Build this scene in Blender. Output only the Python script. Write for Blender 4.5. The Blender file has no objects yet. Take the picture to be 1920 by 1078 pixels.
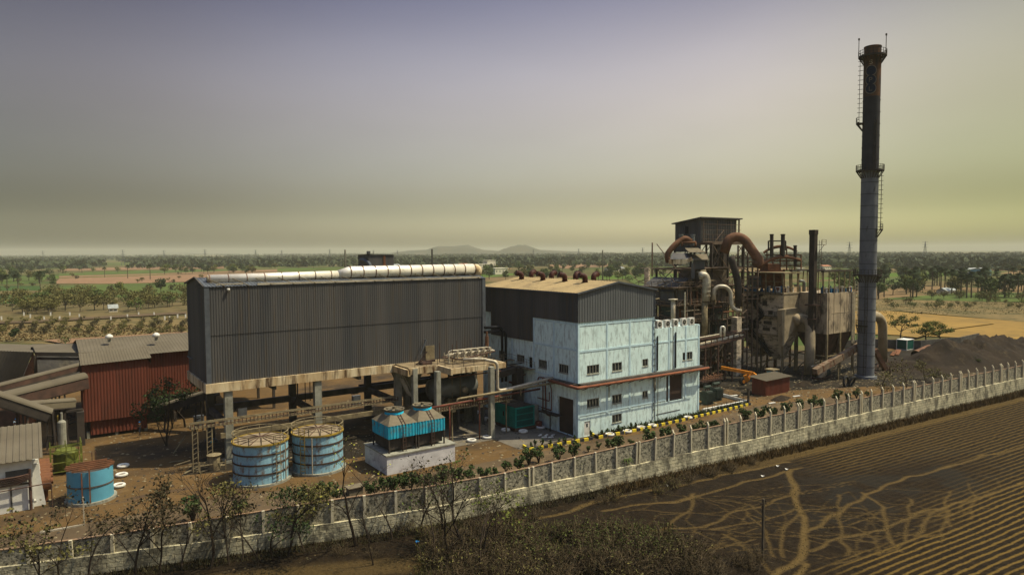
import bpy, math, random
import numpy as np
from mathutils import Vector, Matrix
sc = bpy.context.scene
col = sc.collection
random.seed(7)
PI = math.pi
# ------------------------------------------------------------------ camera
CAM_H, FPX = 27.0, 1280.0
A = math.radians(54.9); roll = math.atan(10/1920); pitch = math.atan((539-471)/FPX)
F0 = np.array([math.cos(A), math.sin(A), 0]); R0 = np.array([math.sin(A), -math.cos(A), 0]); U0 = np.array([0, 0, 1.])
FW = F0*math.cos(pitch)-U0*math.sin(pitch); UP0 = U0*math.cos(pitch)+F0*math.sin(pitch)
RT = R0*math.cos(roll)-UP0*math.sin(roll); UPV = UP0*math.cos(roll)+R0*math.sin(roll)
CP = np.array([0, 0, CAM_H])
cd = bpy.data.cameras.new('camera'); cd.lens = 24; cd.sensor_width = 36; cd.clip_start = 0.5; cd.clip_end = 40000
cam = bpy.data.objects.new('camera', cd); col.objects.link(cam)
mw = Matrix.Identity(4)
for i in range(3):
    mw[i][0] = RT[i]; mw[i][1] = UPV[i]; mw[i][2] = -FW[i]; mw[i][3] = CP[i]
cam.matrix_world = mw
sc.camera = cam
# survey helpers: places measured on the photograph turned into world points
def ray(px, py): return FW+RT*((px-960)/FPX)+UPV*((539-py)/FPX)
def G(px, py, z=0.0):
    d = ray(px, py); return CP+d*((z-CAM_H)/d[2])
def PY(px, py, y):
    d = ray(px, py); return CP+d*(y/d[1])
def PX(px, py, x):
    d = ray(px, py); return CP+d*(x/d[0])
def V(px, py, D):
    return CP+ray(px, py)*D
# ------------------------------------------------------------------ world, sun, exposure
SUNV = Vector((0.48, -0.29, 1.0)).normalized()
sun_el = math.asin(SUNV.z)
sd = bpy.data.lights.new('sun', 'SUN'); sd.energy = 5.0; sd.angle = math.radians(0.55); sd.color = (1.0, 0.89, 0.64)
so = bpy.data.objects.new('sun', sd); col.objects.link(so)
so.rotation_euler = SUNV.to_track_quat('Z', 'Y').to_euler(); so.location = (60, -60, 150)
w = bpy.data.worlds.new("World"); sc.world = w; w.use_nodes = True
nt = w.node_tree; nt.nodes.clear()
def wn(t, **k):
    n = nt.nodes.new(t)
    for a, b in k.items(): setattr(n, a, b)
    return n
wo = wn('ShaderNodeOutputWorld'); bg = wn('ShaderNodeBackground'); bg.inputs['Strength'].default_value = 0.15
sky = wn('ShaderNodeTexSky', sky_type='NISHITA', sun_disc=False)
sky.sun_elevation = sun_el; sky.sun_rotation = math.atan2(SUNV.x, SUNV.y)
sky.air_density = 1.0; sky.dust_density = 6.0; sky.ozone_density = 2.0; sky.altitude = 100
tc = wn('ShaderNodeTexCoord')
# smoky-haze tint by elevation and bearing; unseen left sky and zenith brightened as fill
sep = wn('ShaderNodeSeparateXYZ'); nt.links.new(tc.outputs['Generated'], sep.inputs[0])
er = wn('ShaderNodeValToRGB'); nt.links.new(sep.outputs['Z'], er.inputs[0])
e = er.color_ramp; e.interpolation = 'B_SPLINE'
e.elements[0].position = 0.0; e.elements[0].color = (1.0, 0.97, 0.62, 1)
e.elements[1].position = 0.42; e.elements[1].color = (0.07, 0.06, 0.07, 1)
for p_, c_ in ((0.025, (0.84, 0.82, 0.58, 1)), (0.055, (0.27, 0.245, 0.175, 1)), (0.09, (0.245, 0.213, 0.157, 1)), (0.17, (0.235, 0.175, 0.128, 1)), (0.24, (0.258, 0.19, 0.146, 1)), (0.33, (0.125, 0.098, 0.092, 1)), (0.6, (0.115, 0.135, 0.175, 1)), (1.0, (0.115, 0.135, 0.175, 1))):
    q = e.elements.new(p_); q.color = c_
dt = wn('ShaderNodeVectorMath', operation='DOT_PRODUCT'); nt.links.new(tc.outputs['Generated'], dt.inputs[0])
dt.inputs[1].default_value = tuple(R0)
ar = wn('ShaderNodeValToRGB'); mr = wn('ShaderNodeMapRange'); nt.links.new(dt.outputs['Value'], mr.inputs[0])
mr.inputs[1].default_value = -1; mr.inputs[2].default_value = 1
nt.links.new(mr.outputs[0], ar.inputs[0])
a = ar.color_ramp; a.interpolation = 'B_SPLINE'
a.elements[0].position = 0.0; a.elements[0].color = (0.80, 0.92, 1.0, 1)
a.elements[1].position = 0.9; a.elements[1].color = (0.40, 0.44, 0.36, 1)
for p_, c_ in ((0.10, (0.70, 0.82, 0.95, 1)), (0.18, (0.27, 0.245, 0.24, 1)), (0.35, (0.74, 0.72, 0.76, 1)), (0.5, (0.93, 0.93, 0.95, 1)), (0.66, (1.0, 1.0, 0.97, 1)), (0.78, (0.54, 0.62, 0.46, 1))):
    q = a.elements.new(p_); q.color = c_
m1 = wn('ShaderNodeMix', data_type='RGBA', blend_type='MULTIPLY'); m1.inputs[0].default_value = 1
m2 = wn('ShaderNodeMix', data_type='RGBA', blend_type='MULTIPLY'); m2.inputs[0].default_value = 1
nt.links.new(sky.outputs[0], m1.inputs[6]); nt.links.new(er.outputs[0], m1.inputs[7])
nt.links.new(m1.outputs[2], m2.inputs[6]); nt.links.new(ar.outputs[0], m2.inputs[7])
sn = wn('ShaderNodeTexNoise'); sn.inputs['Scale'].default_value = 2.2; sn.inputs['Detail'].default_value = 4; smp = wn('ShaderNodeMapping'); smp.inputs['Scale'].default_value = (1, 1, 3.5); nt.links.new(tc.outputs['Generated'], smp.inputs[0]); nt.links.new(smp.outputs[0], sn.inputs['Vector'])
smr = wn('ShaderNodeMapRange'); smr.inputs[1].default_value = 0.3; smr.inputs[2].default_value = 0.7; smr.inputs[3].default_value = 0.955; smr.inputs[4].default_value = 1.045; nt.links.new(sn.outputs[0], smr.inputs[0])
m3 = wn('ShaderNodeVectorMath', operation='SCALE'); nt.links.new(m2.outputs[2], m3.inputs[0]); nt.links.new(smr.outputs[0], m3.inputs['Scale'])
gn = wn('ShaderNodeVectorMath', operation='SCALE'); gn.inputs['Scale'].default_value = 6.6; nt.links.new(m3.outputs[0], gn.inputs[0]); nt.links.new(gn.outputs[0], bg.inputs[0]); nt.links.new(bg.outputs[0], wo.inputs[0])
sc.view_settings.view_transform = 'Standard'; sc.view_settings.look = 'None'
sc.view_settings.exposure = 0.15; sc.view_settings.gamma = 1.0
sc.render.engine = 'CYCLES'
sc.cycles.use_denoising = True
sc.cycles.max_bounces = 5; sc.cycles.volume_bounces = 0; sc.cycles.diffuse_bounces = 2; sc.cycles.transparent_max_bounces = 8
sc.cycles.volume_step_rate = 10
# ------------------------------------------------------------------ materials
def mat(name, c1, c2=None, scale=1.0, stretch=(1, 1, 1), c3=None, c3scale=3.0, c3amt=0.45, c3stretch=None, rough=0.9, metal=0.0,
        bump=0.0, bumpscale=8.0, wave=None, detail=6.0, spec=0.12, brick=None, gen=None):
    m = bpy.data.materials.new(name); m.use_nodes = True
    t = m.node_tree; N = t.nodes; L = t.links; b = N['Principled BSDF']
    b.inputs['Roughness'].default_value = rough; b.inputs['Metallic'].default_value = metal
    b.inputs['Specular IOR Level'].default_value = spec
    if c2 is None: c2 = tuple(x*0.72 for x in c1)
    tcn = N.new('ShaderNodeTexCoord')
    def noise(sc_, st, det=detail, rg=0.6):
        mp = N.new('ShaderNodeMapping'); mp.inputs['Scale'].default_value = [sc_*s for s in st]
        n = N.new('ShaderNodeTexNoise'); n.inputs['Scale'].default_value = 1.0; n.inputs['Detail'].default_value = det
        n.inputs['Roughness'].default_value = rg
        L.new(tcn.outputs['Object'], mp.inputs[0]); L.new(mp.outputs[0], n.inputs['Vector']); return n
    n1 = noise(scale, stretch)
    r1 = N.new('ShaderNodeValToRGB'); r1.color_ramp.elements[0].position = 0.36; r1.color_ramp.elements[1].position = 0.64
    r1.color_ramp.elements[0].color = (*c1, 1); r1.color_ramp.elements[1].color = (*c2, 1)
    L.new(n1.outputs[0], r1.inputs[0]); out = r1.outputs[0]
    if c3 is not None:
        n2 = noise(c3scale, c3stretch or stretch, 8.0, 0.7)
        r2 = N.new('ShaderNodeValToRGB'); r2.color_ramp.elements[0].position = 1-c3amt-0.06; r2.color_ramp.elements[1].position = 1-c3amt+0.08
        L.new(n2.outputs[0], r2.inputs[0])
        mx = N.new('ShaderNodeMix'); mx.data_type = 'RGBA'; L.new(r2.outputs[0], mx.inputs[0]); L.new(out, mx.inputs[6]); mx.inputs[7].default_value = (*c3, 1)
        out = mx.outputs[2]
    h = None
    if wave:  # (pitch, axis, depth, darkcolour)
        mp = N.new('ShaderNodeMapping'); L.new(tcn.outputs['Object'], mp.inputs[0])
        wv = N.new('ShaderNodeTexWave'); wv.wave_type = 'BANDS'; wv.bands_direction = wave[1]
        wv.inputs['Scale'].default_value = 0.314/wave[0]; wv.inputs['Distortion'].default_value = 0.0
        L.new(mp.outputs[0], wv.inputs['Vector'])
        mx = N.new('ShaderNodeMix'); mx.data_type = 'RGBA'; mx.blend_type = 'MULTIPLY'
        rr = N.new('ShaderNodeMapRange'); L.new(wv.outputs['Fac'], rr.inputs[0]); rr.inputs[3].default_value = wave[2]; rr.inputs[4].default_value = 0
        L.new(rr.outputs[0], mx.inputs[0]); L.new(out, mx.inputs[6]); mx.inputs[7].default_value = (0.35, 0.35, 0.35, 1); out = mx.outputs[2]
        h = wv.outputs['Fac']
    if brick:  # (brick w, row h, mortar, mortar colour)
        mp = N.new('ShaderNodeMapping'); L.new(tcn.outputs['Object' if not gen else gen], mp.inputs[0])
        sp = N.new('ShaderNodeSeparateXYZ'); L.new(mp.outputs[0], sp.inputs[0]); cb = N.new('ShaderNodeCombineXYZ')
        ad = N.new('ShaderNodeMath'); ad.operation = 'ADD'; L.new(sp.outputs['X'], ad.inputs[0]); L.new(sp.outputs['Y'], ad.inputs[1])
        L.new(ad.outputs[0], cb.inputs[0]); L.new(sp.outputs['Z'], cb.inputs[1])
        bt = N.new('ShaderNodeTexBrick'); L.new(cb.outputs[0], bt.inputs['Vector']); bt.inputs['Scale'].default_value = 1
        bt.inputs['Brick Width'].default_value = brick[0]; bt.inputs['Row Height'].default_value = brick[1]; bt.inputs['Mortar Size'].default_value = brick[2]
        bt.inputs['Mortar'].default_value = (*brick[3], 1); L.new(out, bt.inputs['Color1']); L.new(out, bt.inputs['Color2'])
        mx = N.new('ShaderNodeMix'); mx.data_type = 'RGBA'; mx.inputs[0].default_value = 1; L.new(bt.outputs['Color'], mx.inputs[7]); L.new(out, mx.inputs[6])
        out = mx.outputs[2]
    L.new(out, b.inputs['Base Color'])
    if bump:
        bn = noise(bumpscale, (1, 1, 1)); bp = N.new('ShaderNodeBump'); bp.inputs['Strength'].default_value = bump
        bp.inputs['Distance'].default_value = 0.1; L.new(bn.outputs[0], bp.inputs['Height']); L.new(bp.outputs[0], b.inputs['Normal'])
    return m
MT = {}
def leafmat(name, c1, c2, c3=None):
    m = mat(name, c1, c2, scale=1.1, c3=c3, c3scale=2.5, c3amt=0.4, rough=0.75)
    m.node_tree.nodes['Principled BSDF'].inputs['Subsurface Weight'].default_value = 0.0
    return m
MT['clad'] = mat('dark_cladding', (0.096, 0.090, 0.084), (0.060, 0.060, 0.062), scale=0.45, stretch=(1, 1, 0.06), c3=(0.085, 0.068, 0.050), c3scale=1.6, c3stretch=(1, 1, 0.04), c3amt=0.42, rough=0.6)
MT['clad_flash'] = mat('corner_flashing', (0.10, 0.11, 0.12), (0.07, 0.075, 0.085), rough=0.5)
MT['fascia'] = mat('stained_concrete', (0.64, 0.53, 0.34), (0.42, 0.29, 0.15), scale=0.7, stretch=(1, 1, 0.25), c3=(0.09, 0.05, 0.025), c3scale=1.1, c3stretch=(1, 1, 0.12), c3amt=0.46)
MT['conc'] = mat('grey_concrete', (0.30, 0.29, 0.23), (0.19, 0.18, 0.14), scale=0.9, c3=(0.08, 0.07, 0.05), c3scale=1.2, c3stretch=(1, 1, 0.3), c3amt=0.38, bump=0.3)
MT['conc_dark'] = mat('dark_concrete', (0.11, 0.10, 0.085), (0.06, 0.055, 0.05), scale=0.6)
MT['cyanwall'] = mat('pale_blue_plaster', (0.70, 0.85, 0.82), (0.60, 0.76, 0.74), scale=0.35, c3=(0.40, 0.49, 0.47), c3scale=1.9, c3stretch=(1, 1, 0.3), c3amt=0.46, rough=0.9, bump=0.15)
MT['cyanband'] = mat('pale_blue_bands', (0.55, 0.72, 0.76), (0.44, 0.58, 0.62), scale=1.0)
MT['roofbrown'] = mat('dusty_roof_sheet', (0.34, 0.25, 0.125), (0.26, 0.195, 0.10), scale=0.25, c3=(0.19, 0.14, 0.08), c3scale=0.5, c3amt=0.4, rough=0.8)
MT['roofgrey'] = mat('dusty_grey_roof', (0.125, 0.105, 0.073), (0.10, 0.083, 0.057), scale=0.2, c3=(0.09, 0.075, 0.055), c3scale=0.4, c3amt=0.36, rough=0.85)
MT['red'] = mat('red_sheet', (0.155, 0.044, 0.026), (0.11, 0.034, 0.021), scale=0.35, stretch=(1, 1, 0.3), c3=(0.09, 0.035, 0.022), c3scale=0.8, c3stretch=(1, 1, 0.2), c3amt=0.4, rough=0.7)
MT['rust'] = mat('rusty_steel', (0.20, 0.085, 0.04), (0.11, 0.05, 0.028), scale=0.8, c3=(0.05, 0.03, 0.02), c3scale=1.4, c3amt=0.42)
MT['rustpipe'] = mat('rusty_duct_steel', (0.18, 0.088, 0.046), (0.10, 0.05, 0.03), scale=0.6, c3=(0.07, 0.04, 0.025), c3scale=0.9, c3amt=0.4, rough=0.8)
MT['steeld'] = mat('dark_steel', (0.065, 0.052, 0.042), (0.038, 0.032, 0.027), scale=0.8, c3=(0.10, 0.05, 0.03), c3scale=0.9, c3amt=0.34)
MT['steelbrown'] = mat('brown_steel', (0.10, 0.055, 0.04), (0.055, 0.035, 0.028), scale=0.8)
MT['steeltan'] = mat('dusty_tan_steel', (0.26, 0.21, 0.12), (0.13, 0.10, 0.06), scale=1.0)
MT['silver'] = mat('silver_insulation', (0.86, 0.81, 0.68), (0.70, 0.64, 0.52), scale=0.5, c3=(0.34, 0.23, 0.11), c3scale=1.4, c3amt=0.36, rough=0.38, metal=0.30, spec=0.5)
MT['silver2'] = mat('dusty_silver_insulation', (0.46, 0.42, 0.33), (0.30, 0.26, 0.19), scale=0.7, c3=(0.16, 0.10, 0.05), c3scale=1.2, c3amt=0.40, rough=0.5, metal=0.3)
MT['silverd'] = mat('grey_tank_metal', (0.20, 0.21, 0.20), (0.13, 0.135, 0.13), scale=0.7, rough=0.5, metal=0.4)
MT['pipeg'] = mat('pale_pipe_cladding', (0.50, 0.44, 0.33), (0.33, 0.28, 0.20), scale=1.0, rough=0.5, metal=0.2)
MT['piperust'] = mat('red_brown_pipe', (0.17, 0.05, 0.032), (0.10, 0.033, 0.024), scale=1.0, rough=0.7)
MT['black'] = mat('black_paint', (0.018, 0.018, 0.02), (0.012, 0.012, 0.014), rough=0.6)
MT['glass'] = mat('dark_window_glass', (0.015, 0.02, 0.022), (0.03, 0.04, 0.045), rough=0.2, spec=0.5)
MT['white'] = mat('white_paint', (0.66, 0.64, 0.58), (0.52, 0.50, 0.44), scale=0.8, c3=(0.3, 0.27, 0.21), c3scale=1.5, c3amt=0.36, rough=0.8)
MT['whitewash'] = mat('whitewashed_wall', (0.62, 0.60, 0.59), (0.48, 0.46, 0.45), scale=0.5, c3=(0.27, 0.24, 0.24), c3scale=0.9, c3stretch=(1, 1, 1.6), c3amt=0.40, rough=0.95)
MT['shutter'] = mat('brown_roller_shutter', (0.085, 0.055, 0.043), (0.06, 0.042, 0.034), scale=0.6, wave=(0.16, 'Z', 0.5), rough=0.6)
MT['tankblue'] = mat('weathered_blue_paint', (0.28, 0.48, 0.56), (0.20, 0.36, 0.44), scale=0.6, stretch=(1, 1, 0.5), c3=(0.16, 0.12, 0.09), c3scale=1.7, c3stretch=(1, 1, 0.45), c3amt=0.45, rough=0.6)
MT['tanktop'] = mat('dusty_tank_roof', (0.27, 0.21, 0.135), (0.19, 0.145, 0.095), scale=0.8)
MT['yellow'] = mat('yellow_paint', (0.30, 0.20, 0.03), (0.17, 0.115, 0.03), scale=1.5, rough=0.6)
MT['kyellow'] = mat('kerb_yellow', (0.72, 0.55, 0.03), (0.55, 0.42, 0.05), scale=2, rough=0.8)
MT['kblack'] = mat('kerb_black', (0.025, 0.025, 0.03), (0.05, 0.05, 0.05), scale=2)
MT['blue2'] = mat('smooth_blue_paint', (0.10, 0.31, 0.42), (0.085, 0.26, 0.35), scale=0.5, rough=0.5)
MT['turq'] = mat('turquoise_louvres', (0.03, 0.42, 0.56), (0.02, 0.27, 0.38), scale=1.2, stretch=(1, 1, 0.3), c3=(0.14, 0.13, 0.10), c3scale=1.6, c3stretch=(1, 1, 0.6), c3amt=0.42, rough=0.6)
MT['tgrey'] = mat('dusty_grey_cowl', (0.17, 0.14, 0.095), (0.12, 0.10, 0.065), scale=1.0)
MT['green'] = mat('green_enamel', (0.012, 0.23, 0.18), (0.008, 0.16, 0.125), scale=0.8, rough=0.45)
MT['greend'] = mat('green_louvre', (0.006, 0.10, 0.08), (0.006, 0.07, 0.055), scale=0.8, wave=(0.12, 'Z', 0.7), rough=0.6)
MT['lime'] = mat('lime_green_paint', (0.15, 0.165, 0.03), (0.075, 0.085, 0.022), scale=0.8, rough=0.6)
MT['orange'] = mat('orange_machine_paint', (0.60, 0.22, 0.02), (0.42, 0.14, 0.02), scale=1.0, rough=0.5)
MT['rubber'] = mat('black_rubber', (0.02, 0.02, 0.02), (0.03, 0.03, 0.03))
MT['ventred'] = mat('maroon_vent_metal', (0.065, 0.023, 0.018), (0.042, 0.018, 0.014), scale=1.5, rough=0.6)
MT['espclad'] = mat('sooty_grey_casing', (0.62, 0.52, 0.38), (0.42, 0.35, 0.26), scale=0.45, c3=(0.05, 0.044, 0.038), c3scale=0.6, c3stretch=(1, 0.7, 1.6), c3amt=0.46, rough=0.9, bump=0.3, bumpscale=2)
MT['esplit'] = mat('dusty_beige_casing', (0.34, 0.275, 0.18), (0.23, 0.185, 0.12), scale=0.4, c3=(0.10, 0.085, 0.06), c3scale=0.7, c3amt=0.38, bump=0.3, bumpscale=2)
MT['chim'] = mat('grey_blue_chimney_steel', (0.17, 0.175, 0.18), (0.115, 0.12, 0.13), scale=0.4, stretch=(1, 1, 0.5), c3=(0.045, 0.04, 0.04), c3scale=0.8, c3stretch=(1, 1, 0.3), c3amt=0.36, rough=0.7)
MT['chimdark'] = mat('dark_chimney_steel', (0.045, 0.043, 0.046), (0.03, 0.029, 0.032), scale=0.4, rough=0.75)
MT['chimrust'] = mat('rusty_chimney_band', (0.13, 0.062, 0.030), (0.075, 0.045, 0.032), scale=0.5, stretch=(1, 1, 0.25), c3=(0.04, 0.033, 0.03), c3scale=0.7, c3stretch=(1, 1, 0.3), c3amt=0.5)
MT['navy'] = mat('navy_emblem_paint', (0.018, 0.024, 0.042), (0.014, 0.018, 0.032))
MT['greyg'] = mat('grey_green_paint', (0.06, 0.075, 0.06), (0.035, 0.045, 0.038)); MT['esplit2'] = mat('brown_stained_casing', (0.46, 0.37, 0.25), (0.30, 0.24, 0.17), scale=0.35, c3=(0.06, 0.05, 0.04), c3scale=0.6, c3stretch=(1, 1, 0.4), c3amt=0.43, bump=0.3, bumpscale=2)
MT['rustp2'] = mat('rust_red_pipe', (0.26, 0.10, 0.055), (0.17, 0.065, 0.04), scale=0.8); MT['greym'] = mat('green_motor', (0.10, 0.13, 0.11), (0.05, 0.06, 0.055))
MT['clad_f'] = mat('grey_gable_cladding', (0.13, 0.135, 0.135), (0.10, 0.105, 0.105), scale=0.5, stretch=(1, 1, 0.1), rough=0.55); MT['steelb2'] = mat('sooty_stack_steel', (0.055, 0.042, 0.033), (0.035, 0.028, 0.024), scale=0.7)
MT['steelb3'] = mat('sooty_brown_steel', (0.17, 0.12, 0.085), (0.085, 0.062, 0.046), scale=0.6, c3=(0.13, 0.06, 0.035), c3scale=0.7, c3amt=0.36); MT['sootc'] = mat('sooty_casing', (0.17, 0.135, 0.10), (0.085, 0.068, 0.052), scale=0.5, c3=(0.14, 0.11, 0.08), c3scale=0.6, c3amt=0.38)
MT['pipeg2'] = mat('dusty_lagging', (0.28, 0.24, 0.18), (0.14, 0.115, 0.085), scale=0.8); MT['redcap'] = mat('brick_coping', (0.27, 0.17, 0.10), (0.16, 0.11, 0.07), scale=1.5)
MT['espdark'] = mat('blackened_plate', (0.07, 0.058, 0.047), (0.035, 0.03, 0.026), scale=0.8)
MT['hoopb'] = mat('brown_tank_hoop', (0.085, 0.055, 0.04), (0.05, 0.035, 0.028), scale=1.5); MT['decktan'] = mat('dusty_deck', (0.22, 0.165, 0.095), (0.15, 0.115, 0.07), scale=0.8, c3=(0.07, 0.05, 0.035), c3scale=0.8, c3amt=0.42)
MT['chute'] = mat('rust_streaked_duct', (0.23, 0.175, 0.115), (0.15, 0.105, 0.07), scale=0.7, c3=(0.11, 0.05, 0.03), c3scale=1.0, c3amt=0.45)
MT['emb'] = mat('faded_emblem_outline', (0.17, 0.135, 0.10), (0.11, 0.09, 0.07))
MT['stone'] = mat('rubble_stone', (0.40, 0.36, 0.26), (0.22, 0.20, 0.145), scale=2.4, c3=(0.05, 0.048, 0.038), c3scale=3.6, c3amt=0.47, bump=0.8, bumpscale=3, rough=0.95)
MT['blockw'] = mat('pale_mortared_stone', (0.62, 0.55, 0.36), (0.38, 0.35, 0.24), scale=0.9, c3=(0.15, 0.135, 0.095), c3scale=0.7, c3stretch=(1, 1, 0.6), c3amt=0.48, bump=0.8, bumpscale=3,
                    brick=(0.85, 0.42, 0.018, (0.08, 0.07, 0.05)))
MT['post'] = mat('precast_post', (0.60, 0.53, 0.37), (0.45, 0.40, 0.28), scale=2)
MT['skin'] = mat('brown_skin', (0.14, 0.07, 0.04)); MT['trous'] = mat('dark_cloth', (0.03, 0.035, 0.05)); MT['shirtw'] = mat('white_cloth', (0.7, 0.7, 0.66))
MT['shirtt'] = mat('teal_cloth', (0.03, 0.30, 0.32)); MT['helmb'] = mat('blue_helmet', (0.02, 0.20, 0.50), rough=0.4); MT['shirtp'] = mat('pink_cloth', (0.35, 0.10, 0.13))
MT['shirtk'] = mat('black_cloth', (0.03, 0.03, 0.03)); MT['shirtl'] = mat('light_blue_cloth', (0.38, 0.52, 0.62))
MT['coal'] = mat('coal_heap', (0.030, 0.027, 0.025), (0.050, 0.045, 0.038), scale=0.4, c3=(0.10, 0.085, 0.06), c3scale=0.3, c3amt=0.40, bump=0.6, bumpscale=2)
MT['ash'] = mat('ash_and_spoil', (0.026, 0.017, 0.010), (0.013, 0.009, 0.006), scale=0.25, c3=(0.055, 0.038, 0.02), c3scale=0.5, c3amt=0.40, bump=0.8, bumpscale=1.2)
MT['bark'] = mat('dark_bark', (0.045, 0.032, 0.022), (0.03, 0.022, 0.016)); MT['twig'] = mat('dry_twigs', (0.10, 0.072, 0.038), (0.055, 0.040, 0.024))
MT['barkg'] = mat('grey_bark', (0.10, 0.08, 0.055), (0.06, 0.048, 0.034))
MT['leafd'] = leafmat('dark_green_leaves', (0.034, 0.052, 0.016), (0.018, 0.030, 0.010), (0.06, 0.08, 0.022))
MT['leafm'] = leafmat('mid_green_leaves', (0.070, 0.098, 0.022), (0.042, 0.062, 0.015), (0.115, 0.135, 0.030))
MT['leaflight'] = leafmat('yellow_green_leaves', (0.13, 0.15, 0.025), (0.075, 0.09, 0.02), (0.17, 0.16, 0.035))
MT['leafol'] = leafmat('olive_brown_leaves', (0.125, 0.110, 0.032), (0.075, 0.072, 0.022), (0.17, 0.135, 0.045))
MT['leaffar'] = leafmat('far_woods_leaves', (0.050, 0.062, 0.026), (0.034, 0.044, 0.020))
MT['leafdry'] = leafmat('dry_brown_leaves', (0.055, 0.045, 0.020), (0.032, 0.028, 0.014), (0.11, 0.065, 0.03))
MT['leafbush'] = leafmat('fresh_bush_leaves', (0.055, 0.085, 0.024), (0.028, 0.046, 0.014), (0.11, 0.125, 0.04))
MT['leafyel'] = leafmat('yellow_leaves', (0.40, 0.38, 0.05), (0.26, 0.26, 0.05))
MT['grassdry'] = leafmat('dry_grass', (0.115, 0.072, 0.026), (0.060, 0.040, 0.018), (0.19, 0.13, 0.05))
MT['leafg'] = leafmat('scrub_green_leaves', (0.085, 0.10, 0.022), (0.05, 0.06, 0.017), (0.12, 0.13, 0.03))
MT['thatch'] = leafmat('thorn_scrub', (0.050, 0.043, 0.018), (0.030, 0.026, 0.013), (0.075, 0.065, 0.025))

# ------------------------------------------------------------------ mesh builder
class MB:
    def __init__(s): s.v = []; s.f = []
    def quad(s, a, b, c, d):
        n = len(s.v); s.v += [tuple(a), tuple(b), tuple(c), tuple(d)]; s.f.append((n, n+1, n+2, n+3)); return s
    def poly(s, pts):
        n = len(s.v); s.v += [tuple(p) for p in pts]; s.f.append(tuple(range(n, n+len(pts)))); return s
    def box(s, x0, x1, y0, y1, z0, z1):
        n = len(s.v)
        s.v += [(x, y, z) for z in (z0, z1) for y in (y0, y1) for x in (x0, x1)]
        for q in ((0, 2, 3, 1), (4, 5, 7, 6), (0, 1, 5, 4), (2, 6, 7, 3), (0, 4, 6, 2), (1, 3, 7, 5)): s.f.append(tuple(n+i for i in q))
        return s
    def bar(s, a, b, w, h=None, up=(0, 0, 1)):
        a = np.array(a, float); b = np.array(b, float); h = h or w; d = b-a; L = np.linalg.norm(d)
        if L < 1e-6: return s
        d /= L; u = np.array(up, float)
        if abs(d@u) > 0.98: u = np.array((1., 0, 0))
        x = np.cross(d, u); x /= np.linalg.norm(x); u = np.cross(x, d); n = len(s.v)
        for p in (a, b):
            for i, j in ((-1, -1), (1, -1), (1, 1), (-1, 1)): s.v.append(tuple(p+x*i*w/2+u*j*h/2))
        for q in ((0, 1, 2, 3), (7, 6, 5, 4), (0, 4, 5, 1), (1, 5, 6, 2), (2, 6, 7, 3), (3, 7, 4, 0)): s.f.append(tuple(n+i for i in q))
        return s
    def tube(s, pts, r, n=8, cap=True):
        pts = [np.array(p, float) for p in pts]; m = len(pts); base = len(s.v)
        rs = r if isinstance(r, (list, tuple)) else [r]*m
        pu = None
        for i, p in enumerate(pts):
            d = pts[min(i+1, m-1)]-pts[max(i-1, 0)]; d = d/(np.linalg.norm(d)+1e-9)
            if pu is None: pu = np.array((0, 0, 1.)) if abs(d[2]) < 0.9 else np.array((1., 0, 0))
            x = np.cross(d, pu); x /= (np.linalg.norm(x)+1e-9); u = np.cross(x, d); pu = u
            for k in range(n):
                t = 2*PI*k/n; s.v.append(tuple(p+(x*math.cos(t)+u*math.sin(t))*rs[i]))
        for i in range(m-1):
            for k in range(n):
                k2 = (k+1) % n; s.f.append((base+i*n+k, base+i*n+k2, base+(i+1)*n+k2, base+(i+1)*n+k))
        if cap:
            s.f.append(tuple(base+k for k in range(n))[::-1]); s.f.append(tuple(base+(m-1)*n+k for k in range(n)))
        return s
    def lathe(s, cx, cy, prof, n=32, cap=True):
        return s.tube([(cx, cy, z) for r, z in prof], [r for r, z in prof], n, cap) if False else s._lathe(cx, cy, prof, n, cap)
    def _lathe(s, cx, cy, prof, n, cap):
        base = len(s.v); m = len(prof)
        for r, z in prof:
            for k in range(n): s.v.append((cx+r*math.cos(2*PI*k/n), cy+r*math.sin(2*PI*k/n), z))
        for i in range(m-1):
            for k in range(n):
                k2 = (k+1) % n; s.f.append((base+i*n+k, base+i*n+k2, base+(i+1)*n+k2, base+(i+1)*n+k))
        if cap:
            s.f.append(tuple(base+k for k in range(n))[::-1]); s.f.append(tuple(base+(m-1)*n+k for k in range(n)))
        return s
    def ring(s, cx, cy, z, r, t, n=32):  # thin tube ring
        pts = [(cx+r*math.cos(2*PI*k/n), cy+r*math.sin(2*PI*k/n), z) for k in range(n+1)]
        return s.tube(pts, t, 5, False)
    def frus(s, x0, x1, y0, y1, z0, X0, X1, Y0, Y1, z1):
        n = len(s.v)
        s.v += [(x0, y0, z0), (x1, y0, z0), (x1, y1, z0), (x0, y1, z0), (X0, Y0, z1), (X1, Y0, z1), (X1, Y1, z1), (X0, Y1, z1)]
        for q in ((3, 2, 1, 0), (4, 5, 6, 7), (0, 1, 5, 4), (1, 2, 6, 5), (2, 3, 7, 6), (3, 0, 4, 7)): s.f.append(tuple(n+i for i in q))
        return s
    def add(s, verts, faces):
        n = len(s.v); s.v += [tuple(v) for v in verts]; s.f += [tuple(n+i for i in f) for f in faces]; return s
LOC = {}
def mesh_of(name, mb, m, smooth=False):
    me = bpy.data.meshes.new(name)
    if isinstance(mb, tuple): vs, fs = mb
    else: vs, fs = mb.v, mb.f
    me.from_pydata(vs, [], fs)
    for x in (m if isinstance(m, (list, tuple)) else [m]): me.materials.append(MT[x] if isinstance(x, str) else x)
    if smooth: me.polygons.foreach_set('use_smooth', [True]*len(me.polygons))
    me.update(); return me
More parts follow.
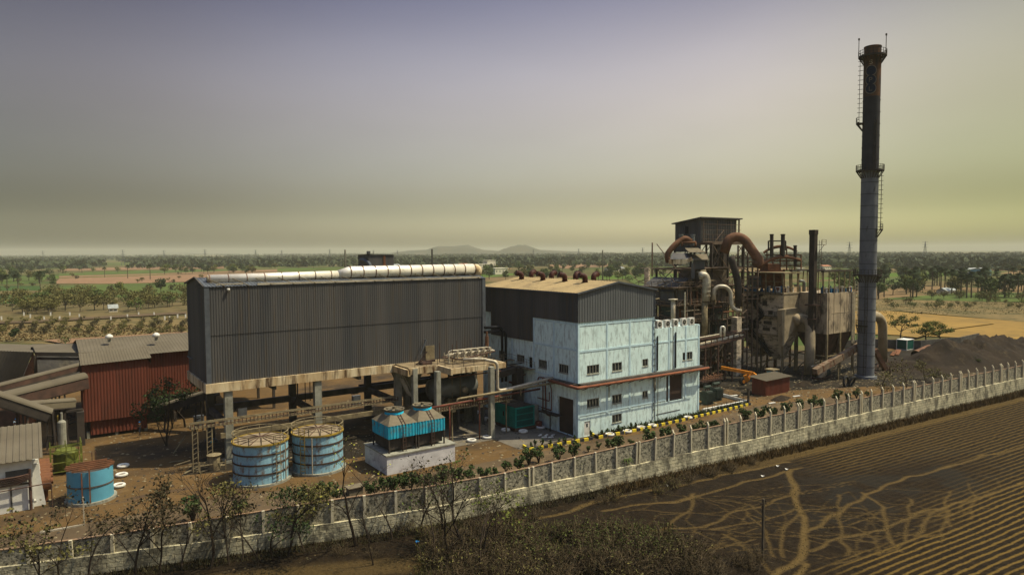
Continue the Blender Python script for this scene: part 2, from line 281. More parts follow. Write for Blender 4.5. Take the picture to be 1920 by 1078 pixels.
def obj(name, mb, m, parent=None, smooth=False, label=None, local=False):
    off = np.array(LOC.get(parent.name, (0, 0, 0))) if parent is not None else np.zeros(3)
    if not local and not isinstance(mb, tuple) and np.any(off): mb.v = [tuple(np.array(v)-off) for v in mb.v]
    o = bpy.data.objects.new(name, mesh_of(name, mb, m, smooth)); col.objects.link(o)
    if parent is not None: o.parent = parent; LOC[o.name] = tuple(off)
    if label: o['label'] = label
    return o
def thing(name, label, cat, loc=(0, 0, 0), group=None):
    o = bpy.data.objects.new(name, None); col.objects.link(o); o.location = tuple(float(x) for x in loc); o.empty_display_size = 0.3
    LOC[o.name] = tuple(float(x) for x in loc); o['label'] = label; o['category'] = cat
    if group: o['group'] = group
    return o
def one(name, mb, m, label, cat, group=None, smooth=False, loc=None):
    """a thing that is a single mesh; mesh origin at its base"""
    v = np.array(mb.v); c = loc if loc is not None else ((v[:, 0].min()+v[:, 0].max())/2, (v[:, 1].min()+v[:, 1].max())/2, v[:, 2].min())
    mb.v = [tuple(p) for p in (v-np.array(c))]
    o = bpy.data.objects.new(name, mesh_of(name, mb, m, smooth)); col.objects.link(o); o.location = tuple(float(x) for x in c)
    o['label'] = label; o['category'] = cat
    if group: o['group'] = group
    return o
def struct(name, mb, m, label=None, kind='structure', smooth=False):
    o = bpy.data.objects.new(name, mesh_of(name, mb, m, smooth)); col.objects.link(o); o['kind'] = kind
    if label: o['label'] = label
    return o
def dup(root, loc, rz=0.0, s=1.0, label=None, group=None):
    r = root.copy(); col.objects.link(r); r.location = tuple(float(x) for x in loc); r.rotation_euler = (0, 0, rz)
    r.scale = (s, s, s) if not isinstance(s, tuple) else s
    if label: r['label'] = label
    if group: r['group'] = group
    for ch in root.children:
        c = ch.copy(); col.objects.link(c); c.parent = r
        for g in ch.children:
            d = g.copy(); col.objects.link(d); d.parent = c
    return r
def corr(mb, p0, p1, z0, z1, pitch, depth, duty=0.5):
    """trapezoid sheet from p0 to p1 (xy); z0,z1 numbers or functions of t in 0..1; ribs outwards (left of p0->p1 is inside)"""
    p0 = np.array(p0, float); p1 = np.array(p1, float); d = p1-p0; L = np.linalg.norm(d); d /= L; nrm = np.array((d[1], -d[0]))
    n = max(1, int(round(L/pitch))); f0 = z0 if callable(z0) else (lambda t: z0); f1 = z1 if callable(z1) else (lambda t: z1)
    prof = []
    for i in range(n):
        a_ = i/n; w_ = 1/n
        prof += [(a_, 0), (a_+w_*duty*0.8, 0), (a_+w_*duty, depth), (a_+w_*0.9, depth)]
    prof.append((1.0, 0))
    base = len(mb.v)
    for t, dd in prof:
        q = p0+d*L*t+nrm*dd
        mb.v.append((q[0], q[1], f0(t))); mb.v.append((q[0], q[1], f1(t)))
    for i in range(len(prof)-1): mb.f.append((base+2*i, base+2*i+2, base+2*i+3, base+2*i+1))
    return mb
def sheet(mb, a, b, c, d, n, depth):
    """corrugated roof sheet a-b eave, d-c ridge: ribs run from eave to ridge"""
    a, b, c, d = [np.array(p, float) for p in (a, b, c, d)]; nn = np.cross(b-a, d-a); nn /= np.linalg.norm(nn)
    base = len(mb.v); m = 0
    for i in range(n):
        for t, h in ((i/n, 0), ((i+0.45)/n, 0), ((i+0.55)/n, depth), ((i+0.9)/n, depth)):
            mb.v += [tuple(a+(b-a)*t+nn*h), tuple(d+(c-d)*t+nn*h)]; m += 1
    mb.v += [tuple(b), tuple(c)]; m += 1
    for i in range(m-1): mb.f.append((base+2*i, base+2*i+2, base+2*i+3, base+2*i+1))
    return mb
def rails(mb, pts, h=1.0, post=1.5, r=0.03, mid=True):
    for a_, b_ in zip(pts[:-1], pts[1:]):
        a_ = np.array(a_, float); b_ = np.array(b_, float); L = np.linalg.norm(b_-a_); n = max(1, int(L/post))
        for i in range(n+1):
            p = a_+(b_-a_)*i/n; mb.bar(p, p+np.array((0, 0, h)), r*2)
        up = np.array((0, 0, h)); mb.bar(a_+up, b_+up, r*2)
        if mid: mb.bar(a_+up*0.55, b_+up*0.55, r*1.6)
    return mb
def ladder(mb, a, b, w=0.45, step=0.35, side=(1, 0, 0), r=0.025):
    a = np.array(a, float); b = np.array(b, float); s_ = np.array(side, float)*w/2
    mb.bar(a-s_, b-s_, r*2); mb.bar(a+s_, b+s_, r*2); L = np.linalg.norm(b-a); n = int(L/step)
    for i in range(1, n): p = a+(b-a)*i/n; mb.bar(p-s_, p+s_, r*1.6)
    return mb
def stairs(mb, a, b, w=0.8, side=(0, 1, 0)):
    a = np.array(a, float); b = np.array(b, float); s_ = np.array(side, float)*w/2
    mb.bar(a-s_, b-s_, 0.08, 0.25); mb.bar(a+s_, b+s_, 0.08, 0.25); up = np.array((0, 0, 0.95))
    mb.bar(a-s_+up, b-s_+up, 0.05); mb.bar(a+s_+up, b+s_+up, 0.05)
    n = max(3, int(np.linalg.norm(b-a)/0.3))
    for i in range(n+1):
        p = a+(b-a)*i/n; mb.bar(p-s_, p+s_, 0.22, 0.03)
        if i % 4 == 0: mb.bar(p-s_, p-s_+up, 0.04); mb.bar(p+s_, p+s_+up, 0.04)
    return mb
def arcpts(a, m, b, n=10):
    """quadratic bend through control m"""
    a, m, b = [np.array(p, float) for p in (a, m, b)]
    return [tuple((1-t)**2*a+2*t*(1-t)*m+t*t*b) for t in [i/n for i in range(n+1)]]
def bend(pts, r=1.0, n=6):
    pts = [np.array(p, float) for p in pts]; out = [pts[0]]
    for i in range(1, len(pts)-1):
        p = pts[i]; u = pts[i-1]-p; v = pts[i+1]-p; lu = np.linalg.norm(u); lv = np.linalg.norm(v); q = min(r, lu*0.48, lv*0.48)
        out += [np.array(x) for x in arcpts(p+u/lu*q, p, p+v/lv*q, n)]
    out.append(pts[-1]); return out
# ------------------------------------------------------------------ ground
WALLP = [(-60, 82.0), (-3, 68.6), (12.2, 63.8), (30.7, 58.9), (42.9, 57.5), (57.5, 56.1), (75.3, 54.5), (98.7, 52.9), (129.5, 50.9), (151.3, 49.5), (185, 47.0), (230, 43.0)]
WX = [p[0] for p in WALLP]; WY = [p[1] for p in WALLP]
def wallY(x): return np.interp(x, WX, WY)
def groundmat(name, layers, rough=0.97, bump=0.0, bs=1.0):
    """layers: first (c1,c2,scale); further (colour, scale, lo, hi[, stretch])"""
    m = bpy.data.materials.new(name); m.use_nodes = True; t = m.node_tree; N = t.nodes; L = t.links; b = N['Principled BSDF']
    b.inputs['Roughness'].default_value = rough; b.inputs['Specular IOR Level'].default_value = 0.1
    g = N.new('ShaderNodeNewGeometry')
    def nz(s, st=(1, 1, 1)):
        mp = N.new('ShaderNodeMapping'); mp.inputs['Scale'].default_value = [s*k for k in st]; L.new(g.outputs['Position'], mp.inputs[0])
        n = N.new('ShaderNodeTexNoise'); n.inputs['Scale'].default_value = 1; n.inputs['Detail'].default_value = 8; n.inputs['Roughness'].default_value = 0.65
        L.new(mp.outputs[0], n.inputs['Vector']); return n.outputs[0]
    c1, c2, s = layers[0]
    r = N.new('ShaderNodeValToRGB'); r.color_ramp.elements[0].color = (*c1, 1); r.color_ramp.elements[1].color = (*c2, 1)
    r.color_ramp.elements[0].position = 0.38; r.color_ramp.elements[1].position = 0.62; L.new(nz(s), r.inputs[0]); out = r.outputs[0]
    for ly in layers[1:]:
        c, s, lo, hi = ly[:4]; mr_ = N.new('ShaderNodeMapRange'); mr_.inputs[1].default_value = lo; mr_.inputs[2].default_value = hi
        L.new(nz(s, ly[4] if len(ly) > 4 else (1, 1, 1)), mr_.inputs[0]); mx = N.new('ShaderNodeMix'); mx.data_type = 'RGBA'
        L.new(mr_.outputs[0], mx.inputs[0]); L.new(out, mx.inputs[6]); mx.inputs[7].default_value = (*c, 1); out = mx.outputs[2]
    L.new(out, b.inputs['Base Color'])
    if bump:
        bp = N.new('ShaderNodeBump'); bp.inputs['Strength'].default_value = bump; bp.inputs['Distance'].default_value = 0.2
        L.new(nz(bs), bp.inputs['Height']); L.new(bp.outputs[0], b.inputs['Normal'])
    return m
# far countryside: a patchwork of fields
def farmat():
    m = bpy.data.materials.new('countryside'); m.use_nodes = True; t = m.node_tree; N = t.nodes; L = t.links; b = N['Principled BSDF']
    b.inputs['Roughness'].default_value = 1; b.inputs['Specular IOR Level'].default_value = 0.0
    g = N.new('ShaderNodeNewGeometry')
    mp = N.new('ShaderNodeMapping'); mp.inputs['Rotation'].default_value = (0, 0, -A); mp.inputs['Scale'].default_value = (0.0045, 0.0115, 1)
    L.new(g.outputs['Position'], mp.inputs[0])
    n0 = N.new('ShaderNodeTexNoise'); n0.inputs['Scale'].default_value = 0.9; L.new(mp.outputs[0], n0.inputs['Vector'])
    ad = N.new('ShaderNodeMix'); ad.data_type = 'RGBA'; ad.blend_type = 'ADD'; ad.inputs[0].default_value = 0.35; L.new(mp.outputs[0], ad.inputs[6]); L.new(n0.outputs['Color'], ad.inputs[7])
    vo = N.new('ShaderNodeTexVoronoi'); vo.voronoi_dimensions = '2D'; vo.distance = 'CHEBYCHEV'; vo.inputs['Scale'].default_value = 1; vo.inputs['Randomness'].default_value = 0.8
    L.new(ad.outputs[2], vo.inputs['Vector'])
    sp = N.new('ShaderNodeSeparateColor'); L.new(vo.outputs['Color'], sp.inputs[0])
    r = N.new('ShaderNodeValToRGB'); r.color_ramp.interpolation = 'CONSTANT'; L.new(sp.outputs[0], r.inputs[0])
    cs = [(0.0, (0.060, 0.085, 0.028)), (0.16, (0.17, 0.115, 0.060)), (0.30, (0.085, 0.075, 0.035)), (0.42, (0.075, 0.125, 0.025)), (0.52, (0.13, 0.10, 0.05)),
          (0.64, (0.20, 0.13, 0.07)), (0.74, (0.055, 0.060, 0.026)), (0.86, (0.10, 0.095, 0.04))]
    r.color_ramp.elements[0].color = (*cs[0][1], 1); r.color_ramp.elements[1].position = cs[1][0]; r.color_ramp.elements[1].color = (*cs[1][1], 1)
    for p_, c_ in cs[2:]: q = r.color_ramp.elements.new(p_); q.color = (*c_, 1)
    n2 = N.new('ShaderNodeTexNoise'); n2.inputs['Scale'].default_value = 0.03; n2.inputs['Detail'].default_value = 8; L.new(g.outputs['Position'], n2.inputs['Vector'])
    mr_ = N.new('ShaderNodeMapRange'); mr_.inputs[1].default_value = 0.45; mr_.inputs[2].default_value = 0.7; L.new(n2.outputs[0], mr_.inputs[0])
    mx = N.new('ShaderNodeMix'); mx.data_type = 'RGBA'; L.new(mr_.outputs[0], mx.inputs[0]); L.new(r.outputs[0], mx.inputs[6]); mx.inputs[7].default_value = (0.05, 0.055, 0.024, 1)
    L.new(mx.outputs[2], b.inputs['Base Color']); return m
MT['far'] = farmat()
mb = MB(); mb.quad((-6000, -3000, -0.06), (16000, -3000, -0.06), (16000, 16000, -0.06), (-6000, 16000, -0.06)); struct('countryside_ground', mb, 'far')
MT['yard'] = groundmat('sandy_plant_yard', [((0.120, 0.070, 0.026), (0.094, 0.056, 0.022), 0.12), ((0.045, 0.032, 0.02), 0.055, 0.50, 0.62), ((0.16, 0.105, 0.05), 0.3, 0.58, 0.72),
                                          ((0.085, 0.056, 0.03), 0.9, 0.50, 0.75), ((0.068, 0.045, 0.027), 0.16, 0.60, 0.66, (0.25, 1.6, 1))], bump=0.5, bs=1.5)
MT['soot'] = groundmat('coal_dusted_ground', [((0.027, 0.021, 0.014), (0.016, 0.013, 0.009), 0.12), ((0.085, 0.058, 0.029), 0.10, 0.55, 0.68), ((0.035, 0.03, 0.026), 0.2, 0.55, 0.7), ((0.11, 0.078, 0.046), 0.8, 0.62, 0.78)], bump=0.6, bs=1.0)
pts = [(x, float(wallY(x))-0.3) for x in (-60, -3, 12, 30, 43, 57, 75, 98, 129, 151, 185, 230)]
mb = MB(); mb.poly([(x, y, 0.0) for x, y in pts]+[(230, 84, 0), (200, 92, 0), (172, 96, 0), (150, 150, 0), (60, 190, 0), (-60, 175, 0)]); struct('plant_yard', mb, 'yard')
def patch(name, m, poly, z=0.02, px=True, kind='structure'):
    mb = MB(); mb.poly([(*(G(*p)[:2] if px else p), z) for p in poly]); return struct(name, mb, m)
patch('coal_dust_ground', 'soot', [(92, 84), (100, 80), (108, 77.5), (118, 77), (128, 77), (133, 76), (136, 82), (150, 84), (168, 90), (160, 120), (140, 140), (95, 125), (90, 99)], 0.004, False)
patch('dusty_ground', 'soot', [(118, 76), (136, 68), (150, 56), (185, 50.5), (228, 47), (228, 80), (196, 88), (170, 92), (150, 84), (136, 81)], 0.008, False)
MT['road'] = groundmat('worn_dirt_road', [((0.105, 0.072, 0.040), (0.078, 0.055, 0.032), 0.2), ((0.16, 0.11, 0.06), 0.25, 0.55, 0.7, (0.3, 1, 1)), ((0.08, 0.06, 0.04), 0.6, 0.6, 0.7)], bump=0.3)
patch('coal_dust_ground', 'soot', [(31, 84.6), (45.5, 83.0), (45.5, 92.0), (36, 96), (24, 97), (17, 96), (14, 90), (18.5, 88.5), (26, 88.5)], 0.006, False)  # coal dust, its dark colour also deepening the hall's shade on the ground
patch('internal_road', 'road', [(-20, 82), (3, 79.5), (18, 79), (33, 74), (44, 72.6), (53, 72.5), (66, 70.8), (88, 70.2), (104, 71.5), (112, 69), (122, 67), (122, 62.5), (110, 64), (95, 66), (75, 67), (53, 67.5), (40, 68), (28, 70.5), (12, 74.5), (-20, 78)], 0.012, False)
MT['pad'] = groundmat('concrete_pad', [((0.15, 0.132, 0.105), (0.115, 0.10, 0.08), 0.3), ((0.09, 0.078, 0.062), 0.22, 0.50, 0.62), ((0.26, 0.22, 0.165), 0.8, 0.6, 0.75)])
patch('concrete_pad', 'pad', [(53.5, 74.6), (63.6, 74.6), (63.6, 97), (46, 97), (46, 80.8), (53.5, 80.8)], 0.03, False)
patch('planting_bed', groundmat('red_soil', [((0.16, 0.07, 0.034), (0.11, 0.052, 0.03), 0.8), ((0.06, 0.06, 0.03), 1.2, 0.55, 0.65)], bump=0.5), [(66.9, 74.0), (66.9, 72.7), (88.2, 71.9), (102.4, 73.0), (102.6, 74.6), (90, 74.0)], 0.035, False)
# near-left and right fields beyond the plant
def fm(name, c1, c2, s=0.05, c3=None): return groundmat(name, [(c1, c2, s)]+([(c3, s*4, 0.52, 0.68)] if c3 else []))
GR = fm('young_green_crop', (0.075, 0.105, 0.022), (0.052, 0.075, 0.018), 0.03, (0.06, 0.06, 0.022)); GR2 = fm('dark_green_crop', (0.038, 0.072, 0.016), (0.03, 0.052, 0.014), 0.03)
PK = fm('ploughed_red_soil', (0.23, 0.135, 0.075), (0.18, 0.105, 0.06), 0.03, (0.15, 0.095, 0.05)); BN = fm('fallow_scrub', (0.13, 0.095, 0.042), (0.085, 0.07, 0.03), 0.05, (0.05, 0.05, 0.02))
TN = fm('bare_tan_field', (0.25, 0.155, 0.042), (0.20, 0.125, 0.036), 0.04, (0.15, 0.10, 0.035)); SC = fm('dry_scrubland', (0.17, 0.12, 0.05), (0.085, 0.07, 0.028), 0.06, (0.045, 0.042, 0.018))
for i, (nm, m, poly) in enumerate([
    ('scrubland', SC, [(-60, 640), (-60, 583), (120, 580), (350, 583), (470, 590), (600, 620), (400, 650), (200, 648)]),
    ('fallow_field', BN, [(-200, 596), (-200, 556), (120, 552), (420, 540), (700, 545), (700, 590), (350, 592), (100, 592)]),
    ('green_field', GR2, [(-300, 560), (-300, 549), (40, 552), (100, 556), (60, 568), (-60, 572)]), ('green_field', GR, [(110, 536), (360, 529), (420, 540), (350, 556), (200, 558), (120, 550)]),
    ('green_field', GR2, [(-300, 546), (-300, 536), (75, 536), (78, 545), (-60, 547)]), ('footpath', SC, [(-300, 549), (-60, 547), (78, 545), (76, 549), (-60, 552), (-300, 554)]),
    ('ploughed_field', PK, [(102, 532), (112, 522), (360, 514), (520, 510), (560, 522), (420, 527), (220, 532)]), ('green_field', GR, [(110, 513), (300, 507), (520, 504), (300, 513), (110, 518)]),
    ('green_field', GR, [(-300, 520), (-100, 517), (100, 519), (80, 527), (-300, 530)]), ('ploughed_field', PK, [(110, 518), (300, 513), (520, 505), (520, 509), (360, 513), (112, 521)]),
    ('tan_field', PK, [(115, 504), (240, 501), (420, 499), (420, 503), (115, 508)]),
    ('bare_field', TN, [(1560, 585), (1645, 582), (1800, 595), (1990, 610), (1990, 650), (1900, 640), (1800, 634), (1700, 630), (1560, 625)]),
    ('scrubland', SC, [(1560, 584), (1560, 562), (1700, 563), (1990, 570), (1990, 611), (1800, 594), (1690, 584)]),
    ('green_field', GR, [(1650, 561), (1800, 550), (1990, 549), (1990, 568), (1820, 566)]), ('ploughed_field', PK, [(1640, 486), (1800, 482), (1990, 482), (1990, 487), (1640, 491)]),
    ('green_field', GR, [(1480, 532), (1700, 520), (1740, 526), (1560, 545)]), ('ploughed_field', PK, [(1860, 494), (1990, 492), (1990, 502), (1870, 503)]),
    ('green_field', GR, [(1170, 523), (1230, 517), (1290, 518), (1290, 534), (1200, 538)]), ('ploughed_field', PK, [(1020, 497), (1120, 494), (1150, 499), (1060, 504)]),
]): patch(nm, m, poly, 0.02+0.02*i)
patch('dirt_track', 'road', [(-60, 606), (60, 603), (130, 598), (350, 586), (350, 590), (140, 602), (60, 607), (-60, 610)], 0.5)
patch('dirt_track', PK, [(80, 640), (200, 634), (350, 624), (350, 629), (230, 640), (120, 647)], 0.5)
patch('dirt_bund', TN, [(1690, 633), (1735, 617), (1850, 604), (1865, 609), (1760, 623), (1720, 636)], 0.55)
# ------------------------------------------------------------------ near field outside the wall: furrows, tracks and weeds in one fine sheet
def seg_dist(px_, py_, poly):
    d = np.full(px_.shape, 1e9)
    for (x0, y0), (x1, y1) in zip(poly[:-1], poly[1:]):
        dx, dy = x1-x0, y1-y0; t = np.clip(((px_-x0)*dx+(py_-y0)*dy)/(dx*dx+dy*dy+1e-9), 0, 1)
        d = np.minimum(d, np.hypot(px_-x0-t*dx, py_-y0-t*dy))
    return d
rng = np.random.default_rng(3)
def vnoise(x, y, s, seed=0):
    r = np.random.default_rng(seed).random((256, 256)); u = x/s+1000; v = y/s+1000; i = np.floor(u).astype(int); j = np.floor(v).astype(int); fu = u-i; fv = v-j
    fu = fu*fu*(3-2*fu); fv = fv*fv*(3-2*fv); g_ = lambda a, b: r[a % 256, b % 256]
    return (g_(i, j)*(1-fu)+g_(i+1, j)*fu)*(1-fv)+(g_(i, j+1)*(1-fu)+g_(i+1, j+1)*fu)*fv
def sstep(a, b, x): t = np.clip((x-a)/(b-a), 0, 1); return t*t*(3-2*t)
xs = np.arange(-14, 180, 0.22); nd = 190
X, T = np.meshgrid(xs, np.arange(nd)*0.22); Y = np.interp(X, WX, WY)-0.05-T; D = T
wob = 0.35*(vnoise(X, Y, 9, 5)-0.5)+0.2*(vnoise(X, Y, 3, 6)-0.5)
rowmask = sstep(74, 86, X+0.35*(D-6))*sstep(2.2, 3.4, D)
CX, CY = 82.0, 41.0
mid = np.exp(-(((X-CX)/17)**2+((D-16.5)/5.8)**2)); rowmask *= 1-0.9*np.clip(mid*1.6-0.25, 0, 1); rowmask = np.maximum(rowmask, sstep(24.5, 27, D-0.05*(X-70))*sstep(50, 60, X))
rows = 0*D; ROWC = D+0.45*wob
tracks = [([(1480, 885), (1492, 935), (1508, 985), (1510, 1015), (1497, 1048), (1455, 1085)], 0.75), ([(1512, 1003), (1555, 968), (1620, 932), (1680, 905), (1790, 872), (1920, 836)], 0.45),
          ([(930, 985), (1060, 962), (1110, 942), (1200, 925), (1300, 905), (1400, 881), (1480, 868)], 0.5), ([(1130, 957), (1180, 951), (1250, 945), (1330, 925), (1400, 905), (1500, 878)], 0.45),
          ([(1300, 926), (1290, 957), (1250, 994), (1212, 997)], 0.35), ([(1215, 997), (1320, 990), (1380, 957), (1425, 948), (1500, 925)], 0.35), ([(1330, 993), (1420, 976), (1500, 953)], 0.3),
          ([(1518, 1030), (1560, 1015), (1660, 995), (1720, 965), (1775, 950), (1860, 928), (1920, 905)], 0.4), ([(1620, 925), (1655, 950), (1664, 990), (1677, 1035)], 0.4),
          ([(1775, 950), (1740, 975), (1722, 1012)], 0.35), ([(1775, 922), (1776, 950), (1785, 985)], 0.3), ([(1572, 928), (1568, 970), (1580, 1000), (1588, 1040)], 0.28),
          ([(1500, 958), (1470, 985), (1466, 1045)], 0.3), ([(1706, 935), (1708, 975), (1700, 1020)], 0.28), ([(1350, 1000), (1420, 1040), (1450, 1078)], 0.3), ([(1560, 1060), (1640, 1040), (1760, 1000)], 0.28),
          ([(1510, 1060), (1500, 1095)], 0.6), ([(1270, 1060), (1330, 1030), (1420, 1010)], 0.22), ([(1590, 985), (1640, 970), (1665, 985)], 0.25),
          ([(1505, 960), (1560, 950), (1620, 955), (1650, 975)], 0.22), ([(1530, 985), (1600, 990), (1640, 1010), (1645, 1045)], 0.22), ([(1690, 1000), (1740, 1010), (1800, 990)], 0.22),
          ([(1810, 905), (1830, 940), (1820, 975)], 0.22), ([(1790, 965), (1760, 995), (1770, 1020)], 0.22), ([(1400, 960), (1440, 1000), (1450, 1045)], 0.22), ([(1340, 940), (1400, 945), (1440, 970)], 0.2)]
rt_ = random.Random(41)
for _ in range(90):
    a_ = (1180+720*rt_.random(), 905+165*rt_.random()); an = rt_.random()*6.28; q_ = [a_]
    for _k in range(4): an += (rt_.random()-0.5)*0.9; q_.append((q_[-1][0]+38*math.cos(an)*(1.6), q_[-1][1]+16*math.sin(an)))
    if all(1150 < p_[0] < 1900 and 895 < p_[1] < 1085 and p_[1] < 1105-0.36*(p_[0]-1480) for p_ in q_): tracks.append((q_, 0.07+0.06*rt_.random()))
tan = np.zeros_like(X)
for pl, wd in tracks:
    q = [tuple(G(*p)[:2]) for p in pl]; dd = seg_dist(X+1.0*(vnoise(X, Y, 2.6, 9)-0.5), Y+0.8*(vnoise(X, Y, 2.4, 10)-0.5), q)
    tan = np.maximum(tan, (1-sstep(wd*0.15, wd*0.62+0.08, dd))*min(1, 0.45+wd*0.9))
q = [tuple(G(*p)[:2]) for p in [(250, 1110), (560, 1078), (860, 1050), (960, 1005)]]
tan = np.maximum(tan, 0.55*(1-sstep(0.6, 2.6, seg_dist(X, Y, q))))
edge = 0.55*(1-sstep(0.8, 1.9, np.abs(D-2.8)))*sstep(58, 80, X)
tan = np.clip(np.maximum(tan, edge), 0, 1)
dark = np.clip(sstep(0.50, 0.75, vnoise(X, Y, 4.5, 21)*0.55+vnoise(X, Y, 1.7, 22)*0.45)*np.clip(mid*1.3+0.2, 0, 1), 0, 1)*(1-tan)
Zg = 0.02+0.10*vnoise(X, Y, 1.3, 31)-0.06*tan+0.05*vnoise(X, Y, 0.5, 32)
nx = len(xs); V_ = np.stack([X.ravel(), Y.ravel(), Zg.ravel()], 1)
idx = np.arange(nx*nd).reshape(nd, nx); F_ = np.stack([idx[:-1, :-1].ravel(), idx[1:, :-1].ravel(), idx[1:, 1:].ravel(), idx[:-1, 1:].ravel()], 1)
me = bpy.data.meshes.new('farm_field'); me.from_pydata(V_.tolist(), [], F_.tolist())
at = me.color_attributes.new('cover', 'FLOAT_COLOR', 'POINT')
buf = np.stack([tan.ravel(), dark.ravel(), (rowmask*(0.62+0.38*sstep(22, 27, D))).ravel(), np.ones(nx*nd)], 1).astype(np.float32).ravel(); at.data.foreach_set('color', buf)
ra = me.attributes.new('rowpos', 'FLOAT', 'POINT'); ra.data.foreach_set('value', ROWC.astype(np.float32).ravel())
me.polygons.foreach_set('use_smooth', [True]*len(me.polygons))
m = groundmat('weedy_field_soil', [((0.019, 0.012, 0.0055), (0.010, 0.0065, 0.0035), 0.9), ((0.034, 0.024, 0.012), 1.3, 0.54, 0.74)], bump=1.0, bs=3.5)
t = m.node_tree; N = t.nodes; L = t.links; b = N['Principled BSDF']; src = b.inputs['Base Color'].links[0].from_socket
an = N.new('ShaderNodeAttribute'); an.attribute_name = 'cover'; sp = N.new('ShaderNodeSeparateColor'); L.new(an.outputs['Color'], sp.inputs[0])
mx = N.new('ShaderNodeMix'); mx.data_type = 'RGBA'; L.new(sp.outputs[1], mx.inputs[0]); L.new(src, mx.inputs[6]); mx.inputs[7].default_value = (0.016, 0.013, 0.009, 1)
gp = N.new('ShaderNodeNewGeometry'); nn = N.new('ShaderNodeTexNoise'); nn.inputs['Scale'].default_value = 3.5; nn.inputs['Detail'].default_value = 5; L.new(gp.outputs['Position'], nn.inputs['Vector'])
ma = N.new('ShaderNodeMath'); ma.operation = 'MULTIPLY_ADD'; L.new(nn.outputs[0], ma.inputs[0]); ma.inputs[1].default_value = 0.7; ma.inputs[2].default_value = -0.35
ms = N.new('ShaderNodeMath'); ms.operation = 'ADD'; ms.use_clamp = True; L.new(ma.outputs[0], ms.inputs[0]); L.new(sp.outputs[0], ms.inputs[1])
mk = N.new('ShaderNodeMath'); mk.operation = 'MULTIPLY'; L.new(ms.outputs[0], mk.inputs[0])
mk2 = N.new('ShaderNodeMapRange'); mk2.inputs[1].default_value = 0.02; mk2.inputs[2].default_value = 0.35; L.new(sp.outputs[0], mk2.inputs[0]); L.new(mk2.outputs[0], mk.inputs[1])
mx2 = N.new('ShaderNodeMix'); mx2.data_type = 'RGBA'; L.new(mk.outputs[0], mx2.inputs[0]); L.new(mx.outputs[2], mx2.inputs[6]); mx2.inputs[7].default_value = (0.098, 0.064, 0.022, 1)
rn = N.new('ShaderNodeAttribute'); rn.attribute_name = 'rowpos'
def mth(op, a_, b_=None, c_=None):
    n_ = N.new('ShaderNodeMath'); n_.operation = op
    for i_, v_ in enumerate((a_, b_, c_)):
        if v_ is None: continue
        if isinstance(v_, (int, float)): n_.inputs[i_].default_value = v_
        else: L.new(v_, n_.inputs[i_])
    return n_.outputs[0]
n5 = N.new('ShaderNodeTexNoise'); n5.inputs['Scale'].default_value = 1.3; n5.inputs['Detail'].default_value = 6; L.new(gp.outputs['Position'], n5.inputs['Vector'])
wv = mth('COSINE', mth('MULTIPLY', mth('MULTIPLY_ADD', n5.outputs[0], 0.14, rn.outputs['Fac']), 2*PI/0.72)); hgt_ = mth('MULTIPLY_ADD', wv, 0.5, 0.5)
rr_ = N.new('ShaderNodeMapRange'); rr_.inputs[1].default_value = 0.50; rr_.inputs[2].default_value = 1.0; L.new(mth('ADD', hgt_, mth('MULTIPLY_ADD', nn.outputs[0], 0.6, -0.3)), rr_.inputs[0])
rf_ = mth('MULTIPLY', rr_.outputs[0], sp.outputs[2]); mx3 = N.new('ShaderNodeMix'); mx3.data_type = 'RGBA'; L.new(rf_, mx3.inputs[0]); L.new(mx2.outputs[2], mx3.inputs[6]); mx3.inputs[7].default_value = (0.128, 0.080, 0.020, 1)
bpo = b.inputs['Normal'].links[0].from_node; bp2 = N.new('ShaderNodeBump'); bp2.inputs['Strength'].default_value = 0.6; bp2.inputs['Distance'].default_value = 0.15; L.new(mth('MULTIPLY', hgt_, sp.outputs[2]), bp2.inputs['Height']); L.new(bpo.outputs[0], bp2.inputs['Normal']); L.new(bp2.outputs[0], b.inputs['Normal'])
L.new(mx3.outputs[2], b.inputs['Base Color'])
me.materials.append(m); o = bpy.data.objects.new('farm_field', me); col.objects.link(o); o['kind'] = 'structure'; o['label'] = 'weedy farm field with furrows and trodden tracks outside the wall'
# ------------------------------------------------------------------ hills on the horizon
def hill(name, pxs, D0, label):
    mb = MB(); top = []; n = len(pxs)
    fr = [V(x, y, D0) for x, y in pxs]; m_ = 6
    for j in range(m_+1):
        t = j/m_*2-1; hgt = math.sqrt(max(0, 1-t*t))
        for p in fr:
            q = p+F0*t*D0*0.05; mb.v.append((q[0], q[1], max(-1, (p[2]+0)*hgt*(0.9+0.2*random.random()))))
    for j in range(m_):
        for i in range(n-1):
            a_ = j*n+i; mb.f.append((a_, a_+1, a_+n+1, a_+n))
    return struct(name, mb, MT['hillm'], label, smooth=True)
MT['hillm'] = groundmat('scrubby_hill', [((0.05, 0.055, 0.04), (0.08, 0.07, 0.045), 0.01)])
hp1 = [(735, 474)]+[(x, y) for x, y in ((770, 470), (800, 467.8), (812, 465), (822, 462.3), (840, 461.2), (855, 461.5), (866, 460.2), (878, 460.5), (890, 464.5), (905, 468.3), (925, 470.5), (955, 473))]
hill('hill', hp1, 5000, 'twin-topped low hill left of centre on the hazy horizon')
hill('hill', [(915, 473), (935, 470.3), (945, 466.5), (958, 462), (972, 459), (984, 459.5), (998, 464), (1012, 468.8), (1050, 470.5), (1110, 472.5)], 4800, 'single rounded hill right of the twin-topped one')
hill('hill', [(-60, 476), (40, 474), (70, 473.5), (100, 475), (130, 474), (160, 474.6), (180, 476.5)], 9500, 'faint long ridge at the far left')
hill('hill', [(290, 476), (325, 473.6), (345, 473.5), (370, 475.5)], 9300, 'faint small rise left of the dark hall')
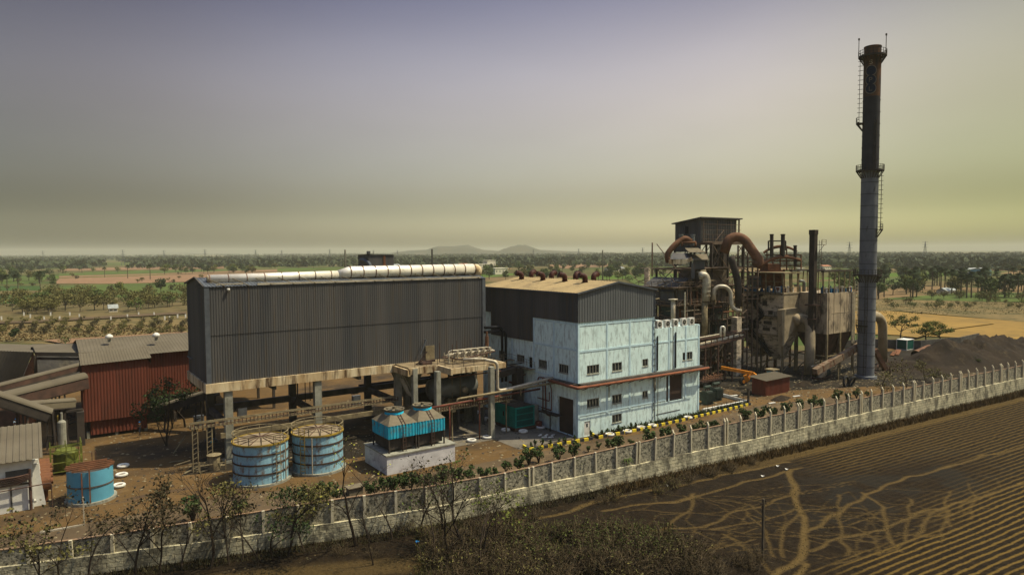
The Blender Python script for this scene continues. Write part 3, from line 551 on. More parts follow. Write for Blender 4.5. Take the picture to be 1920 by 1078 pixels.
# ================================================================== dark elevated hall
HX0, HX1, HY0, HY1, HZ0, HZ1 = 17.6, 59.3, 92.0, 104.2, 10.45, 22.7
H = thing('elevated_hall', 'long dark corrugated hall raised on concrete columns behind the two blue tanks', 'industrial hall', (HX0, HY0, 0))
mb = MB(); corr(mb, (HX0+0.5, HY0), (HX1-0.5, HY0), 16.55, HZ1, 0.32, 0.035); obj('upper_cladding', mb, 'clad', H)
mb = MB(); corr(mb, (HX0+0.5, HY0+0.05), (HX1-0.5, HY0+0.05), HZ0, 16.62, 0.32, 0.035); obj('lower_cladding', mb, 'clad', H)
def gab(t): y = HY1-(HY1-HY0)*t; return HZ1+0.05+0.95*(1-min(1, abs(y-97.2)/(5.2 if y < 97.2 else 7.0)))
mb = MB(); corr(mb, (HX0, HY1), (HX0, HY0), HZ0, gab, 0.32, 0.035); obj('gable_cladding', mb, 'clad', H)
mb = MB(); corr(mb, (HX1, HY0), (HX1, HY1), HZ0, lambda t: gab(1-t), 0.32, 0.035); mb.box(HX0+0.1, HX1-0.1, HY1-0.1, HY1, HZ0, HZ1); obj('rear_cladding', mb, 'clad', H)
mb = MB(); mb.box(HX0-0.09, HX0+0.5, HY0-0.10, HY0+0.1, HZ0, HZ1+0.05); mb.box(HX1-0.5, HX1+0.09, HY0-0.10, HY0+0.1, HZ0, HZ1+0.05); obj('corner_flashing', mb, 'clad_flash', H)
mb = MB(); sheet(mb, (HX0-0.2, HY0-0.15, HZ1), (HX1+0.2, HY0-0.15, HZ1), (HX1+0.2, 97.2, HZ1+1.0), (HX0-0.2, 97.2, HZ1+1.0), 100, 0.05)
sheet(mb, (HX1+0.2, HY1+0.2, HZ1), (HX0-0.2, HY1+0.2, HZ1), (HX0-0.2, 97.2, HZ1+1.0), (HX1+0.2, 97.2, HZ1+1.0), 100, 0.05)
obj('roof', mb, 'clad_flash', H)
mb = MB(); mb.box(HX0-0.12, HX0-0.02, HY0-0.1, 97.2, HZ1-0.1, HZ1); mb.bar((HX0-0.2, HY0-0.15, HZ1+0.05), (HX0-0.2, 97.2, HZ1+1.05), 0.18, 0.22); mb.bar((HX0-0.2, 97.2, HZ1+1.05), (HX0-0.2, HY1+0.2, HZ1+0.05), 0.18, 0.22); obj('gable_trim', mb, 'conc_dark', H)
mb = MB(); mb.box(HX0-0.25, HX1+0.1, HY0-0.28, HY1+0.2, 9.3, HZ0); obj('concrete_fascia', mb, 'fascia', H)
CXS = (20.1, 31.8, 44.0, 56.2)
for x in CXS:
    for y in (92.35, 103.6):
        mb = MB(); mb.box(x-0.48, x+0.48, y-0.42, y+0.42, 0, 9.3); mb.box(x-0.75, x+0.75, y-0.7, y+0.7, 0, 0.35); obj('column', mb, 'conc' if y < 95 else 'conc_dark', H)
mb = MB(); mb.box(19, 57, 91.95, 92.25, 3.3, 3.95); obj('front_tie_beam', mb, 'steeltan', H)
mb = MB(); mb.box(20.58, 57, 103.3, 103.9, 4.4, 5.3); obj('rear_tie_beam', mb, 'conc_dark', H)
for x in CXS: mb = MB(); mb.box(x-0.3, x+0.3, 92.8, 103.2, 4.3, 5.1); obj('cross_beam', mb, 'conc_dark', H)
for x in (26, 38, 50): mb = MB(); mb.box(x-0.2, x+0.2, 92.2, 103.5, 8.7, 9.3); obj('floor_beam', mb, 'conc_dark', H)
mb = MB(); p = PY(806, 662, 91.9); mb.box(p[0]-0.75, p[0]+0.75, 91.78, 91.93, p[2]-1.3, p[2]+1.15); obj('access_door', mb, 'steeltan', H)
mb = MB(); p = PY(428, 543, 91.8); mb.lathe(p[0], 91.75, [(0.16, p[2]-0.16), (0.2, p[2]), (0.16, p[2]+0.16)], 10); obj('wall_lamp', mb, 'white', H, smooth=True)
mb = MB(); p = PX(352, 668, HX0-0.2); q = PX(370, 655, HX0-0.2); mb.bar(p, (p[0], p[1]-3.0, p[2]), 0.16); mb.bar(p, (p[0], p[1]-1.8, p[2]+2.0), 0.08); obj('jib_arm', mb, 'clad_flash', H)
mb = MB(); a_ = PY(788, 664, 91.2); b_ = PY(799, 637, 91.2); mb.bar(a_, b_, 0.16); mb.bar(b_, (b_[0], 91.9, b_[2]), 0.1); obj('wall_bracket_lamp', mb, 'clad_flash', H)
# silver duct on the roof
D1 = thing('roof_duct', 'long silver insulated duct lying on the dark hall roof, thicker towards the right', 'duct', (18.8, 94.7, HZ1+0.5))
yd = 94.6; xs0 = PY(390, 524, yd)[0]; xm0 = PY(633, 520, yd)[0]; xm1 = PY(655, 515, yd)[0]; xe = PY(887, 510, yd)[0]
mb = MB(); mb.tube([(xs0, yd, 23.55), (xm0, yd, 23.75)], 0.6, 20); obj('narrow_duct', mb, 'silver', D1, smooth=True)
mb = MB(); mb.tube([(xm0, yd, 23.75), (xm1, yd, 24.05), (xe, yd, 24.1)], [0.6, 0.88, 0.88], 20); obj('wide_duct', mb, 'silver', D1, smooth=True)
for i in range(8): x = xs0+0.1+(xm0-xs0)*i/7.5; mb = MB(); mb.tube([(x-0.05, yd, 23.55+0.2*i/7.5), (x+0.05, yd, 23.55+0.2*i/7.5)], 0.64, 20); obj('joint_band', mb, 'rustpipe', D1)
for i in range(12): x = xm1+(xe-xm1)*i/11; mb = MB(); mb.tube([(x-0.06, yd, 24.08), (x+0.06, yd, 24.08)], 0.93, 20); obj('joint_band', mb, 'rustpipe', D1)
mb = MB(); mb.tube([(xs0-0.12, yd, 23.55), (xs0, yd, 23.55)], 0.54, 18); mb.tube(bend([(xe, yd, 24.1), (xe+0.8, yd, 24.1), (xe+0.8, yd+0.3, 22.9)], 0.8), 0.82, 14); obj('end_cap', mb, 'fascia', D1, smooth=True)
for i in range(14):
    mb = MB(); x = xs0+1.2+(xe-xs0-2)*i/13; mb.bar((x-1.3, yd-0.75, 23.6), (x+0.2, HY0-0.25, HZ1+0.05), 0.09); mb.bar((x, yd-0.2, 22.9), (x, yd-0.2, 23.4), 0.2); obj('strut', mb, 'steeltan', D1)
mb = MB(); mb.bar((19, 92.3, 22.95), (22.5, 92.5, 23.0), 0.12); mb.bar((18.6, 94, 23.1), (22.2, 92.2, 22.9), 0.1); mb.bar((18.4, 95, 23.5), (19.8, 95, 23.5), 0.2); mb.box(24, 58.5, 91.95, 92.25, 22.75, 22.98); obj('edge_rail', mb, 'pipeg', D1)
# ================================================================== platform in front of the hall, with pipework
P1 = thing('pipe_platform', 'rust stained concrete platform on tall columns carrying a tangle of pipes', 'platform', (42.5, 83.5, 0))
mb = MB(); mb.box(48.0, 56.8, 83.2, 91.72, 10.15, 10.5); mb.box(43.3, 48.0, 87.0, 91.72, 10.15, 10.5); obj('deck', mb, 'decktan', P1)
mb = MB(); mb.box(43.1, 48.0, 86.7, 87.0, 9.6, 10.52); mb.box(47.7, 48.0, 82.9, 86.7, 9.6, 10.52); mb.box(48, 57.1, 82.9, 83.2, 9.75, 10.52); mb.box(56.8, 57.1, 83.2, 91.7, 9.7, 10.52); mb.box(42.9, 43.3, 86.7, 91.7, 9.4, 10.3); obj('edge_beam', mb, 'fascia', P1)
for (px, py, y) in ((777, 700, 86.9), (820, 690, 83.0), (921, 684, 81.7)):
    x = PY(px, py, y)[0]; mb = MB(); mb.box(x-0.35, x+0.35, y-0.35, y+0.35, 0, 10.4); obj('column', mb, 'conc', P1)
for x, y in ((50, 91), (56.3, 90.5)): mb = MB(); mb.box(x-0.3, x+0.3, y-0.3, y+0.3, 0, 10.1); obj('column', mb, 'conc_dark', P1)
mb = MB(); rails(mb, [(44.2, 87.1, 10.5), (47.8, 87.0, 10.5), (48.2, 83.2, 10.5), (56.9, 83.2, 10.5)], 1.05, 1.5, 0.025); obj('railing', mb, 'steeld', P1)
mb = MB(); z = 10.5
for k, (yy, zz, r_) in enumerate(((86.6, 11.9, 0.16), (87.4, 11.6, 0.12), (88.2, 12.2, 0.1), (89.4, 11.5, 0.14))):
    mb.tube(bend([(49.5+k*0.4, yy, 10.6), (49.5+k*0.4, yy, zz), (57.2, yy, zz), (57.4, yy-0.1, zz-0.1)], 0.5), r_, 8)
for x in (50.4, 51.6, 52.7, 53.9, 55.0, 56.1):
    mb.bar((x, 86.4, 10.5), (x, 86.4, 12.2), 0.1); mb.bar((x, 89.6, 10.5), (x, 89.6, 11.8), 0.1); mb.bar((x, 86.4, 11.4), (x, 89.6, 11.4), 0.12); mb.tube([(x+0.3, 86.2, 11.2), (x+0.3, 86.2, 12.5)], 0.12, 8); mb.tube([(x+0.3, 86.0, 12.3), (x+0.3, 86.4, 12.3)], 0.24, 8)
obj('header_pipes', mb, 'pipeg', P1)
mb = MB(); mb.tube(bend([(48.9, 87.5, 11.5), (51, 85.6, 11.2), (57, 85.6, 11.9)], 0.4), 0.1, 8); mb.tube([(50.9, 88.0, 10.6), (50.9, 88, 13.2)], 0.07, 6)
for x in (49, 52, 54.5): mb.tube([(x, 88.5, 10.6), (x, 88.5, 13.6)], 0.06, 6)
mb.bar((45.6, 89, 10.6), (47, 88.6, 12.4), 0.12); mb.bar((46, 89.4, 10.7), (48.5, 89, 10.9), 0.3); mb.bar((45.2, 88.8, 10.6), (46.5, 88.2, 11.5), 0.14); mb.box(46, 47.6, 88.2, 89.2, 10.5, 10.8); obj('valves', mb, 'steelbrown', P1)
mb = MB(); p = PY(899, 690, 87); mb.tube([(57.7, 89, 10.6), (57.7, 89, 14.5)], 0.16, 8); mb.tube([(57.7, 89, 12.2), (57.7, 89, 13.8)], 0.28, 8); obj('orange_riser', mb, 'rustpipe', P1)
# big black pipes hugging the end of the hall
P2 = thing('steam_pipe', 'pair of black pipes bending down beside the right end of the dark hall', 'pipe', (60.0, 90.5, 6))
for k in range(2):
    a_ = PX(903, 655, 58.9)+np.array((0, 0, 0)); x = 61.4+k*0.7
    mb = MB(); mb.tube(bend([(58.4, 90.8, 14.9-0.7*k), (x, 90.2, 14.9-0.7*k), (x, 90.2, 6.0)], 0.9), 0.22, 10); obj('pipe', mb, 'black', P2, smooth=True)
# pale vertical pipe and elbow to the blue building
mb = MB(); a_ = PY(905, 673, 83.4); b_ = PY(931, 682, 82.6); c_ = PY(937, 731, 82.6); d_ = (63.4, 79.6, 8.0)
mb.tube(bend([(50.5, 84.2, 11.4), (a_[0], 83.8, 11.3), (b_[0], 82.4, 10.8), (b_[0], 82.4, c_[2]), (b_[0]+1.2, 82.2, c_[2]), d_], 0.6), 0.24, 10)
one('condensate_pipe', mb, 'pipeg', 'pale insulated pipe dropping off the platform then running to the blue wall', 'pipe', smooth=True)
mb = MB(); p0 = PY(860, 748, 82.3); p1 = (63.6, 79.0, 7.4); mb.tube(bend([(p0[0]-0.2, 82.6, 4.9), (p0[0]-0.2, 82.4, p0[2]), p1], 0.4), 0.17, 8)
for t in (0.15, 0.4, 0.62): q = np.array(p0)+(np.array(p1)-p0)*t; mb.bar(q, (q[0], q[1], q[2]-1.1), 0.12)
one('service_pipe', mb, 'steeltan', 'thin tan pipe on short stubs just above the right cable tray', 'pipe', smooth=True)
mb = MB(); p0 = PY(735, 777, 81); p1 = PX(1012, 729, 63.4); mb.tube([p0, p1], 0.15, 8)
for t in (0.15, 0.35, 0.55): q = np.array(p0)+(np.array(p1)-p0)*t; mb.bar(q, (q[0], q[1], 0), 0.12)
one('fire_water_pipe', mb, 'piperust', 'long red-brown pipe crossing under the tray to the blue building', 'pipe', smooth=True)
# red-brown pipe loops on the blue wall
mb = MB(); X_ = 63.35
def W(px, py): p = PX(px, py, X_); return (X_, p[1], p[2])
mb.tube(bend([W(1009, 722), W(1009, 707), W(1022, 708), W(1024, 776), W(1032, 780)], 0.3), 0.10, 6); mb.tube(bend([W(1018, 708), W(1018, 768), W(1010, 772)], 0.3), 0.10, 6)
mb.tube(bend([W(1030, 716), W(1034, 730), W(1034, 770), W(1015, 763)], 0.3), 0.08, 6); mb.tube(bend([W(974, 725), W(974, 705), W(985, 702)], 0.3), 0.08, 6)
mb.tube([W(955, 716), W(985, 724)], 0.16, 6); mb.tube(bend([W(1008, 745), W(1030, 752), W(1030, 735)], 0.3), 0.08, 6)
one('wall_pipework', mb, 'piperust', 'cluster of red-brown pipe loops on the shaded blue wall above the generator', 'pipework', smooth=True)
# dark walkway duct against the blue wall
mb = MB(); mb.bar((57.5, 87.4, 7.7), (62.0, 87.4, 8.4), 1.4, 0.9); mb.box(61.6, 62.9, 86.4, 87.8, 3.2, 8.7); mb.bar((61.8, 87, 3.4), (62.6, 85.2, 1.8), 1.0, 0.8); mb.bar((57.8, 88.4, 9.0), (63.4, 87.5, 9.2), 0.14)
one('bus_duct', mb, 'steeld', 'dark boxed duct bridging to the blue building and dropping beside its wall', 'duct')
mb = MB(); rails(mb, [(57.3, 90.0, 9.6), (63.0, 90.0, 9.4), (63.4, 84.2, 8.8)], 1.0, 1.6, 0.02); mb.box(57.2, 63.6, 89.8, 91, 9.35, 9.45); mb.box(62.5, 63.62, 84.3, 89.8, 8.55, 8.65); mb.bar((57.6, 90.0, 9), (59.6, 89.6, 9.6), 0.7, 1.2)
one('link_walkway', mb, 'steeltan', 'narrow railed walkway from the hall to the small door of the blue building', 'walkway')
# horizontal vessel
VS = thing('horizontal_vessel', 'large grey cylindrical vessel lying under the pipe platform', 'pressure vessel', (49.7, 90.4, 0))
mb = MB(); zc = 6.2; mb.tube([(48.2, 90.6, zc), (48.5, 90.6, zc), (55.9, 90.6, zc), (56.5, 90.6, zc)], [0.7, 1.55, 1.55, 0.9], 24); obj('shell', mb, 'silverd', VS, smooth=True)
for x in (50, 54.8): mb = MB(); mb.frus(x-0.3, x+0.3, 89.6, 91.6, 3.4, x-0.3, x+0.3, 89.2, 92.0, 5.2); obj('saddle', mb, 'conc_dark', VS)
mb = MB(); mb.box(48, 57.5, 89, 92, 3.0, 3.4)
for x in (48.5, 52.5, 57): mb.bar((x, 89.2, 0), (x, 89.2, 3.1), 0.35)
obj('support_deck', mb, 'conc_dark', VS)
mb = MB(); mb.tube([(53.5, 89.0, 6.0), (53.5, 88.5, 5.9)], 0.45, 14); obj('manway', mb, 'pipeg', VS, smooth=True)
mb = MB(); mb.tube([(51.5, 89.2, 3.4), (51.5, 89.2, 8.8)], 0.06, 6); mb.tube([(52.8, 89.0, 3.4), (52.8, 89, 8.9)], 0.06, 6); mb.tube([(50.8, 88.8, 4.2), (50.8, 88.8, 4.9)], 0.32, 10); obj('level_gauge', mb, 'steeltan', VS)
# rusty truss under the platform
mb = MB()
for i in range(7):
    x = 48.8+i*1.2; mb.bar((x, 91.6, 9.9), (x+0.6, 91.6, 8.6), 0.12); mb.bar((x+0.6, 91.6, 8.6), (x+1.2, 91.6, 9.9), 0.12)
mb.bar((48.6, 91.6, 8.5), (57.6, 91.6, 8.5), 0.16); mb.bar((48.6, 85, 8.9), (57.6, 85, 8.9), 0.13)
one('lattice_beam', mb, 'rust', 'rusty lattice beam slung beneath the platform above the vessel', 'beam')
# stairs beneath platform
mb = MB(); a_ = PY(752, 710, 90); b_ = PY(768, 741, 88.5); stairs(mb, b_, a_, 0.8); one('steel_stairs', mb, 'pipeg', 'short pale stairs leaning between the hall and the platform column', 'stairs')
# hopper below hall
mb = MB(); mb.frus(46.5, 47.5, 95, 96, 4.5, 44.8, 49.2, 93.4, 97.4, 9.2); mb.box(46.6, 47.4, 95.1, 95.9, 0, 4.5); one('hopper', mb, 'conc', 'grey funnel hopper hanging below the hall floor', 'hopper')
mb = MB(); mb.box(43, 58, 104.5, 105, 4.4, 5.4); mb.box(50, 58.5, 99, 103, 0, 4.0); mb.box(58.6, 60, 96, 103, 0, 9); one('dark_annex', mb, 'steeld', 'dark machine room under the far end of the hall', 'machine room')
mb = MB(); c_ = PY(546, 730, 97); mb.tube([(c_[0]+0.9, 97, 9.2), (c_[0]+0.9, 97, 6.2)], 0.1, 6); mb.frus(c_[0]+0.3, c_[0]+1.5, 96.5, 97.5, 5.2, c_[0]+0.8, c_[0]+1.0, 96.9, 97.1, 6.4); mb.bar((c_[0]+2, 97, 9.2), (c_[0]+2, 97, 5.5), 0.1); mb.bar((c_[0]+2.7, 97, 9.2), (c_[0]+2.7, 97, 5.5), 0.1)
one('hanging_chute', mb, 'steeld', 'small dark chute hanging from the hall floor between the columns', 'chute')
# sign boards, panels under the hall
mb = MB(); p = PY(665, 733, 106); mb.box(p[0]-0.6, p[0]+0.6, 105.9, 106, p[2]-0.5, p[2]+0.5); sg = one('notice_board', mb, 'white', 'small white notice board behind the hall columns', 'sign')
mb = MB(); mb.box(-0.5, 0.5, -0.115, -0.1, 0.12, 0.32); s2 = obj('red_lettering_block', mb, 'piperust', sg, local=True)
for (px, py, lab) in ((454, 776, 'grey control panel beside the second rear column'), (668, 752, 'grey control panel below the notice board'), (373, 792, 'grey control panel by the leftmost rear column')):
    p = G(px, py+8); mb = MB(); mb.box(p[0]-0.6, p[0]+0.6, p[1]-0.3, p[1]+0.3, 0, 0.3); mb.box(p[0]-0.7, p[0]+0.7, p[1]-0.35, p[1]+0.35, 0.3, 1.8); mb.box(p[0]-0.55, p[0]+0.05, p[1]-0.38, p[1]-0.35, 0.5, 1.6); one('switch_cabinet', mb, 'clad_flash', lab, 'electrical panel')
# cable trays on trestles
CT = thing('cable_tray_bridge', 'long slatted cable tray running in front of the hall columns above both tanks', 'cable tray', (17, 90.6, 0))
mb = MB(); z0_, z1_ = 5.45, 5.35; ya = 90.3
pa, pb = (15.2, ya, z0_), (43.0, ya, z1_)
for dy in (0, 0.75):
    mb.bar((pa[0], ya+dy, pa[2]), (pb[0], ya+dy, pb[2]), 0.08, 0.18); mb.bar((pa[0], ya+dy, pa[2]+0.55), (pb[0], ya+dy, pb[2]+0.55), 0.08, 0.14)
obj('rail', mb, 'steeltan', CT)
mb = MB()
for i in range(60):
    x = pa[0]+(pb[0]-pa[0])*i/59; mb.bar((x, ya, 5.4), (x, ya, 5.95), 0.1); mb.bar((x, ya, 5.42), (x, ya+0.75, 5.42), 0.09)
obj('slatting', mb, 'steelbrown', CT)
for (px, py) in ((362, 870), (375, 850)):
    g_ = G(px, py); mb = MB(); 
    for dx in (-0.3, 0.3): mb.bar((g_[0]+dx-0.3, 90.4, 0), (g_[0]+dx-0.3, 90.4, 5.9), 0.12)
    for k in range(9): mb.bar((g_[0]-0.6, 90.4, 0.4+k*0.6), (g_[0], 90.4, 0.7+k*0.6), 0.06)
    obj('trestle', mb, 'steeltan', CT)
C2 = thing('cable_tray', 'slatted tan cable tray stepping past the platform columns', 'cable tray', (45, 82.6, 0))
mb = MB(); za = PY(800, 775, 82.2)[2]; zb = PY(960, 748, 82.2)[2]; xa = PY(800, 775, 82.2)[0]; xb = PY(960, 748, 82.2)[0]
for dy in (0, 1.0):
    mb.bar((xa-3, 82.2+dy, za), (xb, 82.2+dy, zb), 0.08, 0.2); mb.bar((xa-3, 82.2+dy, za+0.55), (xb, 82.2+dy, zb+0.55), 0.08, 0.14)
obj('rail', mb, 'steeltan', C2)
mb = MB()
for i in range(44): t = i/43; x = xa-3+(xb-xa+3)*t; z = za+(zb-za)*t; mb.bar((x, 82.2, z), (x, 82.2, z+0.55), 0.12); mb.bar((x, 82.2, z), (x, 83.2, z), 0.1)
obj('slatting', mb, 'steelbrown', C2)
for t in (0.3, 0.62, 0.95): mb = MB(); x = xa+(xb-xa)*t; mb.box(x-0.3, x+0.3, 82.15, 83.25, za+(zb-za)*t-0.45, za+(zb-za)*t-0.11); mb.bar((x, 82.7, 0), (x, 82.7, za-0.2), 0.16); obj('bracket', mb, 'steeltan', C2)
# ================================================================== blue building
BX0, BX1, BX2, BY0, BY1 = 63.7, 79.3, 90.1, 74.25, 99.5
B = thing('turbine_building', 'pale blue plastered building with dark sheeted gable top and brown roof', 'industrial building', (BX0, BY0, 0))
def wall_holes(mb, fn, u0, u1, z0, z1, holes, dpt):
    """fn(u,z,d) -> point; holes (ua,ub,za,zb); reveals d deep"""
    us = sorted({u0, u1, *[h[0] for h in holes], *[h[1] for h in holes]}); zs = sorted({z0, z1, *[h[2] for h in holes], *[h[3] for h in holes]})
    for i in range(len(us)-1):
        for j in range(len(zs)-1):
            uc, zc_ = (us[i]+us[i+1])/2, (zs[j]+zs[j+1])/2
            if any(h[0] < uc < h[1] and h[2] < zc_ < h[3] for h in holes): continue
            mb.quad(fn(us[i], zs[j], 0), fn(us[i+1], zs[j], 0), fn(us[i+1], zs[j+1], 0), fn(us[i], zs[j+1], 0))
    for a_, b_, c_, d_ in holes:
        for (p, q) in (((a_, c_), (b_, c_)), ((b_, c_), (b_, d_)), ((b_, d_), (a_, d_)), ((a_, d_), (a_, c_))):
            mb.quad(fn(*p, 0), fn(*q, 0), fn(*q, dpt), fn(*p, dpt))
ffn = lambda u, z, d: (u, BY0+d, z)
lfn = lambda u, z, d: (BX0+d, u, z)
FW_ = [(65.4, 67.8, 9.05, 10.35, 4), (70.4, 72.4, 8.95, 10.25, 3), (76.8, 78.0, 9.05, 10.2, 2), (86.0, 88.4, 9.1, 10.4, 4), (65.4, 67.8, 4.1, 5.4, 4), (70.4, 72.4, 4.05, 5.4, 3), (76.8, 78.0, 4.1, 5.2, 2), (70.4, 72.4, 1.15, 2.4, 3)]
SH2 = (82.2, 86.1, 2.8, 7.0); DR = (64.9, 66.1, 0.02, 2.2)
mb = MB(); wall_holes(mb, ffn, BX0, BX1, 0, 16.75, [h[:4] for h in FW_ if h[1] < BX1]+[DR], 0.25); obj('front_wall', mb, 'cyanwall', B)
mb = MB(); wall_holes(mb, ffn, BX1+0.002, BX2, 0, 14.75, [h[:4] for h in FW_ if h[0] > BX1]+[SH2], 0.3); mb.box(BX2-0.3, BX2, BY0+0.004, 96, 0, 14.75); mb.box(BX1+0.05, BX2-0.32, BY0+0.3, 96, 14.2, 14.5); obj('side_wing_wall', mb, 'cyanwall', B)
LWn = [(76.4, 78.6, 9.0, 10.3, 4), (81.5, 83.6, 9.0, 10.3, 4), (87.3, 89.4, 9.2, 10.4, 4), (92.6, 94.6, 9.2, 10.4, 4)]
LD = (85.2, 86.2, 8.66, 10.35); SH1 = (75.3, 78.9, 0.02, 5.4)
mb = MB(); wall_holes(mb, lfn, BY0, BY1, 0, 12.9, [h[:4] for h in LWn]+[LD, SH1], 0.35); wall_holes(mb, lfn, BY0, 84.9, 12.9, 16.75, [], 0.3); wall_holes(mb, lfn, 96.8, BY1, 12.9, 16.75, [], 0.3); obj('side_wall', mb, 'cyanwall', B)
mb = MB(); mb.box(BX0+0.4, BX1, BY1-0.2, BY1, 0, 21); mb.box(BX1-0.15, BX1-0.01, BY0+0.4, BY1, 14, 21); mb.box(BX0+0.5, BX2-0.5, BY0+0.6, 96, 8.0, 8.3); obj('rear_wall', mb, 'cyanwall', B)
def window(fn, h, parent):
    a_, b_, c_, d_, n = h; mb = MB()
    def bx(u0, u1, z0, z1, d0, d1):
        P_ = [fn(u, z, d) for d in (d0, d1) for z in (z0, z1) for u in (u0, u1)]; k = len(mb.v); mb.v += P_
        for q in ((0, 1, 3, 2), (4, 6, 7, 5), (0, 4, 5, 1), (2, 3, 7, 6), (0, 2, 6, 4), (1, 5, 7, 3)): mb.f.append(tuple(k+i for i in q))
    for z0_, z1_ in ((c_, c_+0.09), (d_-0.09, d_)): bx(a_, b_, z0_, z1_, 0.03, 0.16)
    for i in range(n+1): u = a_+(b_-a_-0.09)*i/n; bx(u, u+0.1, c_, d_, 0.04, 0.15)
    bx(a_-0.06, b_+0.06, c_-0.09, c_-0.003, -0.07, 0.1)
    f_ = obj('window', mb, 'conc', parent); mb = MB(); mb.quad(fn(a_, c_, 0.13), fn(b_, c_, 0.13), fn(b_, d_, 0.13), fn(a_, d_, 0.13)); obj('pane', mb, 'glass', f_)
for h in FW_: window(ffn, h, B)
for h in LWn: window(lfn, h, B)
mb = MB(); mb.quad(lfn(SH1[0], SH1[2], 0.33), lfn(SH1[1], SH1[2], 0.33), lfn(SH1[1], SH1[3], 0.33), lfn(SH1[0], SH1[3], 0.33)); obj('roller_shutter', mb, 'shutter', B)
mb = MB(); mb.quad(ffn(SH2[0], SH2[2], 0.25), ffn(SH2[1], SH2[2], 0.25), ffn(SH2[1], SH2[3], 0.25), ffn(SH2[0], SH2[3], 0.25)); obj('loading_shutter', mb, 'shutter', B)
mb = MB(); mb.box(DR[0]+0.02, DR[1]-0.02, BY0+0.08, BY0+0.14, 0.02, 2.18); dr = obj('door', mb, 'white', B); mb = MB(); mb.box(65.35, 65.65, BY0+0.06, BY0+0.078, 1.35, 1.85); obj('door_pane', mb, 'glass', dr)
mb = MB(); mb.box(BX0+0.2, BX0+0.26, LD[0], LD[1], LD[2], LD[3]); obj('side_door', mb, 'black', B)
# relief bands: frame of columns and beams
mb = MB()
for x, zt in ((63.66, 16.7), (69.2, 16.7), (73.9, 16.7), (79.0, 16.7), (82.6, 14.7), (86.6, 14.7), (89.8, 14.7)): mb.box(x, x+0.32, BY0-0.055, BY0-0.002, 0.0 if x < 64 or x > 89 else 2.8, zt)
for z_ in (12.35, 16.2): mb.box(63.7, 79.3, BY0-0.052, BY0-0.003, z_, z_+0.3)
mb.box(79.4, 90.1, BY0-0.052, BY0-0.003, 12.4, 12.6); mb.box(63.7, 82.0, BY0-0.052, BY0-0.003, 3.1, 3.28)
for y in (74.2, 79.6, 84.6, 90.5): mb.box(BX0-0.055, BX0-0.002, y, y+0.35, 8.5 if y > 75 else 0, 16.7 if y < 85 else 12.8)
for z_ in (12.55, 16.3): mb.box(BX0-0.052, BX0-0.003, BY0, 84.9, z_, z_+0.3)
mb.box(BX0-0.052, BX0-0.003, 80.9, BY1, 8.1, 8.35); obj('relief_bands', mb, 'cyanband', B)
# canopy ledge
mb = MB(); mb.box(63.0, 90.4, BY0-0.75, BY0-0.06, 7.75, 7.95); mb.box(62.95, 63.64, BY0-0.75, 80.9, 7.75, 7.95); obj('canopy_ledge', mb, 'conc_dark', B)
# cladding: front gable, left side, right side
gz = lambda t: 21.0+1.3*(1-abs(t-0.49)/0.49)
mb = MB(); corr(mb, (BX0-0.05, BY0-0.1), (BX1+0.05, BY0-0.1), 16.72, gz, 0.5, 0.05, 0.5); obj('front_cladding', mb, 'clad_f', B) if 'clad_f' in MT else obj('front_cladding', mb, 'clad', B)
mb = MB(); corr(mb, (BX0-0.1, 96.8), (BX0-0.1, 84.9), 12.9, 16.75, 0.5, 0.05); corr(mb, (BX0-0.1, BY1), (BX0-0.1, BY0-0.1), 16.7, 21.0, 0.5, 0.05); obj('side_cladding', mb, 'clad', B)
mb = MB(); corr(mb, (BX1+0.1, BY0), (BX1+0.1, BY1), 14.6, 21.0, 0.5, 0.05); obj('rear_side_cladding', mb, 'clad', B)
mb = MB(); ov = 0.35; rx = BX0+(BX1-BX0)*0.49
sheet(mb, (BX0-ov, BY1+ov, 20.95), (BX0-ov, BY0-ov, 20.95), (rx, BY0-ov, 22.38), (rx, BY1+ov, 22.38), 40, 0.06); sheet(mb, (BX1+ov, BY0-ov, 20.95), (BX1+ov, BY1+ov, 20.95), (rx, BY1+ov, 22.38), (rx, BY0-ov, 22.38), 40, 0.06); obj('roof', mb, 'roofbrown', B)
mb = MB(); mb.bar((BX0-ov, BY0-ov-0.02, 20.9), (rx, BY0-ov-0.02, 22.33), 0.06, 0.25); mb.bar((rx, BY0-ov-0.02, 22.33), (BX1+ov, BY0-ov-0.02, 20.9), 0.06, 0.25); mb.box(BX0-ov-0.03, BX0-ov, BY0-ov, BY1+ov, 20.75, 20.98); obj('roof_trim', mb, 'clad_flash', B)
# drain pipes
for x, z0_, z1_ in ((80.0, 8.1, 13.6), (84.2, 8.1, 13.9)): mb = MB(); mb.box(x-0.09, x+0.09, BY0-0.2, BY0-0.06, z0_, z1_); obj('downpipe', mb, 'black', B)
mb = MB(); mb.tube([(79.3, BY0-0.2, 0.5), (79.3, BY0-0.2, 21)], 0.06, 6)
for z_ in np.arange(1, 21, 1.0): mb.box(79.2, 79.42, BY0-0.26, BY0-0.06, z_, z_+0.1)
obj('downpipe', mb, 'clad_flash', B)
mb = MB(); mb.tube([(80.0, BY0-0.25, 0.3), (80.0, BY0-0.25, 7.7)], 0.07, 6); mb.bar((79.2, BY0-0.25, 5.6), (79.2, BY0-0.25, 7.7), 0.2); mb.bar((79.2, BY0-0.25, 7.0), (79.4, BY0-0.25, 5.0), 0.25); mb.bar((69.6, BY0-0.2, 5.2), (69.6, BY0-0.2, 7.7), 0.1); mb.tube([(83.4, BY0-0.25, 6.8), (83.4, BY0-0.25, 14.9)], 0.07, 6); mb.tube(bend([(83.4, BY0-0.2, 14.6), (83.4, BY0-0.2, 17.5)], 0.2), 0.05, 6); obj('conduit', mb, 'conc', B)
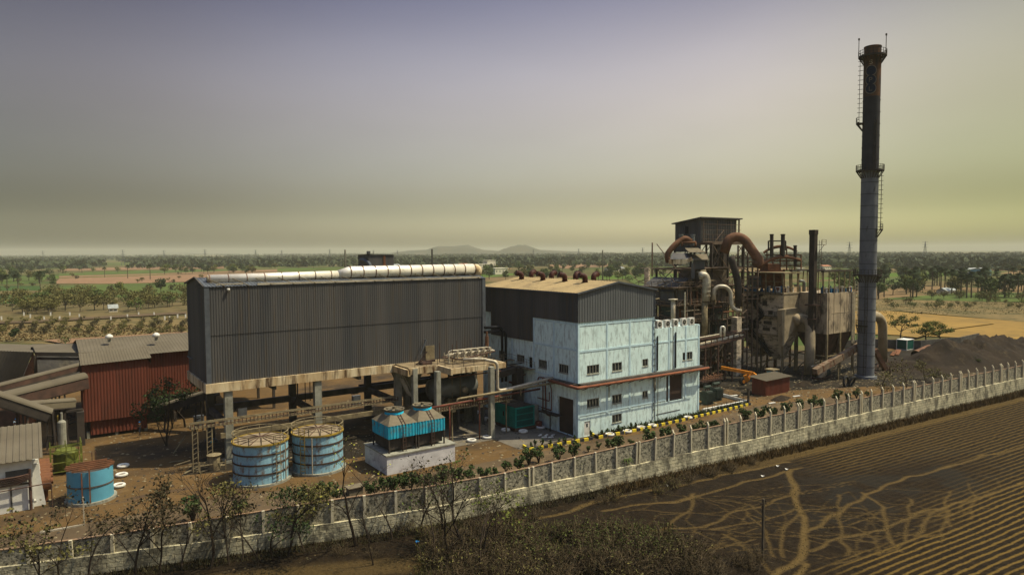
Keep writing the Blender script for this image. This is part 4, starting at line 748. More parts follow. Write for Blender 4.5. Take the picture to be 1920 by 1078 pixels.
mb = MB(); mb.bar((79.9, BY0-0.02, 1.1), (85.5, BY0-0.02, 1.15), 0.04, 0.12); mb.bar((79.2, BY0-0.03, 3.2), (79.2, BY0-0.03, 1.8), 0.08, 0.04); obj('cable_line', mb, 'conc_dark', B)
# rusty pipe run along the ledge (lies on brackets of the ledge)
RP = thing('ledge_pipe', 'long rust red pipe wrapped along the ledge of the blue building', 'pipe', (63, 73, 7.6))
mb = MB(); mb.tube(bend([(62.7, 81.2, 7.75), (62.7, 73.2, 7.55), (91.2, 73.2, 7.55)], 0.5), 0.22, 10); obj('pipe_run', mb, 'rustp2', RP, smooth=True) if 'rustp2' in MT else obj('pipe_run', mb, 'rustpipe', RP, smooth=True)
mb = MB()
for i in range(12): x = 64.5+i*2.3; mb.bar((x, BY0-0.1, 7.55), (x, 73.1, 7.3), 0.09); mb.bar((x, BY0-0.1, 6.9), (x, 73.2, 7.3), 0.08)
mb.tube([(64, 72.7, 7.9), (90.5, 72.7, 7.9)], 0.05, 6); mb.bar((90.4, 73.4, 7.2), (89.6, 73.6, 5.6), 0.25); mb.bar((91.2, 73.2, 7.55), (92.2, 73.4, 7.55), 0.14)
obj('bracket', mb, 'steeld', RP)
# roof vents
def vent_meshes():
    mb = MB(); mb.tube(bend([(0, 0, 0), (0, 0, 1.05), (-0.95, 0, 1.25)], 0.7, 6), [0.42]*8+[0.55] if False else 0.42, 12)
    return mb
labs = ['leftmost maroon elbow vent of the front roof row', 'leftmost maroon elbow vent of the rear roof row', 'second maroon elbow vent from the left in the front roof row', 'second maroon elbow vent from the left in the rear roof row',
        'third maroon elbow vent from the left in the front roof row', 'third maroon elbow vent from the left in the rear roof row', 'rightmost maroon elbow vent of the front roof row, nearest the gable', 'rightmost maroon elbow vent of the rear roof row']
vp = []
for k, (px, py) in enumerate(((978, 518), (996, 517), (1018, 520), (1034, 518), (1059, 524), (1079, 522), (1097, 526), (1113, 524))):
    x = rx-1.6 if k % 2 == 0 else rx+1.3; z_ = 22.38-1.43*abs(x-rx)/(rx-BX0+ov); p = PX(px, py+4, x); vp.append((x, p[1], z_))
for k, p in enumerate(vp):
    s = -1 if k % 2 == 0 else 1
    v = thing('roof_vent', labs[k], 'roof vent', p, 'maroon elbow vents on the blue building roof')
    mb = MB(); mb.tube(bend([(p[0], p[1], p[2]-0.05), (p[0], p[1], p[2]+1.0), (p[0]+s*0.95, p[1]+0.25, p[2]+1.15)], 0.75, 6), 0.43, 12); obj('elbow', mb, 'ventred', v, smooth=True)
    mb = MB(); mb.tube([(p[0], p[1], p[2]-0.05), (p[0], p[1], p[2]+0.12)], 0.52, 12); mb.tube([(p[0]+s*0.9, p[1]+0.24, p[2]+1.13), (p[0]+s*1.0, p[1]+0.27, p[2]+1.17)], 0.5, 12); obj('flange', mb, 'ventred', v)
# AC units
for k, px in enumerate((1235, 1250, 1265, 1281, 1295)):
    x = PY(px, 607, 74.6)[0]
    a_ = thing('air_conditioner', ['leftmost', 'second from the left', 'middle', 'second from the right', 'rightmost'][k]+' cream air conditioner unit on the low roof of the blue building', 'air conditioner', (x, 74.6, 14.75), 'air conditioner units on the low roof')
    mb = MB(); mb.box(x-0.58, x+0.58, 74.3, 74.85, 14.8, 15.95); mb.box(x-0.5, x-0.35, 74.3, 74.85, 14.7, 14.8); mb.box(x+0.35, x+0.5, 74.3, 74.85, 14.7, 14.8); obj('casing', mb, 'white', a_)
    mb = MB(); mb.tube([(x-0.05, 74.3, 15.38), (x-0.05, 74.27, 15.38)], 0.38, 18); fg = obj('fan', mb, 'black', a_)
    mb = MB(); mb.tube([(x-0.05, 74.265, 15.38), (x-0.05, 74.24, 15.38)], 0.13, 10); mb.bar((x-0.42, 74.25, 15.38), (x+0.32, 74.25, 15.38), 0.03); mb.bar((x-0.05, 74.25, 15.0), (x-0.05, 74.25, 15.75), 0.03); obj('fan_guard', mb, 'conc', fg)
# ================================================================== green generator
GE = thing('generator_set', 'green enclosed generator on a skid beside the blue building', 'generator', (60.3, 82.3, 0.03))
x0, x1, y0, y1 = 58.3, 61.9, 82.3, 89.6
mb = MB(); mb.box(x0, x1, y0, y1, 0.55, 3.6); obj('enclosure', mb, 'green', GE)
mb = MB(); mb.box(x0-0.15, x1+0.15, y0-0.2, y1+0.2, 0.12, 0.5); obj('skid', mb, 'steelbrown', GE)
mb = MB(); mb.box(x0+0.1, x1-0.1, y0+0.1, y1-0.1, 3.6, 3.68); mb.box(x0+1, x1-1, y0+3, y1-1.5, 3.68, 3.95); obj('roof_cover', mb, 'steeld', GE)
for i in range(3): mb = MB(); z_ = 0.75+i*0.92; mb.box(x0+0.25, x1-0.25, y0-0.012, y0-0.002, z_, z_+0.8); obj('louvre_panel', mb, 'greend', GE)
mb = MB(); 
for z_ in (0.62, 1.57, 2.49, 3.44): mb.box(x0, x1, y0-0.03, y0-0.014, z_, z_+0.12)
for x in (x0, x1-0.24): mb.box(x, x+0.24, y0-0.034, y0-0.004, 0.55, 3.6)
obj('front_frame', mb, 'green', GE)
mb = MB(); mb.box(x0-0.02, x0-0.004, 85.2, 85.55, 1.9, 2.6); mb.box(x0-0.02, x0-0.004, 83.9, 84.0, 0.8, 3.2); obj('side_window', mb, 'black', GE)
mb = MB(); mb.box(62.3, 63.1, 82.8, 83.9, 0.03, 3.4); mb.box(62.28, 63.12, 82.78, 82.82, 2.2, 2.35); one('control_cabinet', mb, 'conc', 'narrow beige cabinet between the green generator and the blue wall', 'cabinet')
mb = MB(); mb.lathe(62.6, 82.1, [(0.45, 0.03), (0.5, 0.1), (0.5, 1.0), (0.45, 1.05)], 16); one('drum', mb, 'piperust', 'dark red drum standing beside the green generator', 'drum', smooth=True)
mb = MB(); mb.box(62.4, 63.5, 77.6, 82.0, 2.6, 2.75); rails(mb, [(62.4, 82.0, 2.75), (62.4, 79.0, 2.75)], 0.7, 1, 0.03); mb.bar((62.5, 79.2, 0.03), (62.5, 79.2, 2.6), 0.12) ; one('pipe_shelf', mb, 'steeld', 'dark steel shelf projecting from the shaded blue wall', 'shelf')
# ================================================================== white painted tyre planters / rings
def ringmesh(r=0.5, h=0.25):
    mb = MB(); mb.tube([(r*math.cos(2*PI*k/18)*0.82, r*math.sin(2*PI*k/18)*0.82, h/2) for k in range(19)], h/2, 8, False); return mb
rm = mesh_of('tyre_ring', ringmesh(), 'white', True); rsoil = MB().lathe(0, 0, [(0.36, 0.02), (0.36, 0.14)], 14)
rsm = mesh_of('ring_soil', rsoil, 'yard')
tl = [((948, 808), 'white tyre ring left of the green generator front'), ((981, 811), 'white tyre ring under the front corner of the green generator'), ((1014, 803), 'white tyre ring between the generator and the shutter'), ((929, 795), 'white tyre ring by the tall platform column'),
      ((911, 788), 'white tyre ring on the dark pad behind the platform column'), ((884, 828), 'white tyre ring lying on brown soil, the left of two'), ((913, 822), 'white tyre ring lying on brown soil, the right of two'),
      ((1143, 817), 'white tyre planter nearest the white door'), ((1176, 811), 'white tyre planter second from the white door'), ((1202, 804), 'white tyre planter in the middle of the striped kerb'), ((1223, 800), 'white tyre planter under the downpipe'), ((1290, 785), 'white tyre planter farthest along the blue front wall'),
      ((231, 876), 'farthest of three white tyre rings on the dirt near the small blue tank'), ((228, 893), 'middle one of three white tyre rings on the dirt near the small blue tank'), ((223, 913), 'nearest of three white tyre rings on the dirt near the small blue tank'), ((893, 775), 'white tyre ring deep in the shade under the platform')]
for (p, lab) in tl:
    g_ = G(*p); o = bpy.data.objects.new('tyre_planter', rm); col.objects.link(o); o.location = (g_[0], g_[1], 0.04); o.scale = (1.35, 1.35, 1.5); o['label'] = lab; o['category'] = 'tyre planter'; o['group'] = 'white painted tyre rings'
    s_ = bpy.data.objects.new('soil_fill', rsm); col.objects.link(s_); s_.parent = o
# striped kerbs
def kerb(pts, label):
    pts = [np.array((*G(*p)[:2], 0.0)) if len(p) == 2 else np.array(p) for p in pts]
    K = thing('striped_kerb', label, 'kerb', pts[0]); n = 0
    my, mk = MB(), MB()
    for a_, b_ in zip(pts[:-1], pts[1:]):
        L_ = np.linalg.norm(b_-a_); m_ = max(1, int(L_/0.75))
        for i in range(m_):
            (my if n % 2 == 0 else mk).bar(a_+(b_-a_)*i/m_+(0, 0, 0.2), a_+(b_-a_)*(i+1)/m_+(0, 0, 0.2), 0.22, 0.4); n += 1
    obj('yellow_blocks', my, 'kyellow', K); obj('black_blocks', mk, 'kblack', K); return K
kerb([(981, 838), (992, 845), (1111, 824)], 'yellow and black striped kerb left of the white door')
kerb([(1108, 815), (1122, 822), (1200, 807), (1290, 787), (1407, 759)], 'yellow and black striped kerb along the planting bed of the blue building')
mb = MB(); q = [G(1318, 773), G(1402, 756)]; mb.bar(q[0]+(0, 0, 0.3), q[1]+(0, 0, 0.3), 0.35, 0.6); mb.bar(q[1]+(0, 0, 0.3), G(1350, 742)+(0, 0, 0.3), 0.25, 0.5); one('transformer_yard_kerb', mb, 'white', 'white painted low kerb round the transformer yard', 'kerb')
mb = MB(); 
for i in range(5): a_ = G(1010+i*6, 818+(i % 2)*3); mb.bar(a_+(0, 0, 0.1), a_+np.array((0.7, 0.3*(-1)**i, 0.12)), 0.25, 0.12)
one('paper_litter', mb, 'white', 'scraps of white sheet scattered on the concrete pad', 'litter')
# ================================================================== big blue tanks
def big_tank(cx, cy, r, h, lad_angs, label):
    T = thing('storage_tank', label, 'tank', (cx, cy, 0), 'large weathered blue tanks')
    mb = MB(); mb.lathe(cx, cy, [(r+0.35, 0), (r+0.35, 0.25), (r+0.1, 0.25)], 40); obj('plinth', mb, 'conc', T)
    prof = [(r, 0.25), (r, h)]; mb = MB(); mb.lathe(cx, cy, prof, 48); obj('shell', mb, 'tankblue', T, smooth=False)
    for i in range(1, 4): mb = MB(); z_ = 0.25+(h-0.25)*i/4; mb.lathe(cx, cy, [(r+0.02, z_-0.09), (r+0.09, z_-0.09), (r+0.09, z_+0.09), (r+0.02, z_+0.09)], 48, False); obj('hoop', mb, 'hoopb', T)
    mb = MB(); mb.lathe(cx, cy, [(r+0.02, h-0.08), (r+0.14, h-0.08), (r+0.14, h+0.1), (r-0.1, h+0.1), (r-0.1, h)], 48, False); obj('rim', mb, 'yellow', T)
    mb = MB(); mb.lathe(cx, cy, [(r-0.05, h+0.03), (0.3, h+0.32), (0.01, h+0.34)], 40, False); rf = obj('roof', mb, 'tanktop', T)
    mb = MB()
    for k in range(14):
        t = 2*PI*k/14; mb.bar((cx+0.3*math.cos(t), cy+0.3*math.sin(t), h+0.36), (cx+(r-0.1)*math.cos(t), cy+(r-0.1)*math.sin(t), h+0.1), 0.07, 0.06)
    mb.lathe(cx, cy, [(0.3, h+0.3), (0.3, h+0.42), (0.01, h+0.43)], 12, False); obj('roof_rib', mb, 'steelbrown', rf)
    mb = MB(); mb.ring(cx, cy, h+1.05, r+0.05, 0.05, 40); mb.ring(cx, cy, h+0.6, r+0.05, 0.035, 40)
    for k in range(14): t = 2*PI*k/14; mb.bar((cx+(r+0.05)*math.cos(t), cy+(r+0.05)*math.sin(t), h), (cx+(r+0.05)*math.cos(t), cy+(r+0.05)*math.sin(t), h+1.05), 0.08)
    obj('railing', mb, 'steeltan', T)
    for la, m_ in lad_angs:
        t = la; ux, uy = math.cos(t), math.sin(t); mb = MB(); ladder(mb, (cx+(r+0.3)*ux, cy+(r+0.3)*uy, 0.2), (cx+(r+0.3)*ux, cy+(r+0.3)*uy, h+1.1), 0.6, 0.42, (-uy, ux, 0), 0.035); obj('ladder', mb, m_, T)
    t = lad_angs[0][0]+0.35; mb = MB(); mb.tube([(cx+(r+0.25)*math.cos(t), cy+(r+0.25)*math.sin(t), 0), (cx+(r+0.25)*math.cos(t), cy+(r+0.25)*math.sin(t), h-0.1)], 0.07, 6); obj('overflow_pipe', mb, 'pipeg', T)
fa = math.atan2(-F0[1], -F0[0])
big_tank(21.6, 83.1, 3.12, 4.75, [(fa+0.95, 'steeltan')], 'left large blue tank with brown hoops, yellow rim and railed top')
big_tank(28.5, 83.0, 3.05, 4.75, [(fa-0.28, 'yellow')], 'right large blue tank with yellow ladder and railed top')
# ================================================================== cooling towers on basin
mb = MB(); mb.box(34.3, 43.8, 75.3, 82.0, 0, 2.25); BS = one('cooling_basin', mb, 'whitewash', 'whitewashed concrete basin under the turquoise cooling towers', 'basin', loc=(34.3, 75.3, 0))
mb = MB(); mb.box(-0.12, 9.62, -0.12, 6.82, 2.25, 2.4); obj('basin_rim', mb, 'conc', BS, local=True)
def cooler(x0, label):
    y0, w_, d_ = 75.9, 3.85, 4.9; x1 = x0+w_; y1 = y0+d_
    T = thing('cooling_tower', label, 'cooling tower', (x0, y0, 2.4), 'turquoise cooling tower cells')
    mb = MB(); 
    for x in (x0+0.1, (x0+x1)/2, x1-0.1):
        for y in (y0+0.1, y1-0.1): mb.bar((x, y, 2.4), (x, y, 4.3), 0.16)
    mb.box(x0+0.25, x1-0.25, y0+0.3, y1-0.3, 2.7, 4.3); obj('louvre_base', mb, 'steeld', T)
    mb = MB(); corr(mb, (x0, y0), (x1, y0), 4.15, 5.75, 0.45, 0.06); corr(mb, (x1, y0), (x1, y1), 4.15, 5.75, 0.45, 0.06); corr(mb, (x1, y1), (x0, y1), 4.15, 5.75, 0.45, 0.06); corr(mb, (x0, y1), (x0, y0), 4.15, 5.75, 0.45, 0.06); obj('casing', mb, 'turq', T)
    cx, cy = (x0+x1)/2, (y0+y1)/2; mb = MB(); mb.frus(x0-0.06, x1+0.06, y0-0.06, y1+0.06, 5.75, cx-1.0, cx+1.0, cy-1.0, cy+1.0, 6.75); obj('hood', mb, 'tgrey', T)
    mb = MB(); mb.lathe(cx, cy, [(1.22, 6.7), (1.15, 6.98)], 24, False); obj('collar', mb, 'turq2', T) 
    mb = MB(); mb.lathe(cx, cy, [(1.13, 6.98), (1.3, 7.25), (1.3, 7.3), (1.22, 7.3), (1.0, 7.05)], 24, False); obj('fan_stack', mb, 'tgrey', T)
    mb = MB(); 
    for k in range(6): t = k*PI/3; mb.bar((cx, cy, 7.24), (cx+1.2*math.cos(t), cy+1.2*math.sin(t), 7.24), 0.3, 0.04)
    mb.lathe(cx, cy, [(0.22, 7.2), (0.22, 7.55), (0.01, 7.57)], 10, False); obj('fan', mb, 'tgrey', T)
    mb = MB(); ladder(mb, (cx+0.1, y0-0.2, 2.4), (cx+0.1, y0-0.2, 5.8), 0.4, 0.4); ladder(mb, (cx+0.1, y0-0.1, 5.8), (cx+0.1, cy-1.0, 6.85), 0.4, 0.4); obj('ladder', mb, 'steelbrown', T)
MT['turq2'] = mat('bright_turquoise_collar', (0.02, 0.40, 0.58), (0.02, 0.30, 0.45), scale=1)
cooler(34.85, 'left turquoise cooling tower cell on the white basin'); cooler(38.85, 'right turquoise cooling tower cell on the white basin')
# ================================================================== left side: red shed, roofs, conveyors
RS = thing('red_shed', 'red corrugated conveyor house standing left of the dark hall with brown lean-to roof', 'shed', (5.6, 115.4, 0))
mb = MB(); corr(mb, (5.4, 115.6), (13.9, 115.6), 2.6, 11.0, 0.4, 0.04); corr(mb, (5.4, 119.5), (5.4, 115.6), 2.6, 11.0, 0.4, 0.04); corr(mb, (13.9, 115.6), (13.9, 119.5), 2.6, 11.0, 0.4, 0.04); obj('upper_wall', mb, 'red', RS)
mb = MB(); corr(mb, (6.2, 116.0), (13.5, 116.0), 0.5, 3.0, 0.5, 0.08); corr(mb, (13.5, 116.0), (13.5, 119), 0.5, 3.0, 0.5, 0.08); mb.box(9.0, 9.1, 115.85, 115.9, 0.5, 2.6); obj('lower_skirt', mb, 'red', RS)
mb = MB(); sheet(mb, (5.2, 115.2, 10.95), (14.3, 115.2, 11.2), (14.1, 119.2, 12.5), (5.2, 119.2, 12.3), 24, 0.03); mb.box(5.2, 14.1, 119.0, 119.2, 11, 12.3); mb.poly([(14.2, 115.3, 10.4), (14.2, 119.2, 10.4), (14.2, 119.2, 12.4), (14.2, 115.3, 11.1)]); obj('lean_to_roof', mb, 'roofgrey', RS)
for x in (5.9, 9.5, 13.4): mb = MB(); mb.box(x-0.2, x+0.2, 116.1, 116.5, 0, 1); obj('footing', mb, 'conc', RS)
mb = MB(); mb.box(6, 13.6, 118.9, 119.1, 0, 3); obj('back_wall', mb, 'steeld', RS)
R2 = thing('long_red_shed', 'long red walled shed with wide grey-brown roof behind the conveyor house', 'shed', (5.8, 119.4, 0))
mb = MB(); corr(mb, (5.8, 119.6), (34, 119.6), 4.5, 11.3, 0.4, 0.04); mb.box(33.8, 34, 119.6, 131, 4.5, 11.3); mb.box(5.8, 6, 119.7, 131, 3, 11.2); obj('wall', mb, 'red', R2)
mb = MB(); sheet(mb, (5.4, 118.9, 11.25), (34.5, 118.9, 11.5), (34.5, 131, 13.0), (5.4, 131, 13.0), 60, 0.025); sheet(mb, (34.5, 143, 11.2), (5.4, 143, 11.2), (5.4, 131, 13.0), (34.5, 131, 13.0), 60, 0.025); obj('roof', mb, 'roofgrey', R2)
for x in (10, 18, 26, 33.6): mb = MB(); mb.bar((x, 120, 0), (x, 120, 4.6), 0.4); mb.bar((x, 130, 0), (x, 130, 4.6), 0.4); obj('leg', mb, 'steeld', R2)
for (px, py, lab) in ((205, 640, 'white roof ventilator on the long shed roof, the left one'), (293, 637, 'white roof ventilator on the long shed roof, the right one')):
    p = G(px, py, 12.9); v = thing('turbine_vent', lab, 'roof ventilator', (p[0], p[1], 12.85)); mb = MB(); mb.lathe(p[0], p[1], [(0.25, 12.8), (0.25, 13.3)], 10); obj('neck', mb, 'conc', v); mb = MB(); mb.lathe(p[0], p[1], [(0.3, 13.3), (0.55, 13.5), (0.55, 13.8), (0.2, 14.05), (0.01, 14.1)], 12); obj('turbine_head', mb, 'white', v, smooth=True)
# brown shed at far left
SL = thing('coal_shed', 'brown steep roofed coal shed at the left edge of the plant', 'shed', (-2, 118, 0))
rr = G(62, 660, 12.0); e1 = G(33, 728, 6.2); rl = G(-160, 652, 12.0); el = G(-210, 735, 6.2); bk = G(62, 646, 8.5); bl = G(-160, 640, 8.5)
mb = MB(); sheet(mb, el, e1, rr, rl, 40, 0.05); mb.quad(rl, rr, bk, bl); obj('roof', mb, 'roofgrey', SL)
gb = np.array([rr[0], rr[1], 0]); ge = np.array([e1[0], e1[1], 0]); gk = np.array([bk[0], bk[1], 0]); mb = MB(); mb.poly([ge+(0.1, 0.1, 0), gb, gb+(0, 0, 11.9), ge+(0.1, 0.1, 6.1)]); mb.poly([gb, gk, gk+(0, 0, 8.4), gb+(0, 0, 11.9)]); obj('gable_wall', mb, 'rust', SL)
mb = MB(); mb.quad((el[0], el[1], 0), (e1[0], e1[1], 0), (e1[0], e1[1], 6), (el[0], el[1], 6)); obj('front_wall', mb, 'steelbrown', SL)
LB = thing('link_roof', 'low dark roofed bridge between the coal shed and the red shed', 'covered bridge', (0, 122, 0))
q = [G(66, 660, 11.6), G(160, 661, 11.6), G(160, 644, 11.9), G(60, 645, 11.9)]; mb = MB(); mb.poly(q); mb.poly([p-(0, 0, 0.6) for p in q[::-1]]); mb.quad(q[0]-(0, 0, 0.6), q[1]-(0, 0, 0.6), q[1], q[0]); obj('roof', mb, 'roofgrey', LB)
mb = MB(); 
for p in q: mb.bar((p[0], p[1], 0), (p[0], p[1], p[2]-0.5), 0.4)
mb.bar(q[0]-(0, 0, 1), q[1]-(0, 0, 1), 0.2, 0.4); obj('post', mb, 'steeld', LB)
def heap(name, label, cat, cx, cy, rx_, ry_, h, m, seed=1, n=26, rough=0.25):
    mb = MB(); r = random.Random(seed); ph = [r.random()*6 for _ in range(8)]
    for j in range(n):
        t = j/(n-1)
        for k in range(40):
            a_ = 2*PI*k/40; rad = t*(1+rough*0.5*math.sin(2*a_+ph[0])+rough*0.4*math.sin(3*a_+ph[1])+rough*0.25*math.sin(7*a_+ph[2]))
            z_ = h*max(0, 1-t**1.15)*(1+rough*(0.5*math.sin(3*a_+ph[3]+4*t)+0.4*math.sin(5*a_-6*t+ph[4]))*t)+rough*0.35*r.random()*(t < 0.97)
            mb.v.append((cx+rx_*rad*math.cos(a_), cy+ry_*rad*math.sin(a_), z_-0.02))
    for j in range(n-1):
        for k in range(40): k2 = (k+1) % 40; mb.f.append((j*40+k, (j+1)*40+k, (j+1)*40+k2, j*40+k2))
    return one(name, mb, m, label, cat, smooth=True, loc=(cx, cy, 0))
g_ = G(112, 712); heap('coal_pile', 'grey coal pile between the coal shed and the red shed', 'coal pile', g_[0], g_[1]+8, 8, 8, 7.0, 'coal', 3)
g_ = G(150, 700); heap('coal_pile', 'dark coal pile right behind the thick conveyor', 'coal pile', g_[0]-3, g_[1]+6, 8, 6, 4.5, 'coal', 4)
def gallery(name, label, a_, b_, w_, h_, m_roof='roofgrey', m_side='red', legs=3):
    T = thing(name, label, 'conveyor', (b_[0], b_[1], 0)); a_ = np.array(a_); b_ = np.array(b_); d = b_-a_; L_ = np.linalg.norm(d); d /= L_
    s = np.cross(d, (0, 0, 1)); s /= np.linalg.norm(s); u = np.cross(s, d); mb = MB(); base = 0; nseg = 8; up0 = h_*0.45
    prof = [(-w_/2*math.cos(PI*k/nseg), up0+math.sin(PI*k/nseg)*h_*0.35) for k in range(nseg+1)]
    for p in (a_, b_):
        for (x, z_) in prof: mb.v.append(tuple(p+s*x+u*z_))
    for k in range(nseg): mb.f.append((k, k+1, nseg+2+k, nseg+1+k))
    mb.f.append(tuple(range(nseg+1))); mb.f.append(tuple(range(2*nseg+1, nseg, -1))); obj('cover', mb, m_roof, T)
    mb = MB(); mb.bar(a_+u*0.1, b_+u*0.1, w_*0.92, h_*0.68); obj('side_panel', mb, m_side, T)
    mb = MB(); mb.bar(a_-u*h_*0.3-s*w_*0.4, b_-u*h_*0.3-s*w_*0.4, 0.16, 0.2); mb.bar(a_-u*h_*0.3+s*w_*0.4, b_-u*h_*0.3+s*w_*0.4, 0.16, 0.2)
    for i in range(int(L_/1.2)): p = a_+d*(i*1.2); mb.bar(p-u*h_*0.3-s*w_*0.42, p+d*0.6-u*h_*0.55-s*w_*0.42, 0.08); mb.bar(p+d*0.6-u*h_*0.55-s*w_*0.42, p+d*1.2-u*h_*0.3-s*w_*0.42, 0.08)
    obj('underside_truss', mb, 'steeld', T)
    for i in range(legs):
        p = a_+d*L_*(i+0.6)/(legs+0.2); mb = MB(); mb.bar(p-s*w_*0.3, (p[0]-s[0]*w_*0.6, p[1]-s[1]*w_*0.6, 0), 0.22); mb.bar(p+s*w_*0.3, (p[0]+s[0]*w_*0.6, p[1]+s[1]*w_*0.6, 0), 0.22); mb.bar((p[0]-s[0]*w_*0.5, p[1]-s[1]*w_*0.5, 2), (p[0]+s[0]*w_*0.5, p[1]+s[1]*w_*0.5, 2), 0.14); obj('leg', mb, 'steeld', T)
    return T
gallery('conveyor_gallery', 'thin upper conveyor gallery reaching the top of the red shed', PY(-90, 752, 110), PY(160, 687, 117), 1.2, 1.0, 'roofgrey', 'steelbrown', 2)
gallery('conveyor_gallery', 'thick rising conveyor gallery with red underside entering the red shed', PY(-110, 786, 108), PY(160, 718, 115.5), 2.0, 2.0, 'roofgrey', 'steelbrown')
gallery('conveyor_gallery', 'near conveyor gallery sloping down to the right beyond the white building', PY(-60, 733, 103), PY(90, 782, 103.5), 2.0, 1.5, 'roofgrey', 'steeld', 2)
gallery('conveyor_gallery', 'short grey covered conveyor beside the foot of the red shed', PY(48, 765, 110), PY(136, 758, 114), 1.4, 1.2, 'roofgrey', 'tgrey', 1)
gallery('conveyor_gallery', 'shaded conveyor running from the red shed under the dark hall', (14, 116.5, 2.5), (22, 108.5, 6.0), 1.6, 1.2, 'tgrey', 'steeld', 2)
mb = MB()
for i in range(5): a_ = G(95+i*12, 790+(i % 3)*6); mb.bar(a_+(0, 0, 0.2), a_+(3.2, -0.6+i*0.2, 1.4), 0.15); mb.bar(a_+(0, 1, 2.0), a_+(3, 1.4, 0.3), 0.12)
mb.bar((3.0, 113, 0), (3.0, 113, 5), 0.3); mb.bar((4.6, 113, 0), (4.6, 113, 5), 0.3); mb.bar((2.8, 113, 5), (5.2, 113, 5), 0.3); mb.box(4.4, 5.3, 112.4, 114.5, 0, 4.8)
one('conveyor_tail_frame', mb, 'steeld', 'dark steel tail frame left of the red shed base', 'frame')
# white building bottom left
WB = thing('white_building', 'small white walled building with brown sheet roof at the lower left', 'building', (-6, 87.4, 0))
wy = 87.5; e_ = PY(80, 858, wy-0.6); r_ = G(89, 790, e_[2]+1.9)
mb = MB(); mb.box(-16, -0.7, wy, wy+0.25, 0, 5.3); mb.box(-0.95, -0.7, wy+0.25, r_[1], 0, 5.3); mb.poly([(-0.7, wy+0.02, 5.3), (-0.7, r_[1], 5.3), (-0.7, r_[1], r_[2]-0.2)]); obj('wall', mb, 'white', WB)
mb = MB(); sheet(mb, (-17, wy-0.6, e_[2]), (e_[0], wy-0.6, e_[2]), (e_[0], r_[1], r_[2]), (-17, r_[1], r_[2]), 30, 0.06); sheet(mb, (e_[0], 2*r_[1]-wy, e_[2]), (-17, 2*r_[1]-wy, e_[2]), (-17, r_[1], r_[2]), (e_[0], r_[1], r_[2]), 30, 0.06); obj('roof', mb, 'roofgrey', WB)
for y in (wy+0.8, wy+2.6, wy+4.4): mb = MB(); mb.frus(-0.7, 0.35, y-0.15, y+0.15, 0, -0.7, -0.2, y-0.12, y+0.12, 4.6); obj('buttress', mb, 'white', WB)
mb = MB()
for x in (-5.2, -3.8, -2.6): mb.box(x-0.08, x+0.08, wy-0.08, wy-0.003, 0, 3.0)
mb.box(-3.0, -1.0, wy-0.12, wy-0.003, 3.6, 4.4); mb.box(-5.4, -0.8, wy-0.06, wy-0.003, 2.75, 2.95); obj('wall_frame', mb, 'conc_dark', WB)
mb = MB(); 
for k in range(5): mb.tube(bend([(-9, wy-0.35-k*0.05, 3.0+k*0.2), (-2, wy-0.35-k*0.05, 3.0+k*0.2), (-1.0, wy-0.35, 3.4+k*0.12)], 0.6), 0.09, 6)
mb.tube([(-0.95, wy-0.3, 0), (-0.95, wy-0.3, 4.4)], 0.14, 8); mb.tube(bend([(-5.5, wy-0.5, 2.5), (0.9, wy-0.5, 2.6), (0.9, wy-0.5, 0)], 0.3), 0.06, 6)
one('wall_pipes', mb, 'steelbrown', 'bundle of dark pipes along the front of the white building', 'pipes')
for k in range(4):
    p = G(93, 888-k*17+4); mb = MB(); mb.tube([(-0.1, 89.3+k*2.1, 2.2), (0.9, 89.3+k*2.1, 2.2)], 0.95, 16); mb.tube([(0.9, 89.3+k*2.1, 2.2), (1.1, 89.3+k*2.1, 2.2)], 0.35, 10); mb.bar((0.4, 89.3+k*2.1, 0), (0.4, 89.3+k*2.1, 1.5), 0.4)
    one('blower_casing', mb, 'rust', ['nearest', 'second nearest', 'third nearest', 'farthest'][k]+' of four round rusty blower casings beside the white building', 'blower', 'rusty blower casings in a row', smooth=False)
# lime green vessel with cage
gx, gy = G(125, 884)[:2]
LV = thing('lime_vessel', 'lime green vessel in a yellow-green steel cage behind the small blue tank', 'vessel', (gx, gy, 0))
mb = MB(); mb.lathe(gx, gy, [(1.1, 0.4), (1.35, 0.6), (1.35, 2.5), (1.0, 2.9)], 16); obj('shell', mb, 'lime', LV)
mb = MB()
for dx in (-1.6, 0, 1.6):
    for dy in (-1.5, 1.5): mb.bar((gx+dx, gy+dy, 0), (gx+dx, gy+dy, 3.6), 0.12)
for z_ in (0.5, 1.6, 2.9): mb.bar((gx-1.6, gy-1.5, z_), (gx+1.6, gy-1.5, z_), 0.1); mb.bar((gx-1.6, gy+1.5, z_), (gx+1.6, gy+1.5, z_), 0.1); mb.bar((gx-1.6, gy-1.5, z_), (gx-1.6, gy+1.5, z_), 0.1); mb.bar((gx+1.6, gy-1.5, z_), (gx+1.6, gy+1.5, z_), 0.1)
rails(mb, [(gx-1.6, gy-1.5, 2.95), (gx+1.6, gy-1.5, 2.95), (gx+1.6, gy+1.5, 2.95)], 0.8, 1.0, 0.03); obj('cage', mb, 'lime', LV)
mb = MB(); sx, sy = G(118, 850)[:2]; mb.lathe(sx, sy, [(0.5, 0), (0.5, 4.3), (0.35, 4.5), (0.15, 4.6), (0.15, 5.6)], 14); one('grey_cylinder', mb, 'conc', 'slim grey cylinder standing behind the lime green vessel', 'cylinder', smooth=False)
mb = MB(); sx, sy = G(111, 850)[:2]; mb.bar((sx, sy, 0), (sx, sy, 5.2), 0.16); one('yellow_post', mb, 'yellow', 'thin yellow post left of the grey cylinder', 'post')
